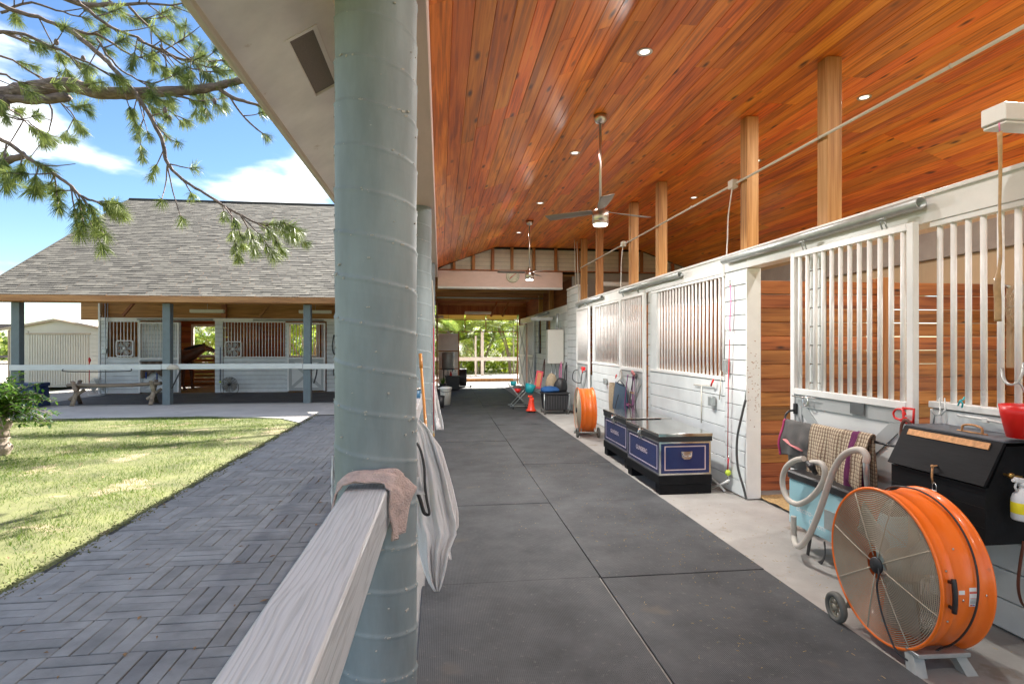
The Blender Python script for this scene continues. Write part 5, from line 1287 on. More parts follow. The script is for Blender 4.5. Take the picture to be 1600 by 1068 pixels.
# ---- blankets on the black bar of the near door
bar_ = thing('blanket_bar', 'black bent blanket bar screwed across the near stall door', 'bar', (2.93, 3.9, .93))
mb = MB(); mb.tube(smooth_path([(3.05, 4.52, 1.03), (2.96, 4.52, 1.02), (2.93, 4.50, .95), (2.93, 4.2, .935), (2.93, 3.6, .935), (2.93, 3.28, .94), (2.95, 3.22, .97), (3.03, 3.20, 1.03)], 5), .009, 10); obj('rod', mb, m_black, bar_, True)
for y in (4.52, 3.20): mb = MB(); mb.box(3.015, 3.045, y - .02, y + .02, 1.0, 1.09, 0, .004); obj('bracket', mb, m_black, bar_, True)
def drape(ya, yb, zf, zb, x=2.93, z=.945, seed=0, bulge=.035):
    def f(u, v):
        Y = lerp(ya, yb, u); s_ = v * 2 - 1
        L1, L2 = z - zf(u), z - zb(u)
        if s_ < -.08: q = (-s_ - .08) / .92; X = x - .014 - bulge * math.sin(min(1, q * 1.4) * PI / 2) - .012 * fbm(Y * 9, q * 3, seed) ; Z = z - L1 * q
        elif s_ > .08: q = (s_ - .08) / .92; X = x + .014 + .02 * q + .01 * fbm(Y * 9, q * 3, seed + 5); Z = z - L2 * q
        else: X = x + s_ / .08 * .014; Z = z + .012 * (1 - (s_ / .08) ** 2)
        X -= .008 * math.sin(Y * 42 + seed) * min(1, abs(s_) * 2)
        return (X, Y + .012 * fbm(Z * 5, seed, u), Z + .008 * fbm(Y * 6, seed))
    return f
gb = thing('grey_blanket', 'grey stable blanket with red and salmon bindings on the black bar', 'blanket', (2.93, 4.3, .9))
mb = MB(); mb.grid(drape(4.50, 4.14, lambda u: .66 + .05 * u, lambda u: .55, seed=1), 24, 50); obj('cloth', mb, m_greycloth, gb, True, solid=.012)
mb = MB(); mb.grid(lambda u, v: tuple(Vector(drape(4.505, 4.14, lambda q: .655, lambda q: .55, seed=1)(.0 + .06 * u, v)) + Vector((-.008 if v < .5 else .008, .004, .004))), 3, 50); obj('binding', mb, m_maroon, gb, True, solid=.006)
mb = MB(); mb.tube([(2.875, 4.44, .80), (2.872, 4.33, .765), (2.872, 4.2, .745)], .022, 8, flat=.2); obj('salmon_band', mb, m_salmon, gb, True)
pb = thing('plaid_blanket', 'tan plaid wool blanket with purple stripe folded over the bar', 'blanket', (2.93, 3.7, .9))
for k, (ya, yb, z0, m_) in enumerate([(4.14, 3.72, .50, .02), (3.78, 3.56, .52, .035), (3.64, 3.50, .62, .05)]):
    mb = MB(); mb.grid(drape(ya, yb, lambda u, z0=z0: z0 + .03 * math.sin(u * 5 + k), lambda u: .5, seed=3 + k, x=2.93 - .008 * k, z=.955 + .008 * k, bulge=m_ + .02), 36, 50); obj('fold', mb, m_plaid, pb, True, solid=.014)
mb = MB(); mb.tube(smooth_path([onX(1352, 770, 2.8), onX(1375, 775, 2.8), onX(1392, 765, 2.8), onX(1398, 745, 2.82)], 4), .012, 8, flat=.4); tag(obj('leather_girth', mb, m_leather), 'brown leather girth dangling between the plaid blanket and the black box', 'girth')
# red plastic bridle holder + leather headpiece
rh = thing('halter_holder', 'red plastic bridle holder on the near door above the black box', 'holder', tuple(onX(1412, 650, 3.0)))
X_ = 2.985
mb = MB()
mb.tube(smooth_path([onX(1416, 652, X_), onX(1408, 655, X_), onX(1399, 653, X_), onX(1396, 645, X_), onX(1401, 639, X_), onX(1410, 640, X_), onX(1415, 648, X_)], 4), .0065, 8)
q = [(1411, 637), (1428, 639), (1427, 660), (1412, 654)]
mb.tube([onX(*a, X_) for a in q + q[:1]], .009, 6); mb.tube([onX(1400, 652, X_), onX(1412, 660, X_), onX(1424, 662, X_)], .006, 6)
obj('bracket', mb, m_red, rh, True)
mb = MB(); mb.tube(smooth_path([onX(1408, 690, X_ - .02), onX(1408, 668, X_ - .02), onX(1413, 657, X_ - .02), onX(1420, 659, X_ - .02), onX(1423, 672, X_ - .02)], 4), .013, 8, flat=.4); mb.tube([onX(1408, 690, X_ - .02), onX(1405, 730, X_ - .03), onX(1398, 765, X_ - .05)], .012, 8, flat=.35)
tag(obj('leather_headpiece', mb, m_leather), 'dark leather headpiece hanging from the red holder', 'bridle')
# little metal things on the stall front
def wire(name, label, cat, pts, r, m, n=8, flat=None):
    mb = MB()
    for p in pts: mb.tube(p, r, n, flat=flat)
    return tag(obj(name, mb, m), label, cat)
wire('saddle_hook', 'bent galvanised hook hung on the grille above the black box', 'hook', [[onX(1468, 622, 3.07), onX(1469, 640, 3.02), onX(1467, 648, 3.0), onX(1461, 649, 2.98), onX(1456, 642, 2.98), onX(1455, 638, 2.98)], [onX(1476, 622, 3.07), onX(1477, 640, 3.02), onX(1470, 649, 3.0)], [onX(1460, 649, 2.99), onX(1459, 658, 3.03), onX(1457, 666, 3.05)]], .0045, m_galv)
wire('teal_snap', 'small teal clip tied to a bar above the black box', 'clip', [smooth_path([onX(1497, 633, 3.08), onX(1500, 626, 3.06), onX(1505, 624, 3.07), onX(1507, 620, 3.08)], 3), smooth_path([onX(1500, 626, 3.06), onX(1504, 630, 3.06), onX(1503, 636, 3.07)], 3)], .005, m_teal)
wire('door_bolt', 'white painted sliding bolt on the sill board right of the near door', 'bolt', [[onX(1496, 648, 3.085), onX(1540, 655, 3.085), onX(1572, 662, 3.085)]], .007, m_whitetrim)
mb = MB(); mb.obox(onX(1540, 656, 3.088), (.02, .035, .03), None, 0, .003); tag(obj('bolt_keeper', mb, m_whitetrim), 'white bolt keeper on the sill board', 'latch')
wire('door_latch', 'small steel latch at the left edge of the near door', 'latch', [[onX(1238, 618, 3.0), onX(1275, 622, 3.0)], smooth_path([onX(1254, 620, 3.0), onX(1256, 632, 3.0), onX(1262, 633, 3.0), onX(1262, 622, 3.0)], 3)], .006, m_chrome)
mb = MB(); mb.box(3.018, 3.024, 3.72, 3.86, 1.085, 1.165, 0, .002); tag(obj('dark_plate', mb, mat('slate_plate', (.12, .13, .13), .5)), 'small dark name plate on the near stall door', 'plate')
mb = MB(); mb.box(3.038, 3.044, 8.52, 8.60, 1.05, 1.14, 0, .002); tag(obj('dark_plate', mb, MATS['slate_plate']), 'small dark plate on the door behind the navy bag', 'plate')
wire('bridle_hook', 'black iron bridle hook hung on the bars at the right edge', 'hook', [smooth_path([onX(1566, 575, 3.0), onX(1568, 590, 2.97), onX(1574, 599, 2.96), onX(1584, 600, 2.97), onX(1593, 593, 3.0), onX(1598, 580, 3.04), onX(1600, 566, 3.06)], 3), smooth_path([onX(1590, 596, 2.99), onX(1596, 602, 3.0), onX(1600, 612, 3.02)], 3)], .008, m_galv, 8, .6)
# fly ribbon and fluorescent fitting
fx = thing('light_fitting', 'white fluorescent batten hung under the ceiling at the top right', 'light', (3.0, 2.55, 2.78))
a = onY(1555, 178, 2.52)
mb = MB(); mb.box(a.x, a.x + .8, 2.47, 2.60, a.z - .045, a.z + .045, 0, .006); obj('housing', mb, m_whitetrim, fx, True)
mb = MB(); mb.box(a.x + .01, a.x + .79, 2.475, 2.595, a.z - .062, a.z - .047, 0, .004); obj('lens', mb, m_tube, fx, True)
mb = MB(); mb.tube([(a.x + .2, 2.53, a.z + .045), (a.x + .2, 2.53, 3.955)], .004, 6); mb.tube([(a.x + .65, 2.53, a.z + .045), (a.x + .65, 2.53, 3.955)], .004, 6); obj('chain', mb, m_galv, fx, True)
q = [onY(x, y, 2.5) for x, y in ((1562, 206), (1563, 260), (1562, 330), (1563, 400), (1558, 440), (1559, 470), (1559, 502))]
mb = MB(); n_ = len(q); mb.tube(smooth_path(q, 5), [.015 - .006 * math.sin(min(1, i / 20) * 3) + (.006 if i > 18 else 0) for i in range((n_ - 1) * 5 + 1)], 8, flat=.18); 
fr_ = thing('fly_ribbon', 'long amber sticky fly ribbon hanging from the white light fitting', 'fly ribbon', tuple(q[0])); obj('ribbon', mb, m_ribbon, fr_, True)
mb = MB(); mb.tube([onY(1561, 192, 2.5), q[0]], .004, 6); obj('pin', mb, m_pinkstrap, fr_, True)
# round fan inside the near stall
sf = thing('stall_fan', 'round wire wall fan hung inside the nearest stall at the right edge', 'fan', (5, 5.3, 2)); c0 = onY(1606, 477, 5.30)
sf.location = c0
for k, dy in enumerate((-.06, .06)):
    g = MB()
    for i in range(13): g.ring(.05 + i * .0175, .0022, 40, 4, (0, dy * (1 - .55 * (i / 12) ** 2), 0), Euler((R(90), 0, 0)))
    for j in range(12): a = j * PI / 6; g.tube([(.05 * math.cos(a), dy, .05 * math.sin(a)), (.26 * math.cos(a), dy * .45, .26 * math.sin(a))], .0025, 4)
    obj('guard', g, m_grill, sf)
for k in range(3):
    mb = MB(); mb.grid(lambda u, v: (lerp(.03, .22, v), .02 * (u - .5), (u - .5) * lerp(.07, .16, v)), 4, 4); o = obj('blade', mb, m_blade, sf, solid=.003); o.rotation_euler = (0, k * 2 * PI / 3, 0)
mb = MB(); mb.lathe([(0, -.05), (.06, -.05), (.06, .08), (0, .10)], 20, (0, 0, 0), Euler((R(-90), 0, 0))); mb.tube([(0, .08, 0), (0, .2, .0), (0, .33, -.1)], .016, 8); obj('motor', mb, m_grill, sf)
mb = MB(); mb.tube(smooth_path([(-.2, .02, .20), (-.12, .18, .24), (.1, .30, .22)], 4), .012, 8); obj('bracket', mb, m_galv, sf)

# ---- on the wall left of the open stall: lead with tennis ball, boxes, hose
ld = thing('cross_tie', 'pink and red cross tie with a tennis ball hanging beside the open stall', 'cross tie', (3.07, 5.78, 0))
mb = MB(); mb.tube([onX(1141, 446, 3.07), onX(1142, 470, 3.07), onX(1140, 508, 3.07), onX(1141, 517, 3.07)], .012, 8, flat=.4); obj('pink_strap', mb, m_pinkstrap, ld, True)
mb = MB(); mb.tube([onX(1140, 530, 3.07), onX(1138, 600, 3.07), onX(1137, 715, 3.07)], .009, 8, flat=.4); mb.tube([onX(1138, 715, 3.07), onX(1137, 733, 3.07)], .014, 8, flat=.4); obj('red_strap', mb, m_redstrap, ld, True)
for q_ in (524, 714): mb = MB(); mb.ring(.014, .003, 14, 6, tuple(onX(1139, q_, 3.07)), Xrot); obj('ring', mb, m_chrome, ld, True)
mb = MB(); mb.tube([onX(1137, 744, 3.07), onX(1137, 756, 3.07)], .006, 8); obj('snap', mb, m_chrome, ld, True)
mb = MB(); mb.tube([onX(1141, 438, 3.09), onX(1141, 446, 3.07)], .008, 8); obj('hook', mb, m_chrome, ld, True)
mb = MB(); p = onX(1137.5, 738, 3.07); mb.lathe([(.033 * math.sin(t), -.033 * math.cos(t)) for t in np.linspace(0, PI, 14)], 20, tuple(p)); obj('tennis_ball', mb, m_ball, ld, True)
wire('grey_hose', 'short length of dark grey hose hanging at the open stall jamb', 'hose', [smooth_path([(3.085, 5.425, 1.03), (3.06, 5.44, .9), (3.035, 5.50, .62), (3.035, 5.49, .35), (3.08, 5.45, .12), (3.10, 5.44, .02)], 5)], .012, m_hose2, 10)
wire('snap_chain', 'rusty snap and chain at the top of the grey hose', 'snap', [[(3.09, 5.43, 1.16), (3.085, 5.43, 1.03)]], .007, m_galv)
def jbox(label, y, z, s=(.05, .10, .11), name='outlet_box', cat='socket', lid=True):
    t = thing(name, label, cat, (3.10, y, z))
    mb = MB(); mb.box(-s[0], 0, -s[1] / 2, s[1] / 2, -s[2] / 2, s[2] / 2, 0, .006); obj('box', mb, m_galv, t)
    if lid: mb = MB(); mb.box(-s[0] - .006, -s[0] + .0, -s[1] / 2 + .008, s[1] / 2 - .03, -s[2] / 2 + .008, s[2] / 2 - .008, 0, .004); obj('cover', mb, m_galv, t)
    return t
jbox('grey weatherproof socket box on the white wall above the nearer trunk', 6.13, .95)
jbox('grey weatherproof socket box on the wall left of the navy bag', 10.35, .90)
jbox('small grey box on the post by the red cross tie', 5.80, 1.36, (.05, .05, .14), 'switch_box', 'switch')
wire('wall_conduit', 'thin pale conduit running beside the socket above the nearer trunk', 'conduit', [[(3.09, 6.42, .66), (3.09, 6.42, 1.10)], [(3.09, 6.12, 1.12), (3.09, 6.62, 1.10)], [(3.09, 5.98, .98), (3.085, 5.95, 1.1), (3.09, 5.95, 1.3)]], .007, m_conduit)
mb = MB(); mb.tube([onX(1115, 592, 3.06), onX(1113, 597, 3.05), onX(1111, 602, 3.06)], .011, 8); tag(obj('red_clip', mb, m_red), 'red clip on the white wall above the socket', 'clip')
mb = MB(); mb.tube([onX(963, 585, 3.05), onX(962, 590, 3.05)], .012, 8); tag(obj('red_clip', mb, m_red), 'red clip on the wall beside the farther socket', 'clip')
wire('coiled_rope', 'coil of pale rope hooked on the wall left of the navy bag', 'rope', [[tuple(onX(970, 585, 3.04) + Vector((0, .05 * math.cos(t), .075 * math.sin(t)))) for t in np.linspace(0, 12, 40)]], .007, m_rope)
# navy bag, hay net and halters on the middle door
bg_ = thing('navy_bag', 'slate navy rug bag hanging on the middle stall door', 'bag', (2.98, 9.0, .6))
mb = MB()
def bagf(u, v):
    w = (.30 + .16 * v) * (1 - .12 * (v > .9)); a = u * 2 * PI
    return (2.96 + .075 * math.cos(a) * math.sin(min(1, .25 + v) * PI * .62), 9.07 + .02 * v + w * .9 * math.sin(a) * .98, .93 - .62 * v + .03 * math.sin(a) - .02 * fbm(u * 4, v * 4))
mb.grid(bagf, 28, 16); obj('body', mb, m_slate, bg_, True)
mb = MB(); mb.tube(smooth_path([(2.87, 8.9, .78), (2.86, 9.0, .62), (2.86, 9.1, .42)], 4), .006, 6); mb.tube(smooth_path([(2.95, 9.25, .93), (2.94, 9.05, 1.0), (2.95, 8.85, .93)], 4), .008, 6); obj('piping', mb, m_black, bg_, True)
mb = MB(); mb.grid(lambda u, v: (2.99 + .05 * math.cos(u * 6.28), 9.62 + (.10 + .05 * math.sin(v * PI)) * math.sin(u * 6.28), .92 - .52 * v), 16, 10); tag(obj('hay_net', mb, m_net), 'tan hay net hanging just left of the navy bag', 'hay net')
for k, (yy, mm, lab) in enumerate([(8.52, m_purple, 'purple trimmed halters bunched beside the navy bag'), (8.44, m_black, 'black leather halter hung among the purple ones'), (8.60, m_purple, 'purple lead rope looped against the navy bag')]):
    pts = [(3.0 - .03 * k, yy + .02 * k, 1.12), (2.98 - .02 * k, yy + .07 + .03 * k, .9), (2.97 - .02 * k, yy + .17, .62), (2.97 - .02 * k, yy + .14, .40), (2.97 - .02 * k, yy + .02, .36), (2.98, yy - .03, .6), (2.99, yy - .02, .9), (3.0, yy, 1.1)]
    t = thing('halter', lab, 'halter', (3, yy, 1.1)); mb = MB(); mb.tube(smooth_path(pts, 4), .011, 6, flat=.5); mb.tube(smooth_path([(2.96, yy + .16, .66), (2.94, yy + .07, .62), (2.96, yy - .02, .66)], 4), .010, 6, flat=.5); obj('webbing', mb, mm, t, True)
    for q_ in ((2.95, yy + .15, .64), (2.95, yy + .05, .45), (2.96, yy, .84)): mb = MB(); mb.ring(.016, .003, 12, 6, q_, Xrot); obj('ring', mb, m_brass, t, True)
mb = MB(); mb.tube(smooth_path([(3.0, 8.50, 1.10), (2.96, 8.52, 1.15), (2.95, 8.47, 1.17), (2.97, 8.43, 1.12)], 4), .022, 8, flat=.6); tag(obj('pink_padding', mb, m_salmon), 'pink fleece noseband on top of the halters', 'halter')
# blanket bar and red halter on the door behind the far fan
wire('blanket_bar', 'dark bent bar on the stall door behind the far orange fan', 'bar', [smooth_path([(3.05, 12.4, 1.02), (2.96, 12.4, .98), (2.93, 12.35, .80), (2.93, 11.65, .78), (2.95, 11.6, .98), (3.04, 11.6, 1.03)], 4)], .010, m_black)
mb = MB(); mb.obox((2.98, 11.62, 1.08), (.05, .18, .08), None, 0, .01); mb.tube([(2.95, 11.55, 1.1), (2.94, 11.55, 1.0)], .01, 6); tag(obj('red_headcollar', mb, m_red), 'red headcollar on the door behind the far fan', 'halter')

# ---- conduit along the posts, with boxes and drops
cd = thing('ceiling_conduit', 'long pale conduit clipped across the wooden posts with two boxes', 'conduit', (3.12, 6, 3.31))
mb = MB(); mb.tube([(3.118, .5, 3.31), (3.118, 12.4, 3.30)], .012, 10); obj('pipe', mb, m_conduit, cd, True)
for y, l in ((5.72, 2.57), (9.38, 2.57)):
    mb = MB(); mb.box(3.075, 3.142, y - .05, y + .05, 3.26, 3.35, 0, .005); obj('junction_box', mb, m_conduit, cd, True)
    mb = MB(); mb.tube(smooth_path([(3.10, y, 3.26), (3.09, y + .03, 3.1), (3.10, y + .09, 2.95), (3.10, y + .10, 2.75), (3.10, y + .12, l)], 5), .0065, 8); obj('drop_cable', mb, m_whitetrim, cd, True)
mb = MB()
for y in (1.9, 3.12, 4.34, 5.57, 6.76, 7.95, 9.15, 11.2): mb.ring(.014, .003, 14, 4, (3.118, y, 3.31), Euler((R(90), 0, 0)))
obj('strap_clip', mb, m_galv, cd, True)
wire('pilaster_conduit', 'thin conduits running up the white pilaster to the gable', 'conduit', [[(3.10, 12.50, 1.0), (3.08, 12.45, 2.9), (3.05, 12.45, 3.9)], [(3.02, 12.48, 2.9), (3.0, 12.48, 3.95)]], .008, m_conduit)
wire('jamb_conduit', 'white conduit on the jamb at the left of the open stall', 'conduit', [[(3.085, 5.90, 1.3), (3.085, 5.90, 2.56)]], .008, m_whitetrim)

# ---- ceiling fans and recessed lights
def ceiling_fan(label, x, y, ph):
    t = thing('ceiling_fan', label, 'ceiling fan', (x, y, 2.82), 0, 'brushed nickel ceiling fans')
    z0 = 0
    mb = MB(); mb.lathe([(0, -.001), (.07, .0), (.074, .012), (.06, .012), (.0, .012)], 32); obj('lamp_lens', mb, m_lamp, t)
    mb = MB(); mb.lathe([(.074, .013), (.083, .016), (.083, .040), (.079, .043), (.083, .046), (.083, .145), (.07, .155), (.045, .165), (.042, .20), (.022, .235), (.016, .25), (0, .25)], 40); obj('motor_housing', mb, m_steel, t)
    mb = MB(); mb.cyl((0, 0, .25), (0, 0, 1.06), .0125, 14); obj('downrod', mb, m_steel, t)
    mb = MB(); mb.lathe([(.013, 1.055), (.045, 1.062), (.066, 1.09), (.068, 1.137), (0, 1.137)], 32); obj('canopy', mb, m_steel, t)
    for k in range(3):
        a = ph + k * 2 * PI / 3
        mb = MB(); mb.grid(lambda u, v: (lerp(.09, .62, v), (u - .5) * lerp(.07, .13, math.sin(v * 1.9)) , .150 + (u - .5) * .025), 4, 10); o = obj('blade', mb, mat('dark_fan_blade', (.26, .22, .19), .4, var=.05) if 'dark_fan_blade' not in MATS else MATS['dark_fan_blade'], t, solid=.006); o.rotation_euler = (0, 0, a)
    lamp('AREA', t, (0, 0, -.006), 13, (1, .98, .95), .12)
    return t
ceiling_fan('nearer nickel ceiling fan on a long rod with dark blades', 1.64, 5.69, .35)
ceiling_fan('farther nickel ceiling fan in front of the pink header beam', 1.70, 10.75, 1.1)
for i, (x, y, lab) in enumerate([(1.64, 4.41, 'largest recessed downlight, nearest above the aisle'), (4.03, 4.96, 'recessed downlight right of the first wooden post'), (1.65, 6.85, 'recessed downlight left of the nearer fan canopy'), (4.04, 6.85, 'recessed downlight between the two nearest wooden posts'), (1.66, 9.36, 'third recessed downlight along the left ceiling line'), (4.06, 8.70, 'recessed downlight right of the third wooden post'), (1.65, 11.9, 'farthest recessed downlight near the gable'), (1.64, 1.97, 'recessed downlight just above the camera'), (4.03, 3.05, 'recessed downlight over the nearest stall'), (1.64, -.4, 'recessed downlight behind the camera')]):
    t = thing('recessed_downlight', lab, 'downlight', (x, y, 3.957), 0, 'recessed downlights in the ceiling')
    mb = MB(); mb.lathe([(.040, .0), (.060, -.004), (.064, .0), (.064, .002), (.04, .002)], 28, (0, 0, 0), None, 0, True, True); obj('trim_ring', mb, m_steel, t)
    mb = MB(); mb.lathe([(0, -.001), (.039, -.001), (.039, .002)], 24); obj('lens', mb, m_lamp2, t); lamp('AREA', t, (0, 0, -.008), 4.5, (1, .97, .93), .07)
# dial thermometer on the header
th = thing('dial_thermometer', 'round cream dial thermometer with a red pointer on the pink beam', 'thermometer', (1.755, 13.73, 3.255))
mb = MB(); mb.lathe([(0, 0), (.155, 0), (.158, .012), (.150, .016), (0, .016)], 36, (0, 0, 0), Euler((R(90), 0, 0))); obj('dial', mb, m_clockface, th)
mb = MB(); mb.ring(.155, .007, 40, 6, (0, -.012, 0), Euler((R(90), 0, 0))); obj('rim', mb, mat('dial_rim', (.35, .36, .22), .5), th)
mb = MB(); mb.obox((.0, -.020, .0), (.19, .004, .012), Euler((0, R(-42), 0))); mb.obox((-.045, -.020, -.04), (.07, .004, .020), Euler((0, R(-42), 0))); obj('pointer', mb, m_redprint, th)
for k in range(11):
    a = R(225 - k * 27); o = lettering(str(-40 + k * 16 if False else [-40, -20, 0, 20, 40, 60, 70, 80, 100, 120, 140][k]), .030, m_black, th, (.115 * math.cos(a), -.0165, .115 * math.sin(a)), (R(90), 0, 0), 'numeral')
# fluorescent batten over the pilaster and one at the exit
for x, y, z, w, lab in ((3.95, 12.3, 2.93, .75, 'white fluorescent batten above the stall wall near the gable'), (1.42, 21.5, 2.78, 1.0, 'white fluorescent batten over the far doorway'), (-.05, 21.6, 2.62, .35, 'short white batten at the left of the far doorway'), (2.75, 15.3, 2.28, .6, 'white batten under the rafters right of the far doorway')):
    t = thing('light_fitting', lab, 'light', (x, y, z)); mb = MB(); mb.box(-w / 2, w / 2, -.06, .06, -.03, .05, 0, .006); obj('housing', mb, m_whitetrim, t)
    mb = MB(); mb.box(-w / 2 + .01, w / 2 - .01, -.05, .05, -.045, -.031, 0, .003); obj('lens', mb, m_tube, t)
# tankless heater on the wall beyond the pilaster
hh = thing('water_heater', 'tall cream wall box heater just beyond the white pilaster', 'heater', (2.9, 14.15, 1.1))
mb = MB(); mb.box(2.68, 3.09, 14.0, 14.28, 1.10, 1.96, 0, .015); obj('casing', mb, m_cream, hh, True)
mb = MB(); mb.cyl((2.95, 14.12, 1.96), (2.95, 14.12, 2.37), .035, 12); mb.lathe([(.036, 0), (.11, -.01), (.11, .01), (.036, .02)], 20, (2.95, 14.12, 1.985)); obj('flue', mb, m_galv, hh, True)
for x in (2.8, 2.9, 3.0): mb = MB(); mb.cyl((x, 14.15, .45), (x, 14.15, 1.10), .014, 10); obj('pipe', mb, m_galv, hh, True)
# ---- clutter by the pilaster: wheeled tote, folding cart, red sprayer base, cushion
tt = thing('wheeled_tote', 'dark ribbed wheeled tote in a frame, standing before the white pilaster', 'tote', (2.62, 12.85, 0))
mb = MB(); mb.add(*(lambda v, f: ([(x * (1 if z > 0 else .88), y * (1 if z > 0 else .88), z) for x, y, z in v], f))(*cbox(.58, .46, .36, .02))); mb.v = [(x, y, z + .27) for x, y, z in mb.v]; obj('bin', mb, m_black, tt)
for i in range(9): mb = MB(); mb.box(-.25 + i * .06, -.235 + i * .06, -.232, -.222, .12, .43); obj('rib', mb, mat('grey_rib', (.06, .06, .065), .5) if 'grey_rib' not in MATS else MATS['grey_rib'], tt)
mb = MB(); mb.box(-.31, .31, -.25, .25, .45, .49, 0, .015); obj('lid', mb, m_black, tt)
for x in (-.29, .29): mb = MB(); mb.tube([(x, -.25, .08), (x, -.25, .47)], .012, 8); obj('frame_tube', mb, m_galv, tt)
for x in (-.27, .27):
    for y in (-.2, .2): mb = MB(); mb.lathe([(0, -.015), (.045, -.015), (.05, 0), (.045, .015), (0, .015)], 18, (x, y, .05), Xrot); obj('caster', mb, m_tyre, tt)
def lump(name, lab, cat, c, s, m, seed=0, n=22):
    mb = MB()
    def f(u, v):
        a = u * 2 * PI; t = v * PI; r = 1 + .18 * fbm(math.cos(a) * 1.5 + seed, math.sin(a) * 1.5, math.cos(t) * 1.5)
        z = max(-.55, math.cos(t) * r)
        return (c[0] + s[0] * math.sin(t) * math.cos(a) * r, c[1] + s[1] * math.sin(t) * math.sin(a) * r, c[2] + s[2] * (z + .55))
    mb.grid(f, n, n); return tag(obj(name, mb, m), lab, cat)
lump('folded_cloth', 'folded bright blue cloth lying on the dark tote', 'cloth', (2.5, 12.85, .49), (.22, .18, .09), m_bluecloth, 1)
lump('black_bag', 'black bag heaped behind the blue cloth', 'bag', (2.78, 12.98, .49), (.16, .14, .20), m_black, 4)
lump('feed_sack', 'pale crumpled sack behind the black bag', 'sack', (2.62, 13.25, .45), (.15, .1, .28), m_net, 6)
ct = thing('folding_cart', 'folding metal cart carrying teal and red tubs at the mat edge', 'cart', (1.98, 13.9, 0))
mb = MB()
for y in (-.2, .2):
    mb.tube([(-.32, y, .62), (.12, y, .10)], .009, 6); mb.tube([(.28, y, .62), (-.22, y, .10)], .009, 6); mb.tube([(-.30, y, .08), (.2, y, .08)], .008, 6)
for x, z in ((-.32, .62), (.28, .62), (.12, .10), (-.22, .10)): mb.tube([(x, -.2, z), (x, .2, z)], .008, 6)
obj('frame', mb, m_galv, ct)
for x in (-.22, .14):
    for y in (-.2, .2): mb = MB(); mb.lathe([(0, -.012), (.035, -.012), (.035, .012), (0, .012)], 14, (x, y, .036), Xrot); obj('wheel', mb, m_black, ct)
mb = MB(); mb.lathe([(0, 0), (.10, 0), (.13, .22), (.122, .22), (.095, .012), (0, .012)], 28, (2.16, 13.75, .40), Euler((0, R(12), 0))); tag(obj('teal_bucket', mb, m_teal), 'large teal bucket sitting on the folding cart', 'bucket')
mb = MB(); mb.lathe([(0, 0), (.06, 0), (.08, .11), (.075, .11), (.055, .01), (0, .01)], 24, (1.80, 13.95, .56)); tag(obj('teal_tub', mb, m_teal), 'small teal tub at the left of the folding cart', 'tub')
mb = MB(); mb.lathe([(0, 0), (.06, 0), (.09, .10), (.084, .10), (.055, .01), (0, .01)], 24, (1.88, 13.8, .40)); tag(obj('red_tub', mb, m_red), 'small red tub under the teal one on the cart', 'tub')
mb = MB(); mb.obox((2.40, 13.75, .72), (.17, .03, .44), Euler((0, R(10), 0)), 0, .01); mb.obox((2.40, 13.73, .72), (.09, .012, .34), Euler((0, R(10), 0)), 1, .004); tag(obj('pink_board', mb, [mat('coral_board', (.72, .10, .13), .5), mat('orange_board_print', (.80, .34, .15), .5)]), 'coral red board with an orange pattern propped beside the tote', 'board')
mb = MB(); mb.ring(.16, .008, 30, 6, (2.33, 13.9, .60), Euler((R(80), 0, R(30)))); tag(obj('wire_hoop', mb, m_galv), 'thin wire hoop leaning behind the teal bucket', 'hoop')
rs = thing('red_sprayer', 'small red bottle shaped sprayer on a round base at the mat edge', 'sprayer', (2.09, 12.98, .014))
mb = MB(); mb.lathe([(0, .03), (.12, .03), (.125, .055), (.085, .085), (.07, .20), (.045, .30), (.035, .34), (0, .345)], 26); obj('body', mb, mat('orange_red_plastic', (.80, .05, .015), .4), rs)
mb = MB(); mb.obox((-.02, 0, .37), (.11, .05, .04), None, 0, .01); mb.tube([(.045, 0, .34), (.06, 0, .24)], .012, 8); obj('head', mb, MATS['orange_red_plastic'], rs)
for a in (.6, 2.2, 4.0, 5.4): mb = MB(); mb.lathe([(0, -.012), (.022, -.012), (.022, .012), (0, .012)], 12, (.09 * math.cos(a), .09 * math.sin(a), .022), Xrot); obj('caster', mb, m_black, rs)
# straps on the far wall
for k, (y, mm, lab) in enumerate([(13.9, m_pinkstrap, 'pink lead ropes hanging below the cream heater'), (13.3, m_black, 'black halter hanging on the white pilaster'), (16.2, m_leather, 'brown halter on the far wall by the wooden post')]):
    wire('lead_rope', lab, 'lead rope', [smooth_path([(3.0, y, 1.15), (2.97, y + .06, .9), (2.97, y + .04, .65), (2.98, y - .05, .72), (3.0, y - .03, 1.1)], 4)], .014, mm, 6)
# ---- left side of the far aisle
bk = thing('waste_bucket', 'cream lidded pail standing by the columns at the left of the aisle', 'bucket', (.14, 14.9, .014))
mb = MB(); mb.lathe([(0, 0), (.12, 0), (.15, .40), (.155, .41), (.14, .41), (.11, .01), (0, .01)], 28); obj('pail', mb, m_cream, bk)
mb = MB(); mb.lathe([(0, .43), (.10, .43), (.163, .41), (.163, .45), (.10, .47), (0, .475)], 28); obj('lid', mb, m_whitetrim, bk)
mb = MB(); mb.tube([(.155 * math.cos(a), .155 * math.sin(a) - .01, .40 + .06 * math.sin(a)) for a in np.linspace(-PI, 0, 14)], .006, 6); obj('bail', mb, m_black, bk)
mb = MB(); mb.lathe([(0, 0), (.09, 0), (.11, .30), (.102, .30), (.085, .01), (0, .01)], 24, (-.0, 14.2, .014)); tag(obj('dark_bucket', mb, m_black), 'narrow dark bucket in front of the cream pail', 'bucket')
bb = thing('black_bin', 'square black bin full of bottles at the left of the far doorway', 'bin', (.42, 19.85, .014))
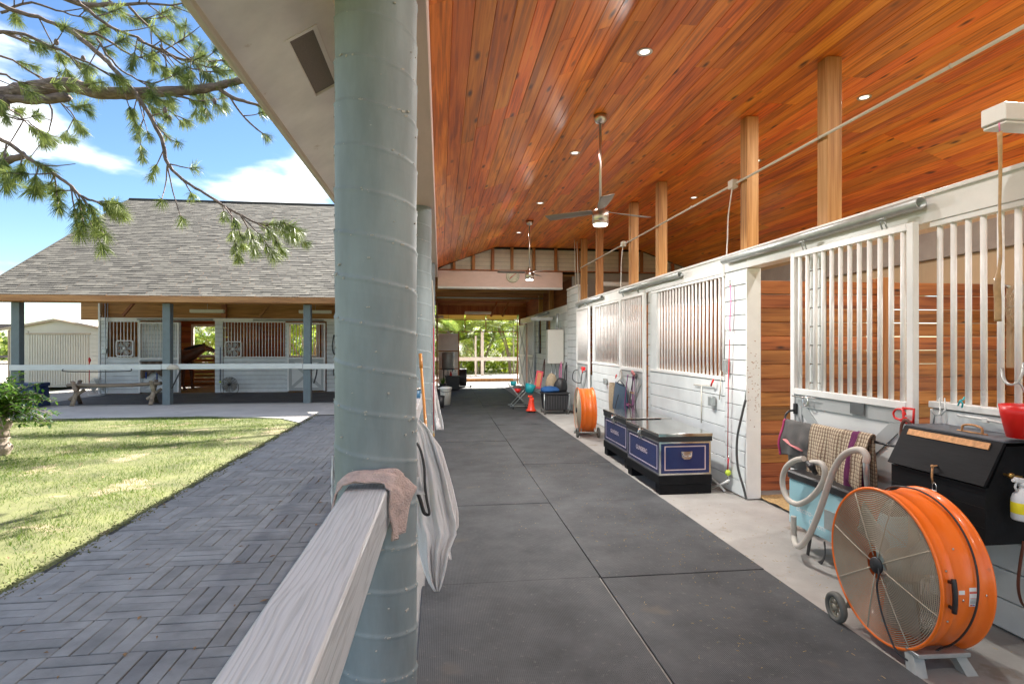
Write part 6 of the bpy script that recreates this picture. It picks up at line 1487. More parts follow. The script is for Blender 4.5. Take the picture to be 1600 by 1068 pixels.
mb = MB(); v_, f_ = cbox(.50, .40, .46, .02); mb.add([(x * (1 if z > 0 else .85), y * (1 if z > 0 else .85), z + .23) for x, y, z in v_], f_); obj('tub', mb, m_black, bb)
mb = MB(); mb.box(-.265, .265, -.215, .215, .445, .475, 0, .012); obj('rim', mb, m_black, bb)
for k, (x, mm, h, lab) in enumerate([(.26, m_greymetal, .20, 'grey bottle at the left on the black bin'), (.36, m_redprint, .14, 'orange red jar on the black bin'), (.45, m_plasticw, .20, 'white bottle in the middle on the black bin'), (.53, m_plasticw, .17, 'white jug at the right on the black bin')]):
    t = thing('bottle', lab, 'bottle', (x, 19.8, .49)); mb = MB(); mb.lathe([(0, 0), (.042, 0), (.042, h * .6), (.02, h * .8), (.02, h), (0, h)], 16); obj('body', mb, mm, t)
    mb = MB(); mb.lathe([(0, h), (.022, h), (.022, h + .02), (0, h + .02)], 12); obj('cap', mb, m_black if k % 2 else m_teal, t)
bf = thing('barrel_fan', 'black barrel fan on small wheels beside the far doorway', 'drum fan', (.82, 20.9, 0))
mb = MB(); mb.lathe([(.30, 0), (.325, .01), (.32, .03), (.32, .23), (.325, .25), (.30, .26), (.29, .25), (.29, .01)], 40, (-.13, 0, .38), Xrot, 0, True, True); obj('drum', mb, m_black, bf)
for x in (-.12, .12):
    g = MB()
    for i in range(10): g.ring(.05 + i * .027, .003, 36, 4, (x, 0, .38), Xrot)
    for j in range(8): a = j * PI / 4; g.tube([(x, .05 * math.cos(a), .38 + .05 * math.sin(a)), (x, .3 * math.cos(a), .38 + .3 * math.sin(a))], .004, 4)
    obj('guard', g, m_black, bf)
mb = MB(); mb.tube([(-.2, -.2, .05), (.28, -.2, .05)], .012, 8); mb.tube([(-.2, .2, .05), (.28, .2, .05)], .012, 8); obj('base', mb, m_galv, bf)
for x in (-.2, .28): mb = MB(); mb.lathe([(0, -.015), (.045, -.015), (.045, .015), (0, .015)], 16, (x, -.2, .06), Xrot); obj('wheel', mb, m_black, bf)
mb = MB(); mb.lathe([(0, 0), (.20, 0), (.22, .03), (.22, .55), (.20, .58), (0, .59)], 30, (.28, 20.4, .72)); t = tag(obj('grey_drum', mb, m_greymetal), 'grey water drum raised on a stand left of the far doorway', 'drum')
st = thing('drum_stand', 'black stand carrying the grey water drum', 'stand', (.28, 20.4, 0))
for x in (-.16, .16):
    for y in (-.12, .12): piece('leg', st, x - .02, x + .02, y - .02, y + .02, .0, .68, m_black, .003)
piece('top', st, -.22, .22, -.2, .2, .682, .718, m_black, .004)
tuft = MB()
for _ in range(120):
    a = random.random() * 6.28; l = random.uniform(.12, .26); sp = random.uniform(.02, .12); w = .006
    x, y = .08 + .04 * math.cos(a), 18.6 + .04 * math.sin(a); d = Vector((math.cos(a), math.sin(a), 0)); n_ = Vector((-d.y, d.x, 0)) * w
    p = Vector((x, y, .30)); tuft.add([p - n_, p + n_, p + d * sp + Vector((0, 0, l))], [(0, 1, 2)])
pt = thing('potted_plant', 'bright green leafy plant in a dark pot at the left of the aisle', 'plant', (.08, 18.6, 0)); obj('leaves', tuft, m_shrub, pt, True)
mb = MB(); mb.lathe([(0, .014), (.09, .014), (.12, .31), (.11, .31), (0, .29)], 20, (.08, 18.6, 0)); obj('pot', mb, m_black, pt, True)
# pendant lamp left of the exit
pd = thing('pendant_lamp', 'small white pendant lamp on a thin wire left of the far doorway', 'lamp', (.30, 21.4, 1.98))
mb = MB(); mb.lathe([(.10, 0), (.03, .05), (.02, .08), (0, .085)], 20); obj('shade', mb, m_whitetrim, pd, solid=.004); mb = MB(); mb.tube([(0, 0, .08), (0, 0, 1.29)], .004, 6); obj('wire', mb, m_black, pd)

# ================================================================== things at the cross barn
def box_fan(label, x, z):
    t = thing('box_fan', label, 'box fan', (x, 19.20, z), 0, 'white box fans hung on the far grilles')
    s = .255
    for a in range(4):
        pts = []
    mb = MB(); out = []
    def rr(h, r, n=5):
        o = []
        for cx, cz, a0 in ((h - r, h - r, 0), (-h + r, h - r, 90), (-h + r, -h + r, 180), (h - r, -h + r, 270)):
            for k in range(n): a = R(a0 + 90 * k / (n - 1)); o.append((cx + r * math.cos(a), cz + r * math.sin(a)))
        return o
    A, B = rr(s, .07), rr(s - .03, .055); n = len(A)
    vs = [(x_, -.05, z_) for x_, z_ in A] + [(x_, .05, z_) for x_, z_ in A] + [(x_, .05, z_) for x_, z_ in B] + [(x_, -.05, z_) for x_, z_ in B]
    mb.add(vs, [(q * n + i, q * n + (i + 1) % n, ((q + 1) % 4) * n + (i + 1) % n, ((q + 1) % 4) * n + i) for q in range(4) for i in range(n)]); obj('frame', mb, m_plasticw, t)
    g = MB()
    for i in range(9): g.ring(.05 + i * .021, .0018, 32, 4, (0, -.045, 0), Euler((R(90), 0, 0)))
    for j in range(8): a = j * PI / 4; g.tube([(.05 * math.cos(a), -.047, .05 * math.sin(a)), (.23 * math.cos(a), -.047, .23 * math.sin(a))], .0025, 4)
    g.tube([(-.225, -.045, 0), (.225, -.045, 0)], .004, 4); obj('guard', g, m_plasticw, t)
    mb = MB(); mb.lathe([(0, 0), (.045, 0), (.045, .012), (0, .014)], 20, (0, -.052, 0), Euler((R(90), 0, 0))); obj('badge', mb, m_plasticw, t)
    for k in range(5):
        mb = MB(); mb.grid(lambda u, v: (lerp(.04, .21, v), .02 * (u - .5), (u - .5) * lerp(.05, .15, v)), 3, 4); o = obj('blade', mb, m_greymetal, t, solid=.003); o.rotation_euler = (0, k * 2 * PI / 5, 0)
    mb = MB(); mb.box(-.22, .22, .03, .034, -.22, .22); obj('back_grid', mb, m_galv, t) if False else None
    return t
box_fan('white box fan hung on the leftmost grille of the cross barn', -9.83, 1.46)
box_fan('white box fan hung on the wide grille of the cross barn', -6.60, 1.43)
def floor_fan(label, x, y, r, m, tilt):
    t = thing('floor_fan', label, 'floor fan', (x, y, .024), 0, 'round floor fans under the far porch')
    c = (0, 0, r + .06)
    for dy in (-.05, .05):
        g = MB(); E2 = Euler((R(90 + tilt), 0, 0))
        for i in range(12): g.ring(.04 + (r - .04) * i / 11, .0026, 40, 4, (0, dy * (1 - .6 * (i / 11) ** 2), c[2]), E2)
        for j in range(16): a = j * PI / 8; g.tube([(.04 * math.cos(a), dy, c[2] + .04 * math.sin(a)), (r * math.cos(a), dy * .4, c[2] + r * math.sin(a))], .0026, 4)
        obj('guard', g, m, t)
    for k in range(3):
        mb = MB(); mb.grid(lambda u, v: (lerp(.03, r * .85, v), .02 * (u - .5), (u - .5) * lerp(.06, .2, v)), 4, 4); o = obj('blade', mb, m_blade, t, solid=.003); o.location = c; o.rotation_euler = (0, k * 2 * PI / 3 + .4, 0)
    mb = MB(); mb.lathe([(0, -.07), (.04, -.07), (.05, .1), (0, .12)], 18, c, Euler((R(-90), 0, 0))); obj('motor', mb, m_black, t)
    mb = MB(); mb.tube(smooth_path([(-r - .03, 0, c[2]), (-r - .02, 0, .1), (-r * .7, -.1, .012), (r * .7, -.1, .012), (r + .02, 0, .1), (r + .03, 0, c[2])], 5), .009, 8); obj('stand', mb, m, t)
floor_fan('steel floor fan standing behind the log bench', -10.38, 18.75, .25, m_galv, 0)
floor_fan('dark wire floor fan standing before the wide far grille', -6.60, 18.85, .24, m_tyre, 0)
for x, lab in ((-7.2, 'white fluorescent batten above the horse stall opening'), (-3.95, 'white fluorescent batten above the palm window door')):
    t = thing('light_fitting', lab, 'light', (x, 18.7, 2.62), 0, 'fluorescent battens under the far porch'); mb = MB(); mb.box(-.5, .5, -.07, .07, -.04, .05, 0, .006); obj('housing', mb, m_whitetrim, t)
    mb = MB(); mb.box(-.49, .49, -.06, .06, -.055, -.041, 0, .003); obj('lens', mb, m_tube, t); mb = MB(); mb.tube([(0, 0, .05), (0, 0, 1.7)], .006, 6); obj('rod', mb, m_galv, t)
bl = thing('brown_blanket', 'brown blanket folded over a bar on the open far door', 'blanket', (-9.1, 19.15, 1))
mb = MB(); mb.grid(lambda u, v: (-9.33 + .62 * u + .015 * math.sin(v * 7), 19.14 - .035 * math.sin(u * 17) - .03 * v, 1.04 - (.42 + .10 * math.sin(u * 6 + 1)) * v), 26, 14); obj('cloth', mb, mat('brown_blanket_cloth', (.15, .11, .08), .95, var=.2), bl, True, solid=.02)
mb = MB(); mb.tube([(-9.4, 19.16, 1.045), (-8.65, 19.16, 1.045)], .012, 8); obj('bar', mb, m_black, bl, True)
for x, z in ((-9.18, .62), (-8.86, .58)): mb = MB(); mb.tube([(x, 19.12, z + .10), (x, 19.12, z - .12)], .035, 8, flat=.4); tag(obj('blue_strap', mb, mat('blue_webbing', (.02, .08, .35), .8) if 'blue_webbing' not in MATS else MATS['blue_webbing']), 'blue strap end hanging under the brown blanket, ' + ('left one' if x < -9 else 'right one'), 'strap')
wire('black_rod', 'long black bent rod lying on the porch rail before the shed', 'rod', [smooth_path([(-9.5, 15.70, .96), (-9.45, 15.70, .90), (-8.6, 15.70, .89), (-7.95, 15.70, .90), (-7.9, 15.70, .96)], 4)], .012, m_black)
wire('dark_lead', 'black lead rope hanging at the second porch post', 'lead rope', [smooth_path([(-6.72, 15.72, .90), (-6.8, 15.70, .70), (-6.92, 15.70, .45)], 4)], .02, m_black)
wire('dark_lead', 'black lead rope hanging at the third porch post', 'lead rope', [smooth_path([(-3.28, 15.72, .92), (-3.30, 15.70, .75), (-3.36, 15.70, .55)], 4)], .02, m_black)
lump('rope_bundle', 'pale bundle of rope tied round the rail at the second porch post', 'rope', (-6.9, 15.72, .93), (.14, .06, .09), m_rope, 2)
wire('stall_rope', 'red rope sagging across the open horse stall', 'rope', [smooth_path([(-8.1, 19.2, .95), (-7.9, 19.2, .80), (-7.6, 19.2, .84), (-7.3, 19.2, 1.0)], 4)], .010, m_redstrap)
wire('wall_conduit', 'dark vertical conduit at the left end of the cross barn', 'conduit', [[(-10.42, 19.22, .05), (-10.42, 19.22, 3.0)], [(-10.35, 19.22, 1.3), (-10.35, 19.22, 3.0)]], .014, m_galv)
mb = MB(); mb.box(-10.48, -10.36, 19.14, 19.22, 1.30, 1.45, 0, .01); tag(obj('switch_box', mb, m_galv), 'grey switch box at the left end of the cross barn', 'switch')
mb = MB(); mb.tube([(-10.70, 18.9, 1.18), (-10.69, 18.9, 1.10), (-10.70, 18.9, 1.0), (-10.70, 18.9, .2)], [.02, .04, .012, .010], 8); tag(obj('fire_hose', mb, m_red), 'red tool hanging at the far left wall corner', 'tool')
wire('cross_tie', 'dark blue cross tie with a green ball on the post right of the horse', 'cross tie', [[(-7.02, 19.24, 1.5), (-7.02, 19.24, .42)]], .014, m_navyplastic)
mb = MB(); mb.lathe([(.035 * math.sin(t), -.035 * math.cos(t)) for t in np.linspace(0, PI, 10)], 14, (-7.02, 19.23, .38)); tag(obj('tennis_ball', mb, m_ball), 'green tennis ball at the foot of the dark blue cross tie', 'ball')
wire('hanging_halter', 'black halter hanging right of the far palm window door', 'halter', [smooth_path([(-3.45, 19.2, 1.9), (-3.40, 19.2, 1.5), (-3.45, 19.2, 1.25), (-3.52, 19.2, 1.5), (-3.47, 19.2, 1.9)], 4)], .018, m_black)
mb = MB(); mb.box(-3.48, -3.38, 19.1, 19.2, .55, .82, 0, .02); tag(obj('black_box', mb, m_black), 'small black box hanging right of the far palm window door', 'box')
# navy deck box and log bench
nb = thing('navy_storage_box', 'navy plastic storage box at the left porch post behind the shrub', 'storage box', (-10.42, 15.75, .012))
mb = MB(); v_, f_ = cbox(.84, .60, .50, .02); mb.add([(x * (.92 if z > 0 else 1), y * (.92 if z > 0 else 1), z + .25) for x, y, z in v_], f_); obj('body', mb, m_navyplastic, nb)
mb = MB(); mb.box(-.41, .41, -.30, .30, .50, .60, 0, .02); obj('lid', mb, m_navyplastic, nb)
mb = MB(); mb.box(-.08, .10, -.312, -.301, .42, .46, 0, .004); obj('handle_slot', mb, m_black, nb)
be = thing('log_bench', 'weathered log bench on crossed legs under the far porch', 'bench', (-8.45, 16.0, .012))
mb = MB(); mb.tube([(-1.12, 0, .52), (-.4, .0, .50), (.4, .01, .51), (1.14, 0, .55)], .075, 12, flat=.62); obj('log', mb, m_oldwood, be)
for x in (-.92, .95):
    for s in (-1, 1):
        mb = MB(); mb.tube([(x + .05 * s, -.26 * s, .0 + .012), (x - .04 * s, .22 * s, .62)], .055, 8, flat=.6); obj('leg', mb, m_oldwood, be)
    mb = MB(); mb.tube([(x - .12, -.1, .14), (x + .16, .08, .40)], .04, 8); obj('brace', mb, m_oldwood, be)

# ---- the horse
hv = [(0, (-10.25, 0, 1.20), .26), (1, (-9.75, 0, 1.16), .29), (2, (-9.25, 0, 1.18), .28), (3, (-8.88, 0, 1.20), .30), (4, (-8.62, 0, 1.16), .28), (5, (-8.42, -.02, 1.27), .215), (6, (-8.25, -.04, 1.35), .175), (7, (-8.12, -.06, 1.42), .14), (8, (-7.99, -.09, 1.41), .115), (9, (-7.83, -.12, 1.36), .085), (10, (-7.72, -.14, 1.33), .072),
      (11, (-8.78, -.15, .98), .12), (12, (-8.74, -.15, .72), .07), (13, (-8.74, -.15, .50), .05), (14, (-8.74, -.15, .28), .036), (15, (-8.72, -.15, .10), .045), (16, (-8.68, -.15, .045), .055),
      (17, (-8.70, .15, .98), .12), (18, (-8.62, .15, .72), .07), (19, (-8.60, .15, .50), .05), (20, (-8.60, .15, .28), .036), (21, (-8.58, .15, .10), .045), (22, (-8.54, .15, .045), .055),
      (23, (-10.2, -.16, .95), .17), (24, (-10.1, -.16, .72), .10), (25, (-10.28, -.16, .50), .058), (26, (-10.26, -.16, .28), .038), (27, (-10.22, -.16, .10), .045), (28, (-10.18, -.16, .045), .055),
      (29, (-10.15, .16, .95), .17), (30, (-10.02, .16, .72), .10), (31, (-10.18, .16, .50), .058), (32, (-10.16, .16, .28), .038), (33, (-10.12, .16, .10), .045), (34, (-10.08, .16, .045), .055)]
he = [(0, 1), (1, 2), (2, 3), (3, 4), (4, 5), (5, 6), (6, 7), (7, 8), (8, 9), (9, 10), (3, 11), (11, 12), (12, 13), (13, 14), (14, 15), (15, 16), (3, 17), (17, 18), (18, 19), (19, 20), (20, 21), (21, 22), (0, 23), (23, 24), (24, 25), (25, 26), (26, 27), (27, 28), (0, 29), (29, 30), (30, 31), (31, 32), (32, 33), (33, 34)]
me = bpy.data.meshes.new('body'); me.from_pydata([p for _, p, _ in hv], he, [])
ho = thing('horse', 'dark bay horse standing in the far stall with its head stretched to the right', 'horse', (-9.0, 20.35, .03))
o = bpy.data.objects.new('body', me); COL.objects.link(o)
o.modifiers.new('skin', 'SKIN'); sd = o.modifiers.new('smooth', 'SUBSURF'); sd.levels = 2; sd.render_levels = 2
me.skin_vertices[0].data[1].use_root = True
for i, (_, _, r) in enumerate(hv): me.skin_vertices[0].data[i].radius = (r, r * (.82 if 4 <= i <= 10 else 1))
dg = bpy.context.evaluated_depsgraph_get(); dg.update()
m2 = bpy.data.meshes.new_from_object(o.evaluated_get(dg)); bpy.data.objects.remove(o)
m2.materials.clear(); m2.materials.append(m_horse)
for p in m2.polygons: p.use_smooth = True
b_ = bpy.data.objects.new('body', m2); COL.objects.link(b_); b_.parent = ho; b_.location = (9.2, 0, 0)
for y in (-.10, .0): mb = MB(); mb.lathe([(.028, 0), (.03, .04), (.004, .11)], 10, (-8.12 + 9.2, y, 1.515), Euler((R(10 if y else -10), R(-12), 0))); obj('ear', mb, m_horse, ho)
mb = MB(); mb.grid(lambda u, v: (9.2 - 8.78 + .66 * u, -.02 - .05 * u - .01 - .04 * v * (1 if u > .1 else .5), 1.42 + .16 * math.sin(min(1, u * 1.1) * 1.5) - .02 + .006 * fbm(u * 20, v * 3) - .10 * v), 30, 5); obj('mane', mb, m_mane, ho, solid=.02)
mb = MB(); mb.tube(smooth_path([(-1.3, 0, 1.22), (-1.40, 0, 1.0), (-1.42, 0, .6), (-1.40, 0, .4)], 4), [.04] * 4 + [.06] * 5 + [.05] * 3 + [.02], 10); obj('tail', mb, m_mane, ho)
mb = MB(); mb.ring(.125, .010, 24, 6, (1.20, -.085, 1.40), Euler((0, R(80), R(-10)))); mb.ring(.092, .010, 24, 6, (1.36, -.115, 1.355), Euler((0, R(75), R(-10)))); mb.tube([(1.20, -.205, 1.41), (1.36, -.20, 1.36)], .009, 6); mb.tube(smooth_path([(1.26, -.19, 1.40), (1.05, -.30, 1.2), (.85, -.33, .95), (.80, -.33, .75)], 4), .014, 6); obj('halter', mb, m_halterc, ho)
mb = MB(); mb.lathe([(0, 0), (.014, 0), (.014, .008), (0, .012)], 10, (1.17, -.165, 1.50), Euler((R(90), 0, 0))); obj('eye', mb, m_black, ho)
mb = MB(); mb.obox((1.46, -.20, 1.375), (.05, .006, .02)); obj('muzzle_mark', mb, m_blaze, ho) if False else None

# ================================================================== VEGETATION
def blades(n, fx, h0, h1, w0, w1, lean, name, mt, label, cat):
    """thin single-triangle blades, thousands at once"""
    P = fx(n); n = len(P)
    a = rng.uniform(0, 2 * PI, n); h = rng.uniform(h0, h1, n); w = rng.uniform(w0, w1, n); l = rng.uniform(.1, 1, n) * lean; b = rng.uniform(0, 2 * PI, n)
    V = np.empty((n, 3, 3)); dx, dy = np.cos(a) * w, np.sin(a) * w
    V[:, 0] = P + np.stack([dx, dy, 0 * h], 1); V[:, 1] = P - np.stack([dx, dy, 0 * h], 1); V[:, 2] = P + np.stack([np.cos(b) * l * h, np.sin(b) * l * h, h], 1)
    me = bpy.data.meshes.new(name); me.vertices.add(3 * n); me.vertices.foreach_set('co', V.reshape(-1))
    me.loops.add(3 * n); me.loops.foreach_set('vertex_index', np.arange(3 * n, dtype=np.int32))
    me.polygons.add(n); me.polygons.foreach_set('loop_start', np.arange(0, 3 * n, 3, dtype=np.int32)); me.polygons.foreach_set('loop_total', np.full(n, 3, dtype=np.int32))
    me.update(calc_edges=True); me.validate(); me.materials.append(mt)
    o = bpy.data.objects.new(name, me); COL.objects.link(o); return tag(o, label, cat, kind='stuff')
def lawnpts(n):
    # denser towards the camera, thin near the paving
    y = 3.2 + (13.25 - 3.2) * rng.random(n) ** 1.25; x = -2.85 - 10.5 * rng.random(n) ** 1.1
    d = -2.85 - x
    f = np.array([mnoise.noise(Vector((a * 1.1, b * 1.1, 0))) for a, b in zip(x[::1], y[::1])])
    keep = (rng.random(n) < np.clip(.25 + d * .9, .1, 1) * np.clip(.85 + f * 1.3, .12, 1)) & (x > -.95 * y - 2.2) & ~((x > -4.4) & (y > 12.3 + (-2.8 - x) * .55))
    x, y = x[keep], y[keep]
    z = np.full(len(x), -.016)
    return np.stack([x, y, z], 1)
blades(330000, lawnpts, .014, .045, .0016, .0036, 1.3, 'lawn_grass', m_grass, 'short patchy yellow green grass covering the lawn beside the paved path', 'grass')

# ---- far hedge and trees behind everything
def leafcloud(mb, c, s, n, size, m=0, hollow=.5):
    for _ in range(n):
        d = Vector((random.gauss(0, 1), random.gauss(0, 1), random.gauss(0, 1))).normalized(); r = random.uniform(hollow, 1) ** .6
        k = 1 + .28 * fbm(d.x * 2 + c[0], d.y * 2 + c[1], d.z * 2)
        p = Vector((c[0] + d.x * s[0] * r * k, c[1] + d.y * s[1] * r * k, c[2] + d.z * s[2] * r * k))
        u = Vector((random.gauss(0, 1), random.gauss(0, 1), random.gauss(0, 1))).normalized(); w = u.orthogonal().normalized(); l = size * random.uniform(.6, 1.4)
        mb.add([p - w * l * .35, p + u * l * .1 - w * 0, p + w * l * .35, p + u * l], [(0, 1, 2, 3)] if False else [(0, 2, 3)])
mb = MB()
for x in np.arange(-62, -20, 3.0): leafcloud(mb, (x + random.uniform(-1, 1), 62 + random.uniform(-2, 2), 1.3), (2.8, 2.2, 1.7 + random.uniform(-.3, .3)), 500, .5)
tag(obj('far_hedge', mb, m_palmd), 'green hedge line far beyond the arena at the left edge', 'hedge', kind='stuff')
# ---- pine tree reaching in from the left
pine = thing('pine_tree', 'long needled pine tree whose rough branches reach in from the upper left', 'tree', (-11.5, 9.5, -.02))
mb = MB(); mb.tube(smooth_path([(-11.5, 9.5, -.1), (-11.4, 9.5, 2), (-11.45, 9.6, 5), (-11.3, 9.6, 8), (-11.2, 9.7, 12)], 6), [.36 - .009 * i for i in range(25)], 16); obj('trunk', mb, m_bark, pine, True)
branches = MB(); needles_pts = []
def branch(pts, r0, r1, k=5, wob=.03, twigs=0, m=0, Y=None, cl=True, dens=.9, drop=.3):
    p = smooth_path(pts, k); n = len(p)
    p = [q + Vector((fbm(i * .7, q.x * 3) * wob, fbm(i * .7, 5) * wob, fbm(i * .7, 9) * wob)) for i, q in enumerate(p)]
    branches.tube(p, [max(.004, lerp(r0, r1, i / (n - 1)) * (1 + .12 * fbm(i * 1.3, 2))) for i in range(n)], 10 if r0 > .04 else 6)
    for _ in range(twigs):
        i = random.randint(max(1, int(n * .15)), n - 1); q = p[i]; t = (p[min(i + 1, n - 1)] - p[i - 1]).normalized()
        d = (t * random.uniform(.2, .9) + Vector((random.gauss(0, .5), random.gauss(0, .5), random.gauss(-.1, .5)))).normalized(); L1 = random.uniform(.25, .75)
        e = [q, q + d * L1 * .5 + Vector((0, 0, -.02)), q + d * L1 + Vector((0, 0, -drop * .2 + .05))]
        branches.tube(smooth_path(e, 3), [.009, .009, .008, .007, .006, .005, .004], 5)
        for a in (1, .72): 
            if random.random() < .85 * dens: needles_pts.append((e[0].lerp(e[2], a), (e[2] - e[0]).normalized()))
    if cl: needles_pts.append((p[-1], (p[-1] - p[-3]).normalized()))
    return p
def B(pxs, D, **k): return [onY(x, y, D + (dz if (dz := 0) else 0) ) for x, y in pxs]
D = 8.6
# main horizontal limb
main = [(-11.3, 9.6, 5.9)] + [onY(x, y, D) for x, y in ((-60, 158), (0, 150), (60, 138), (110, 133), (150, 144), (205, 146), (260, 143), (310, 140), (350, 132), (384, 124))]
branch(main, .135, .045, 6, .02, 5, cl=False)
lo = [onY(x, y, D - .05) for x, y in ((0, 152), (40, 156), (80, 155), (105, 150))]; branch(lo, .05, .07, 5, .02, 0, cl=False)
branch([onY(x, y, D) for x, y in ((340, 136), (358, 150), (380, 158), (398, 163), (411, 167))], .035, .012, 4, .01, 2, dens=.5)
branch([onY(x, y, D) for x, y in ((358, 150), (375, 175), (395, 197), (417, 213))], .018, .006, 4, .01, 2, dens=.4)
branch([onY(x, y, D) for x, y in ((270, 148), (290, 153), (305, 158))], .025, .008, 3, .01, 1, dens=.3)
# long drooping one over the cross roof
dr = branch([onY(x, y, D - .2) for x, y in ((100, 40), (150, 80), (180, 110), (210, 145), (235, 182), (255, 225), (262, 255), (285, 280), (320, 302), (350, 322), (375, 335), (400, 348), (415, 352))], .036, .012, 5, .015, 3)
for a, b_, c_ in (((350, 322), (370, 350), (378, 385)), ((375, 335), (392, 365), (400, 395)), ((400, 348), (425, 365), (440, 392)), ((415, 352), (440, 360), (462, 372)), ((400, 348), (430, 350), (455, 355)), ((375, 335), (410, 372), (428, 400)), ((415, 352), (445, 348), (468, 362)), ((360, 330), (366, 370), (372, 405)), ((320, 302), (345, 318), (352, 340)), ((262, 255), (258, 290), (252, 315)), ((262, 258), (270, 300), (285, 345)), ((262, 255), (290, 262), (306, 262)), ((285, 280), (296, 296), (300, 305)), ((235, 182), (250, 178), (262, 185)), ((245, 195), (262, 215), (278, 222))):
    q = branch([onY(*a, D - .2), onY(*b_, D - .2 + random.uniform(-.25, .25)), onY(*c_, D - .2 + random.uniform(-.4, .4))], .011, .005, 4, .01, 0)
    if a[0] > 340: needles_pts.append((q[len(q) // 2], (q[-1] - q[0]).normalized())); needles_pts.append((q[-3], (q[-1] - q[0]).normalized()))
# lower left spray
ll = branch([onY(x, y, D - 1.2) for x, y in ((-80, 235), (-20, 218), (10, 222), (35, 240), (60, 258), (85, 272), (110, 290), (125, 305), (150, 315), (180, 322))], .03, .012, 5, .015, 6)
for a, b_, c_ in (((60, 258), (55, 285), (60, 300)), ((85, 272), (88, 300), (92, 325)), ((110, 290), (125, 320), (130, 352)), ((125, 305), (145, 330), (155, 360)), ((150, 315), (175, 330), (195, 335)), ((35, 240), (30, 265), (15, 285)), ((10, 222), (5, 260), (8, 292)), ((10, 240), (-5, 265), (-20, 280)), ((110, 290), (118, 335), (125, 365)), ((85, 272), (75, 290), (45, 296)), ((150, 315), (170, 315), (186, 318)), ((125, 305), (150, 345), (165, 368))):
    q = branch([onY(*a, D - 1.2), onY(*b_, D - 1.2 + random.uniform(-.3, .3)), onY(*c_, D - 1.2 + random.uniform(-.4, .4))], .010, .005, 4, .01, 0)
    needles_pts.append((q[len(q) // 2], (q[-1] - q[0]).normalized())); needles_pts.append((q[-3], (q[-1] - q[0]).normalized()))
branch([onY(x, y, D - 1.0) for x, y in ((-40, 262), (0, 255), (20, 248), (38, 244))], .05, .035, 4, .01, 0, cl=False)
# many limbs in the upper left
ups = [([(-60, -20), (0, 8), (60, 28), (110, 45), (165, 60), (220, 90), (285, 62)], .034, 12), ([(-20, 50), (40, 55), (95, 80), (150, 105), (190, 128)], .025, 9), ([(-60, 30), (0, 50), (60, 70), (110, 85), (140, 130)], .03, 9),
       ([(60, -30), (110, 2), (170, 8), (230, 6), (295, 8)], .05, 10), ([(120, 0), (160, 35), (215, 60), (260, 85), (310, 100)], .025, 12), ([(200, 10), (235, 45), (270, 75), (310, 100), (340, 105)], .018, 9), ([(215, 62), (255, 80), (300, 95), (358, 95)], .018, 9),
       ([(250, 70), (275, 95), (310, 110), (345, 112)], .014, 6), ([(-30, 80), (20, 95), (60, 120), (85, 128)], .018, 7), ([(-40, 110), (10, 118), (40, 135)], .02, 6), ([(60, 140), (78, 165), (80, 190), (72, 215)], .016, 6), ([(80, 150), (110, 175), (128, 205)], .012, 5), ([(-30, 175), (20, 185), (45, 190), (70, 212)], .012, 6), ([(0, 165), (30, 180), (55, 205)], .010, 4),
       ([(210, 148), (235, 165), (265, 175), (295, 190)], .012, 6), ([(220, 150), (225, 180), (215, 205)], .01, 4), ([(150, 60), (175, 95), (205, 120), (240, 132)], .014, 7), ([(300, 20), (322, 50), (345, 70), (352, 92)], .010, 4), ([(320, 95), (322, 120), (315, 135)], .010, 3), ([(0, 20), (50, 5), (100, 20), (140, 30)], .02, 7), ([(170, 0), (200, 25), (230, 30), (270, 25)], .015, 6)]
for pts, r, tw in ups:
    dd = D + random.uniform(-1.0, 1.6)
    branch([onY(x, y, dd + .15 * i) for i, (x, y) in enumerate(pts)], r, .008, 4, .03, int(tw * .75))
obj('branches', branches, m_bark, pine, True)
# needles
V = []; F = []
for (p, d) in needles_pts:
    d = d.normalized(); u = d.orthogonal().normalized(); w = d.cross(u); nn_ = random.randint(90, 130); L0 = random.uniform(.14, .21)
    for _ in range(nn_):
        base = p - d * random.uniform(0, .10); a = random.uniform(0, 2 * PI); sp = random.uniform(.15, 2.2)
        q = (d + (u * math.cos(a) + w * math.sin(a)) * sp).normalized(); q = (q + Vector((0, 0, -.30))).normalized(); L1 = L0 * random.uniform(.7, 1.05)
        s = q.orthogonal().normalized() * .0023; mid = base + q * L1 * .55; tip = base + q * L1 + Vector((0, 0, -.018))
        o_ = len(V); V += [tuple(base - s), tuple(base + s), tuple(mid + s), tuple(mid - s), tuple(tip)]; F += [(o_, o_ + 1, o_ + 2, o_ + 3), (o_ + 3, o_ + 2, o_ + 4)]
me = bpy.data.meshes.new('needles'); me.from_pydata(V, [], F); me.materials.append(m_needle)
o = obj('needles', me, [], pine, True); o['kind'] = 'stuff'
# cones
for x, y in ((265, 185), (258, 172), (88, 66), (335, 158), (130, 92)):
    c_ = onY(x, y, D - .2); mb = MB(); mb.lathe([(0, -.05), (.024, -.03), (.03, 0), (.02, .035), (0, .05)], 10, tuple(c_)); obj('cone', mb, m_bark, pine, True)
print('needle clusters', len(needles_pts))

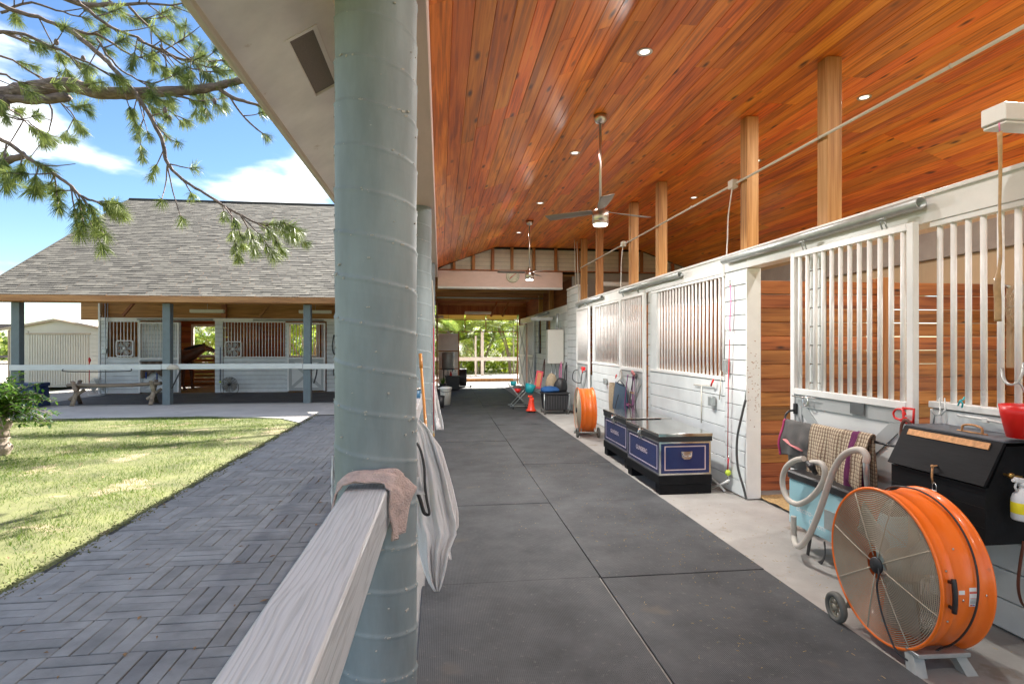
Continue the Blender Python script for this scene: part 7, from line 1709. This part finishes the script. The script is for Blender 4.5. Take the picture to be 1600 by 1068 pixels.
# ---- added unseen pine behind the cross barn, its crown placed to shade the lawn
shade_pine = thing('pine_tree', 'unseen tall pine added behind the shingled barn to shade the lawn', 'tree', (9.5, 27.5, -.05))
mb = MB(); mb.tube(smooth_path([(9.5, 27.5, -.1), (9.4, 27.5, 6), (9.1, 27.4, 12), (8.6, 27.2, 20)], 6), [.34 - .013 * i for i in range(19)], 12); obj('trunk', mb, m_bark, shade_pine, True)
mb = MB(); lb = MB()
for cx, cy, cz, sx in ((-1.2, 26.2, 16.4, 3.0), (.8, 25.2, 16.8, 2.6), (.2, 27.2, 17.6, 2.6), (-1.5, 23.6, 16.4, 2.2)):
    cx += 3.1; leafcloud(mb, (cx, cy, cz), (sx, .28, .32), 800, .16, hollow=.05); lb.tube([(8.9, 27.3, cz - 1.2), ((8.9 + cx) / 2, (27.3 + cy) / 2, cz - .5), (cx, cy, cz)], .05, 6)
obj('limbs', lb, m_bark, shade_pine, True); o = obj('crown', mb, m_needle, shade_pine, True); o['kind'] = 'stuff'

# ---- shrub at the left
shb = thing('leafy_shrub', 'bright green leafy shrub on a pale rough trunk at the left edge', 'shrub', (-6.42, 9.1, -.02))
mb = MB(); mb.tube(smooth_path([(-6.42, 9.1, -.08), (-6.40, 9.1, .1), (-6.43, 9.1, .25), (-6.39, 9.12, .40), (-6.43, 9.1, .55)], 5), [0.185 + .02 * math.sin(i * 1.7) - .002 * i for i in range(21)], 14); obj('trunk', mb, m_trunk, shb, True)
mb = MB(); st_ = MB()
for k in range(150):
    a = random.uniform(0, 2 * PI); el = random.uniform(-.12, 1.25); L1 = random.uniform(.35, .80)
    d = Vector((math.cos(a) * math.cos(el), math.sin(a) * math.cos(el), math.sin(el))); p0 = Vector((-6.42, 9.1, .55)); pts = [p0, p0 + d * L1 * .5 + Vector((0, 0, .06)), p0 + d * L1 + Vector((0, 0, -.10))]
    sp = smooth_path(pts, 5); st_.tube(sp, .0045, 4, caps=False)
    for i in range(2, len(sp)):
        for s in range(4):
            u = Vector((random.gauss(0, 1), random.gauss(0, 1), random.gauss(.2, .6))).normalized(); l = random.uniform(.05, .10); w = u.cross(Vector((0, 0, 1))).normalized() * l * .24; q = sp[i] + u * .02; dn = Vector((0, 0, -.018))
            mb.add([q, q + u * l * .45 + w, q + u * l + dn, q + u * l * .45 - w], [(0, 1, 2, 3)])
obj('stems', st_, m_trunk, shb, True); o = obj('leaves', mb, m_shrub, shb, True); o['kind'] = 'stuff'

# ---- areca palms behind the barns
def frond_mesh(seed, L1=2.2, droop=1.0, mt=None, nl=34):
    r_ = random.Random(seed); mb = MB(); pts = []
    for i in range(15):
        t = i / 14; pts.append(Vector((L1 * t * (.75 + .1 * droop * t), 0, L1 * (.62 * t - .62 * droop * t * t))))
    mb.tube(pts, [.018 * (1 - .8 * i / 14) + .002 for i in range(15)], 5, caps=False)
    for i in range(nl):
        t = .12 + .88 * i / nl; a = t * 14; k = min(int(a), 13); p = pts[k].lerp(pts[k + 1], a - k); tg = (pts[k + 1] - pts[k]).normalized()
        for s in (-1, 1):
            l = L1 * .30 * math.sin(min(1, t + .12) * 2.75) ** .6 * r_.uniform(.85, 1.1) + .06; d = (tg * .75 + Vector((0, s, 0)) * .8 + Vector((0, 0, .18))).normalized(); w = tg * .016
            q1 = p + d * l * .5 + Vector((0, 0, .01)); q2 = p + d * l + Vector((0, 0, -.22 * l)); mb.add([p - w, p + w, q1 + w * 1.2, q1 - w * 1.2, q2], [(0, 1, 2, 3), (3, 2, 4)])
    return mb.mesh('frond', [mt or m_palm])
FM = [frond_mesh(s, 2.0 + .25 * s, .8 + .12 * s, [m_palm, m_palmd, m_palm][s % 3]) for s in range(6)]
def palm(label, x, y, h, n, s=1.0, stems=5):
    t = thing('areca_palm', label, 'palm', (x, y, 0), 0, 'areca palms behind the barns')
    for k in range(stems):
        a = 2 * PI * k / stems + random.random(); r = .18; tx, ty = r * math.cos(a), r * math.sin(a); hh_ = h * random.uniform(.55, 1)
        mb = MB(); top = Vector((tx * 4.5, ty * 4.5, hh_)); mb.tube(smooth_path([(tx, ty, -.1), (tx * 2, ty * 2, hh_ * .5), top], 4), [.05] * 5 + [.04] * 4, 8); obj('stem', mb, m_conduit if k % 3 == 0 else m_trunk, t)
        for j in range(max(2, n // stems)):
            o = bpy.data.objects.new('frond', random.choice(FM)); COL.objects.link(o); o.parent = t; o.location = top - Vector((0, 0, .05 * j))
            o.rotation_euler = (random.uniform(-.2, .2), R(random.uniform(-55, 15)), random.uniform(0, 2 * PI)); q = s * random.uniform(.75, 1.15); o.scale = (q, q, q)
    return t
spots = [(-1.2, 31, 'leftmost palm seen through the far doorway'), (.6, 30, 'palm right of the pale leaf of the far doorway'), (2.2, 31.5, 'palm behind the white fence post'), (3.9, 30.2, 'palm at the right side of the far doorway'), (5.8, 32, 'palm hidden mostly right of the far doorway'),
         (-9.6, 27.0, 'palm outside the horse stall window, left one'), (-8.2, 26.6, 'palm outside the horse stall window, right one'), (-5.9, 26.8, 'palm outside the barred door window, left one'), (-4.3, 26.5, 'palm outside the barred door window, right one'), (1.4, 35, 'taller palm in the second row behind the fence'), (4.2, 36, 'taller palm at the back right of the far doorway'), (-.8, 36, 'taller palm at the back left of the far doorway')]
for k, (x, y, l) in enumerate(spots): palm(l, x, y, 2.6 if y < 34 else 4.2, 22, 1.05 if y < 34 else 1.5, 5)
mb = MB()
for x in np.arange(-14, 14, 1.5):
    for z in (.8, 2.2, 3.8): leafcloud(mb, (x + random.uniform(-.5, .5), 42 + random.uniform(-1, 1), z), (1.4, 1.2, 1.1), 260, .32)
    leafcloud(mb, (x, 30 if x < -3 else 33, .3), (1, .8, .6), 150, .3)
tag(obj('garden_thicket', mb, m_palm), 'dense green garden thicket closing the view behind the palms', 'shrubbery', kind='stuff')
